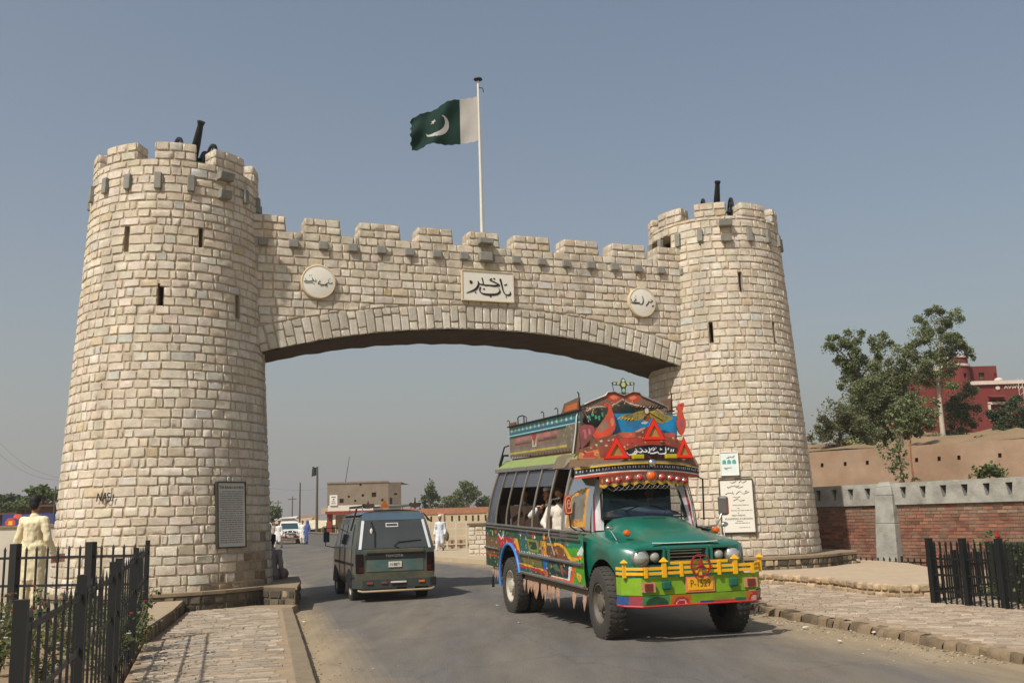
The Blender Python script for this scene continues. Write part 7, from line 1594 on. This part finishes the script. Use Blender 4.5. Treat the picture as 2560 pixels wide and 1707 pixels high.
# flowers behind the left fence
fcol = [srgb(206, 40, 96), srgb(214, 60, 60), srgb(222, 120, 150), srgb(230, 200, 60), srgb(230, 226, 220)]
M_pet = mat('petals', attr=True, var=.1, rough=.6, trl=.3)
spots = [(-4.55, 11.6), (-4.9, 11.0), (-4.3, 10.6), (-5.3, 11.9), (-5.0, 10.1), (-4.0, 9.7), (-5.6, 10.8), (-4.5, 9.4), (-6.0, 11.6), (-5.8, 12.5), (-5.1, 12.6), (-4.75, 12.4)]
for i, (x, y) in enumerate(spots):
    q = thing('flower_plant', 'straggly flowering plant in the bed behind the left fence', 'plant', (x, y, .12), rnd.uniform(0, 6), 'flowering plants in the left bed')
    b = B(); lf = B(); pt = B()
    for k in range(9):
        a = rnd.uniform(0, 6.3); h = rnd.uniform(.3, .85); e = vec(math.cos(a)*rnd.uniform(.05, .28), math.sin(a)*rnd.uniform(.05, .28), h); b.tube([(0, 0, 0), tuple(e*vec(.35, .35, .55)), tuple(e)], [.010, .007, .004], 5)
        for f in (.35, .55, .75, .95): leaves(lf, e*vec(f, f, f), (.07, .07, .06), 9, .055, G2+G1+[(.14, .13, .06)], .2, 0)
        if rnd.random() < .45:
            c = rnd.choice(fcol)
            for m_ in range(6):
                t = m_*1.05; d = vec(math.cos(t), math.sin(t), .5)*.028; n_ = vec(-math.sin(t), math.cos(t), 0)*.014; pt.add([e, e+d*.6+n_, e+d, e+d*.6-n_], [(0, 1, 2, 3)], c)
    b.obj('stems', M_bark, q); lf.obj('foliage', M_leaf, q)
    if pt.v: pt.obj('flowers', M_pet, q)

# ================================================================= right hand slope, mud wall and red fort
M_mud = mat('mud_plaster', srgb(144, 120, 98), var=.22, scale=1.2, bump=.4, bscale=6, rough=1, col2=srgb(122, 96, 72), c2scale=.9, c2amt=.6)
M_earth = mat('bare_slope', srgb(140, 114, 86), var=.3, scale=.8, bump=.5, bscale=4, rough=1, col2=srgb(120, 112, 72), c2scale=.35, c2amt=.6)
A0, A1 = at(1990, 1134, 34.6), at(2560, 1094, 30.2); ad_ = vec(A1[0]-A0[0], A1[1]-A0[1]); ad_ /= np.linalg.norm(ad_); an_ = vec(ad_[1], -ad_[0]); an_ = an_ if an_[1] < 0 else -an_
mw = thing('mud_wall', 'long tan mud plastered retaining wall behind the brick wall', 'wall', (A0[0], A0[1], 0))
zt_ = (A0[2]+A1[2])/2
b = B()
def mwp(t, z, d):
    p = ad_*t+an_*(d+(zt_-z)*.28); return (p[0], p[1], z)
holes = [(t-.05, t+.05, 3.02, 3.16) for t in [-1.2, -.5, .35, .95, 1.75, 2.5, 4.1, 4.8, 5.4, 6.6, 7.6]]+[(t-.05, t+.05, 3.40, 3.52) for t in (8.2, 8.6, 9.0, 9.4, 9.8)]
wall_with_holes(b, mwp, -9, 14, -.1, zt_, holes, .25, du=.5)
b.obj('wall_face', M_mud, mw)
cp_ = B()
cp_.add([mwp(-9, zt_, .0), mwp(14, zt_, .0), mwp(14, zt_+.03, -.5), mwp(-9, zt_+.03, -.5)], [(0, 1, 2, 3)]); cp_.obj('wall_top', M_mud, mw)
def hillz(s, d):    # d = distance behind the mud wall
    k = min(1, max(0, (d-8)/14)); return zt_+.5*min(1, d/8)+1.2*k*k*(3-2*k)+.25*math.sin(s*.9+d*.5)*min(1, d/3)+.15*math.sin(s*2.1-d*1.3)*min(1, d/3)
hb2 = B()
def hp_(u, v):
    s = lerp(-13, 60, u); d = .45+v*v*90; p = vec(A0[0], A0[1])+ad_*s-an_*d; return (p[0], p[1], hillz(s, d)-max(0, (-8-s))*.9*min(1, d/2)-max(0, d-60)*.12)
hb2.grid(60, 40, hp_); tag(hb2.obj('hill', M_earth, smooth=180), kind='structure')
M_red_w = mat('red_limewash', srgb(118, 48, 44), var=.2, scale=1.5, bump=.2, bscale=12, rough=.9, col2=srgb(100, 56, 48), c2scale=.8, c2amt=.5)
M_white = mat('whitewash', srgb(206, 190, 176), var=.1, rough=.8)
D = 60
fx = lambda px, py=1000, Y=D: at(px, py, Y)[0]
fz = lambda py, px=2450, Y=D: at(px, py, Y)[2]
fort = thing('red_fort', 'dark red limewashed hilltop fort with round tower and white trim', 'building', (fx(2450), D, 0))
fo_ = vec(fx(2450), D, 0)
def fbox(name, px0, px1, py0, py1, y0, y1, m, parent=fort, holes=(), front_only=False):
    x0, x1 = fx(px0)-fo_[0], fx(px1)-fo_[0]; z0, z1 = fz(py1), fz(py0); b = B()
    hs = [(fx(a)-fo_[0], fx(c)-fo_[0], fz(e), fz(d)) for a, c, d, e in holes]
    wall_with_holes(b, lambda u, v, d: (u, y0-d, v), x0, x1, z0, z1, hs, .35)
    b.add([(x0, y0, z0), (x0, y1, z0), (x0, y1, z1), (x0, y0, z1)], [(3, 2, 1, 0)]); b.add([(x1, y0, z0), (x1, y1, z0), (x1, y1, z1), (x1, y0, z1)], [(0, 1, 2, 3)]); b.add([(x0, y0, z1), (x1, y0, z1), (x1, y1, z1), (x0, y1, z1)], [(0, 1, 2, 3)])
    return b.obj(name, m, parent)
fbox('lower_block', 2424, 2680, 962, 1110, 0, 6, M_red_w, holes=[(2472, 2512, 1000, 1052)])
B().box(fx(2420)-fo_[0], fx(2680)-fo_[0], -.15, .1, fz(962), fz(953)).obj('white_cornice', M_white, fort)
fbox('upper_block', 2470, 2545, 903, 960, 2.2, 7, M_red_w, holes=[(2497, 2512, 920, 938), (2538, 2542, 922, 932)])
B().box(fx(2498)-fo_[0], fx(2511)-fo_[0], 2.35, 2.4, fz(937), fz(921)).obj('shutter', mat('dull_green_shutter', srgb(84, 84, 62), var=.2, rough=.7), fort)
fbox('left_wing', 2255, 2410, 905, 1110, 3.5, 9, M_red_w, holes=[(2300, 2318, 960, 985), (2340, 2356, 960, 985)])
B().box(fx(2252)-fo_[0], fx(2410)-fo_[0], 3.4, 3.7, fz(905), fz(899)).obj('white_cornice', M_white, fort)
cx0, cx1 = fx(2398)-fo_[0], fx(2466)-fo_[0]; cxm = (cx0+cx1)/2; cr0 = (cx1-cx0)/2
tb = B()
def rtp(u, v, d): a = R_(u); r = cr0*lerp(1.12, .97, (v-fz(1000))/(fz(881)-fz(1000)))+d; return (cxm+r*math.cos(a), 2.0+r*math.sin(a), v)
wall_with_holes(tb, rtp, -250, 110, fz(1000), fz(881), [(-80, -62, fz(938), fz(925))], .3, du=12)
tb.add([(cxm+cr0*math.cos(R_(a)), 2.0+cr0*math.sin(R_(a)), fz(882)) for a in range(0, 360, 15)], [tuple(range(24))])
rt_ = tb.obj('round_tower', M_red_w, fort)
for z, k in ((fz(881), 1.0), (fz(903), 1.03)): B().lathe([(cr0*k, -.09), (cr0*k+.06, -.09), (cr0*k+.06, .06), (cr0*k-.03, .06)], (cxm, 2.0, z), (0, 0, 1), 40).obj('white_band', M_white, rt_, smooth=40)
B().hexa([(fx(2470)-fo_[0], -.6, fz(996)), (fx(2508)-fo_[0], -.6, fz(996)), (fx(2508)-fo_[0], 0, fz(992)), (fx(2470)-fo_[0], 0, fz(992)), (fx(2470)-fo_[0], -.6, fz(994)), (fx(2508)-fo_[0], -.6, fz(994)), (fx(2508)-fo_[0], 0, fz(989)), (fx(2470)-fo_[0], 0, fz(989))]).obj('door_hood', M_red_w, fort)
B().box(fx(2468)-fo_[0], fx(2473)-fo_[0], -.12, .05, fz(1052), fz(1010)).obj('door_jamb', M_white, fort); B().box(fx(2468)-fo_[0], fx(2512)-fo_[0], -.12, .05, fz(1012), fz(1006)).obj('door_lintel', M_white, fort)
for k, ch_ in enumerate('AWWAM'):
    text_part('letter', ch_, .34, M_white, fort, frame_mat((fx(2518+13.3*k)-fo_[0], -.03, fz(970)), vec(1, 0, 0), vec(0, 0, 1), vec(0, -1, 0)), .02, sx=1.2) if k < 4 else None
B().prism(ngon(fx(2497)-fo_[0], fz(971), .14, .12, 12), lambda u, v, d: (u, -.03-d, v), 0, .03).obj('emblem', M_white, fort)
B().ell((fx(2515)-fo_[0], .6, fz(949)), (.28, .2, .17), 16, 10).obj('roof_tank', M_white, fort, smooth=180)
lat = thing('lattice_mast', 'thin pale lattice mast at the right edge before the fort', 'mast', (fx(2556, 1000, 55), 55, 5.5))
for s in (-1, 1): B().tube([(s*.14, 0, 0), (s*.12, 0, 3.1)], .012, 6).obj('mast_leg', M_pole, lat)
for k in range(9): B().tube([(-.13, 0, .1+.33*k), (.13, 0, .3+.33*k)], .008, 5).obj('mast_brace', M_pole, lat)

# ================================================================= beyond the gateway
M_mudb = mat('sunbaked_mud', srgb(130, 116, 98), var=.25, scale=.9, bump=.4, bscale=5, rough=1)
D = 95
mb_ = thing('mud_building', 'flat roofed tan mud building with small holes beyond the road', 'building', (at(908, 1280, D)[0], D, 0)); o_ = vec(at(908, 1280, D)[0], D, 0)
mx = lambda px: at(px, 1250, D)[0]-o_[0]; mz = lambda py: at(900, py, D)[2]
b = B(); hl_ = [(mx(a)-w_, mx(a)+w_, mz(y)-w_, mz(y)+w_) for a, y, w_ in ((872, 1240, .10), (907, 1238, .12), (935, 1237, .22), (888, 1251, .1), (854, 1250, .2), (956, 1251, .11), (901, 1211, .1))]
wall_with_holes(b, lambda u, v, d: (u, -d, v), mx(818), mx(971), 0, mz(1207), hl_, .5)
wall_with_holes(b, lambda u, v, d: (mx(971)+u, 0.0+u*.6-d, v), 0, mx(1001)-mx(971), 0, mz(1207), [(.5, .8, mz(1239), mz(1234)), (.1, .35, mz(1262), mz(1246))], .4)
b.add([(mx(818), 0, 0), (mx(818)-.3, 8, 0), (mx(818)-.3, 8, mz(1207)), (mx(818), 0, mz(1207))], [(3, 2, 1, 0)])
b.add([(mx(818), 0, mz(1207)), (mx(971), 0, mz(1207)), (mx(1001), (mx(1001)-mx(971))*.6, mz(1207)), (mx(1001), 8, mz(1207)), (mx(818)-.3, 8, mz(1207))], [(0, 1, 2, 3, 4)])
b.obj('wall', M_mudb, mb_)
B().box(mx(818)-.05, mx(971), -.08, .2, mz(1207), mz(1203)).obj('roof_edge', M_mudb, mb_)
q = at(860, 1207, D+2); an = thing('antenna_pole', 'thin leaning pole above the mud building roof', 'pole', (q[0], D+2, 4.6)); B().tube([(0, 0, 0), (.25, 0, 1.5), (.55, 0, 3.4)], [.035, .03, .02], 6).obj('pole', M_dark, an)
# red and white checkpoint canopy
D = 74
cn = thing('roadside_canopy', 'white and red flat canopy of a roadside post behind the van', 'building', (at(880, 1300, D)[0], D, 0)); o_ = vec(at(880, 1300, D)[0], D, 0)
cx = lambda px: at(px, 1290, D)[0]-o_[0]; cz = lambda py: at(850, py, D)[2]
B().box(cx(822), cx(935), -.4, 5, cz(1277), cz(1263)).obj('canopy_fascia', mat('white_fascia', srgb(208, 198, 182), var=.1, rough=.7), cn)
B().box(cx(816), cx(940), -.45, 5, cz(1284), cz(1277)).obj('red_band', mat('brick_red_band', srgb(128, 50, 36), var=.15, rough=.8), cn)
for px in (824, 930): B().box(cx(px)-.18, cx(px)+.18, -.1, .3, 0, cz(1284)).obj('red_pillar', MATS['brick_red_band'], cn)
B().box(cx(832), cx(928), 1.2, 1.4, 0, cz(1286)).obj('back_wall', mat('tan_panels', srgb(176, 160, 128), var=.15, rough=.9), cn)
for k in range(8): B().box(cx(832)+.36*k, cx(832)+.36*k+.04, 1.12, 1.2, 0, cz(1286)).obj('panel_rib', MATS['tan_panels'], cn)
sg = B().box(cx(827), cx(846), -.5, -.4, cz(1263), cz(1237)).obj('sign_board', mat('sign_white', srgb(216, 212, 200), var=.05, rough=.6), cn)
for y0, y1, a, c in ((1241, 1243, 831, 842), (1246, 1249, 835, 839), (1252, 1253.5, 832, 841), (1257, 1258.5, 830, 843)): B().box(cx(a), cx(c), -.51, -.505, cz(y1), cz(y0)).obj('sign_line', M_ink, sg)
B().box(cx(800), cx(824), .5, 4, cz(1282), cz(1268)).obj('side_awning', mat('tan_awning', srgb(176, 156, 124), var=.2, rough=.9), cn)
# low grey parapet along the far pavement
b = thing('low_parapet', 'low dark grey parapet wall along the far side of the road', 'wall', at(800, 1345, 70)); pa, pb = at(775, 1340, 71), at(905, 1340, 52); o_ = vec(*at(800, 1345, 70))
B().beam((pa[0]-o_[0], pa[1]-o_[1], .45-o_[2]), (pb[0]-o_[0], pb[1]-o_[1], .45-o_[2]), .25, .9).obj('wall', mat('grey_parapet', srgb(104, 102, 96), var=.2, scale=3, rough=.95), b); B().beam((pa[0]-o_[0], pa[1]-o_[1], .93-o_[2]), (pb[0]-o_[0], pb[1]-o_[1], .93-o_[2]), .32, .06).obj('coping', M_conc, b)
# far pavement
slab('far_pavement', [(1.45, 28.6), (-.75, 34.6), (-3.4, 40.2), (-8.8, 56.2), (-19.6, 88), (-15, 92), (-4.5, 58), (1.2, 42), (6, 33)], .13, mat('far_paving', srgb(176, 158, 130), var=.15, scale=2, rough=1))
# pierced far wall, railing and stone pier
D = 62
fwl = thing('pierced_wall', 'long cream wall with narrow slots and brick top beyond the walking man', 'wall', (at(1150, 1300, D)[0], D, 0)); ox_ = at(1150, 1300, D)[0]
wx = lambda px: at(px, 1290, D)[0]-ox_; wz = lambda py: at(1150, py, D)[2]
b = B(); sl = [(wx(p_)-.06, wx(p_)+.06, wz(1303), wz(1288)) for p_ in (1058, 1078, 1130, 1148, 1165, 1182, 1196, 1214, 1232, 1250, 1268, 1286)]
wall_with_holes(b, lambda u, v, d: (u, -d, v), wx(1020), wx(1420), -.1, wz(1284)+.02, sl, .3); b.obj('wall', mat('cream_wall', srgb(186, 168, 138), var=.14, scale=1.5, rough=.95), fwl)
B().box(wx(1000), wx(1420), -.05, .35, wz(1284)+.02, wz(1268)).obj('brick_course', mat('far_brick', srgb(160, 112, 84), var=.3, scale=5, rough=1), fwl)
for p_ in (1104, 1224): B().box(wx(p_)-.14, wx(p_)+.14, -.15, .0, -.1, wz(1282)).obj('pier', MATS['cream_wall'], fwl)
rail = thing('bridge_railing', 'pale metal railing behind the walking man', 'railing', (at(1120, 1370, 50)[0], 50, 0)); rx = lambda px: at(px, 1340, 50)[0]-at(1120, 1370, 50)[0]
M_rl = mat('pale_railing', srgb(188, 178, 158), var=.15, rough=.7)
for px in (1055, 1075, 1096, 1118, 1140, 1166): B().box(rx(px)-.04, rx(px)+.04, -.04, .04, 0, 1.5).obj('post', M_rl, rail)
for z in (.35, .75, 1.12, 1.46): B().box(rx(1050), rx(1170), -.03, .03, z-.025, z+.025).obj('rail', M_rl, rail)
rw_ = B().box(rx(1050), rx(1180), .3, .5, 0, .55).obj('rail_plinth', mat('tan_plinth', srgb(176, 150, 118), var=.2, scale=4, rough=1), rail)
pr2 = thing('stone_pier', 'cream stone pier at the start of the far wall, left of the bus', 'wall', (at(1196, 1390, 40)[0], 40, 0)); S = Stones(); px0 = at(1172, 1380, 40)[0]-at(1196, 1390, 40)[0]
B().box(px0+.02, px0+4, .02, .9, -.05, 1.34).obj('pier_core', M_mortar, pr2); B().box(px0-.05, px0+4, -.06, .95, 1.34, 1.42).obj('pier_cap', mat('dark_cap', srgb(110, 96, 78), var=.2, rough=1), pr2)
z = .02
while z < 1.3:
    for a, c in split_run(px0, px0+4, .3, .08, .14):
        P = lambda fu, fv, d: (lerp(a+.008, c-.008, fu), -d, lerp(z+.006, z+.176, fv)); S.put(P, c-a, .17, -a, tint())
    z += .183
S.build(pr2, top=40)
# poles, flag, wires
def pole(label, px, py0, py1, Y, r, name='utility_pole', cross=False):
    top = at(px, py0, Y); t = thing(name, label, 'pole', (top[0], Y, 0)); B().tube([(0, 0, 0), (0, 0, top[2]*.5), (.02, 0, top[2])], [r, r*.8, r*.6], 8).obj('pole', mat('weathered_pole', srgb(84, 78, 70), var=.2, rough=.9), t)
    if cross: B().box(-.5, .5, -.05, .05, top[2]-.4, top[2]-.3).obj('cross_arm', MATS['weathered_pole'], t)
    return t, top
t, top = pole('tall dark pole carrying the black flag', 793, 1166, 1310, 82, .13, 'flag_pole')
ft = thing('black_flag', 'small black flag on the dark pole beyond the gateway', 'flag', (top[0], 82, top[2]))
B().grid(14, 8, lambda u, v: (-u*.42*(1+.1*v), .06*math.sin(u*8+v*2), -.62*v-.10+.12*u*(1-v)-.10*u*v+.02*math.sin(u*11))).obj('flag_cloth', mat('black_cloth', srgb(34, 42, 50), var=.2, rough=.9), ft, smooth=180)
pole('slim utility pole left of the black flag', 750, 1206, 1310, 90, .10); pole('shorter distant pole second left of the black flag', 731, 1240, 1300, 120, .10, cross=True); pole('faint distant pole nearest the left tower', 695, 1250, 1300, 140, .11, cross=True); pole('short post between the mud building and the slim tree', 1037, 1243, 1268, 100, .12)
pole('thin banded pole touching the left edge of the left tower', 138, 1215, 1312, 36, .04)
def wire(label, a, b, sag):
    t = thing('overhead_wire', label, 'wire', a); o = vec(*a); pts = [tuple(lerp(vec(*a), vec(*b), k/14)-o-vec(0, 0, sag*math.sin(math.pi*k/14))) for k in range(15)]; B().tube(pts, .005, 5).obj('wire', M_dark, t)
wire('overhead wire crossing to the mud building', at(660, 1218, 90), at(825, 1219, 95), .25)
wire('upper sagging wire at the left edge', at(-10, 1098, 60), at(160, 1196, 60), .5); wire('lower sagging wire at the left edge', at(-10, 1128, 60), at(160, 1200, 60), .5)
# roadside stalls with awnings
stc = [srgb(176, 156, 126), srgb(196, 180, 150), srgb(150, 130, 106)]
for i, (px, pz, Y, w_, lab) in enumerate(((735, 1300, 92, 3.2, 'market stall with a brown tarpaulin awning behind the white jeep'), (775, 1312, 86, 2.6, 'market stall with a pale slanting awning beside the blue shawled figure'), (808, 1304, 90, 2.8, 'market stall with a cream awning left of the red and white canopy'), (700, 1296, 104, 3.4, 'far market stall with a white cloth roof above the jeep'))):
    c = at(px, pz, Y); t = thing('market_stall', lab, 'stall', (c[0], Y, 0), 0, 'roadside stalls'); h = c[2]; M_aw = mat('awning_%d' % i, srgb(*[(164, 146, 118), (196, 182, 152), (206, 192, 164), (206, 202, 192)][i]), var=.2, scale=3, rough=.95)
    B().grid(10, 6, lambda u, v: (lerp(-w_/2, w_/2, u), lerp(-1.2, 1.2, v), h-.25+.5*v+.10*math.sin(u*9)*math.sin(v*3.1)-.12*math.sin(math.pi*u))).obj('awning', M_aw, t, smooth=180)
    for sx in (-1, 1):
        for yy, hh in ((-1.15, h-.26), (1.15, h+.22)): B().tube([(sx*w_/2*.96, yy, 0), (sx*w_/2*.96, yy, hh)], .05, 6).obj('prop', M_bark, t)
    B().box(-w_/2*.9, w_/2*.9, -.7, .6, 0, .9).obj('counter', mat('stall_wood', srgb(104, 84, 62), var=.3, rough=.9), t)
    for k in range(4): B().box(-w_/2*.8+k*.6, -w_/2*.8+k*.6+.45, -.6, -.1, .9, 1.15+.1*(k % 2)).obj('goods_box', mat('goods_%d' % k, srgb(*[(176, 96, 60), (206, 196, 170), (96, 110, 120), (150, 140, 90)][k]), var=.2), t)
# long low houses on the far horizon
for px0, px1, py, Y, col, lab in ((640, 690, 1293, 160, (150, 132, 108), 'low distant house beyond the stalls, left'), (745, 800, 1288, 150, (156, 128, 100), 'low distant house beyond the stalls, right')):
    a, c = at(px0, py, Y), at(px1, py, Y); t = thing('far_house', lab, 'house', (a[0], Y, 0), 0, 'far houses'); b = B(); wall_with_holes(b, lambda u, v, d: (u, -d, v), 0, c[0]-a[0], 0, a[2], [(.8, 1.4, .9, 1.7), (2.4, 2.9, 0, 1.7)], .3); b.add([(0, 0, a[2]), (c[0]-a[0], 0, a[2]), (c[0]-a[0], 6, a[2]), (0, 6, a[2])], [(0, 1, 2, 3)]); b.obj('wall', mat('house_%d' % col[0], srgb(*col), var=.15, rough=1), t)

# ================================================================= left background
lw = thing('white_wall', 'low whitewashed wall behind the man in yellow', 'wall', (-16, 24, 0))
B().box(-8, 6.2, 0, .3, -.1, 1.72).obj('wall', mat('stained_whitewash', srgb(196, 188, 172), var=.12, scale=1.5, rough=.9, col2=srgb(150, 142, 128), c2scale=.8, c2amt=.5), lw); B().box(-8, 6.25, -.04, .34, 1.72, 1.78).obj('coping', M_conc, lw)
D = 42; q = at(85, 1300, D)
tk = thing('painted_truck', 'blue truck with red and yellow painted flowers behind the white wall', 'truck', (q[0], D, 0)); tz = lambda py: at(85, py, D)[2]
tp_ = [((216, 70, 40), ngon(-1.0, 2.0, .22, .2)), ((240, 190, 60), ngon(-1.0, 2.0, .10, .1)), ((216, 70, 40), ngon(-.4, 1.75, .2, .16)), ((236, 190, 70), ngon(-.15, 1.95, .16, .2)), ((206, 50, 50), ngon(.3, 1.8, .2, .18)), ((240, 200, 90), ngon(.35, 1.85, .08, .1)), ((230, 120, 50), ngon(.8, 1.75, .16, .14)), ((226, 90, 60), ngon(-.7, 2.25, .2, .1)), ((230, 140, 60), ngon(-1.2, 1.6, .2, .16)), ((200, 60, 60), ngon(.0, 2.25, .3, .06))]
pfk = paint_fn((44, 58, 126), tp_); b = B(); b.grid(60, 26, lambda u, v: (lerp(-1.35, 1.25, u), -.02, lerp(.9, 2.35, v)), lambda u, v: pfk(lerp(-1.35, 1.25, u), lerp(.9, 2.35, v))); b.obj('painted_tailboard', M_paint, tk)
B().box(-1.35, 1.25, 0, 5.2, .75, 2.33).obj('load_body', mat('truck_blue', srgb(44, 58, 110), var=.2, rough=.6), tk); B().box(-1.1, 1.0, 5.3, 7.2, .6, 2.5).obj('cab', MATS['truck_blue'], tk, bevel=.12)
for s in (-1.0, .9):
    for y in (.9, 6.2): wheel(tk, s, y, .5, .28, 1 if s > 0 else -1, .28, n=20, rim_m=rim_d)
for i, (px0, px1, py, Y, col, lab) in enumerate(((-30, 40, 1283, 52, (96, 78, 62), 'brown shed roof at the far left edge'), (92, 150, 1262, 50, (112, 92, 76), 'brown brick hut beside the left tower'))):
    a, c = at(px0, py, Y), at(px1, py, Y); t = thing('roadside_hut', lab, 'hut', (a[0], Y, 0)); L_ = c[0]-a[0]; b = B(); wall_with_holes(b, lambda u, v, d: (u, -d, v), 0, L_, 0, a[2]-.1, [(L_*.55, L_*.85, 1.1, a[2]-.4)], .5); b.add([(0, 0, 0), (0, 4, 0), (0, 4, a[2]-.1), (0, 0, a[2]-.1)], [(3, 2, 1, 0)]); b.add([(L_, 0, 0), (L_, 4, 0), (L_, 4, a[2]-.1), (L_, 0, a[2]-.1)], [(0, 1, 2, 3)]); b.obj('wall', mat('hut_%d' % i, srgb(*col), var=.2, scale=2, rough=1), t)
    B().box(-.3, L_+.3, -.5, 4.3, a[2]-.1, a[2]).obj('roof', mat('rusty_roof', srgb(84, 62, 50), var=.3, scale=3, rough=.9), t)
# distant ridge in the haze
b = B(); nr = 120
def ridge(u): return 34+26*math.sin(u*5.2+.6)+16*math.sin(u*13+1.5)+7*math.sin(u*31)+4*math.sin(u*67)
b.add([(lerp(-2600, 2200, i/nr), 2600+120*math.sin(i*.31), -5) for i in range(nr+1)]+[(lerp(-2600, 2200, i/nr), 2700+90*math.sin(i*.4), max(6, ridge(i/nr)*1.6)) for i in range(nr+1)]+[(lerp(-2600, 2200, i/nr), 3100, 0) for i in range(nr+1)], [(i, i+1, nr+2+i, nr+1+i) for i in range(nr)]+[(nr+1+i, nr+2+i, 2*nr+3+i, 2*nr+2+i) for i in range(nr)])
tag(b.obj('hills', mat('ridge_rock', srgb(120, 108, 92), var=.2, scale=.01, rough=1), smooth=180), kind='structure')
# ================================================================= hazy air
HZ = .00085
b = B().box(-3990, 3990, -290, 3400, -2, 150)
hz = b.obj('haze', bpy.data.materials.new('haze_air')); hz['kind'] = 'stuff'
hm = hz.data.materials[0]; hm.use_nodes = True; hm.node_tree.nodes.clear()
pv = hm.node_tree.nodes.new('ShaderNodeVolumePrincipled'); pv.inputs['Color'].default_value = (.86, .84, .80, 1); pv.inputs['Density'].default_value = HZ; pv.inputs['Anisotropy'].default_value = .2
om = hm.node_tree.nodes.new('ShaderNodeOutputMaterial'); hm.node_tree.links.new(pv.outputs[0], om.inputs['Volume'])
# scrub on the slope
b = B()
for k in range(60):
    s, d = rnd.uniform(-6, 30), rnd.uniform(1.5, 30); p = vec(A0[0], A0[1])+ad_*s-an_*d; r = rnd.uniform(.12, .4)
    leaves(b, (p[0], p[1], hillz(s, d)+r*.4), (r, r, r*.6), int(40+160*r), .10, G1+[(.16, .14, .08)], 0, .1)
tag(b.obj('scrub', M_leaf), 'dry scrub dotted over the bare slope', 'scrub', kind='stuff')
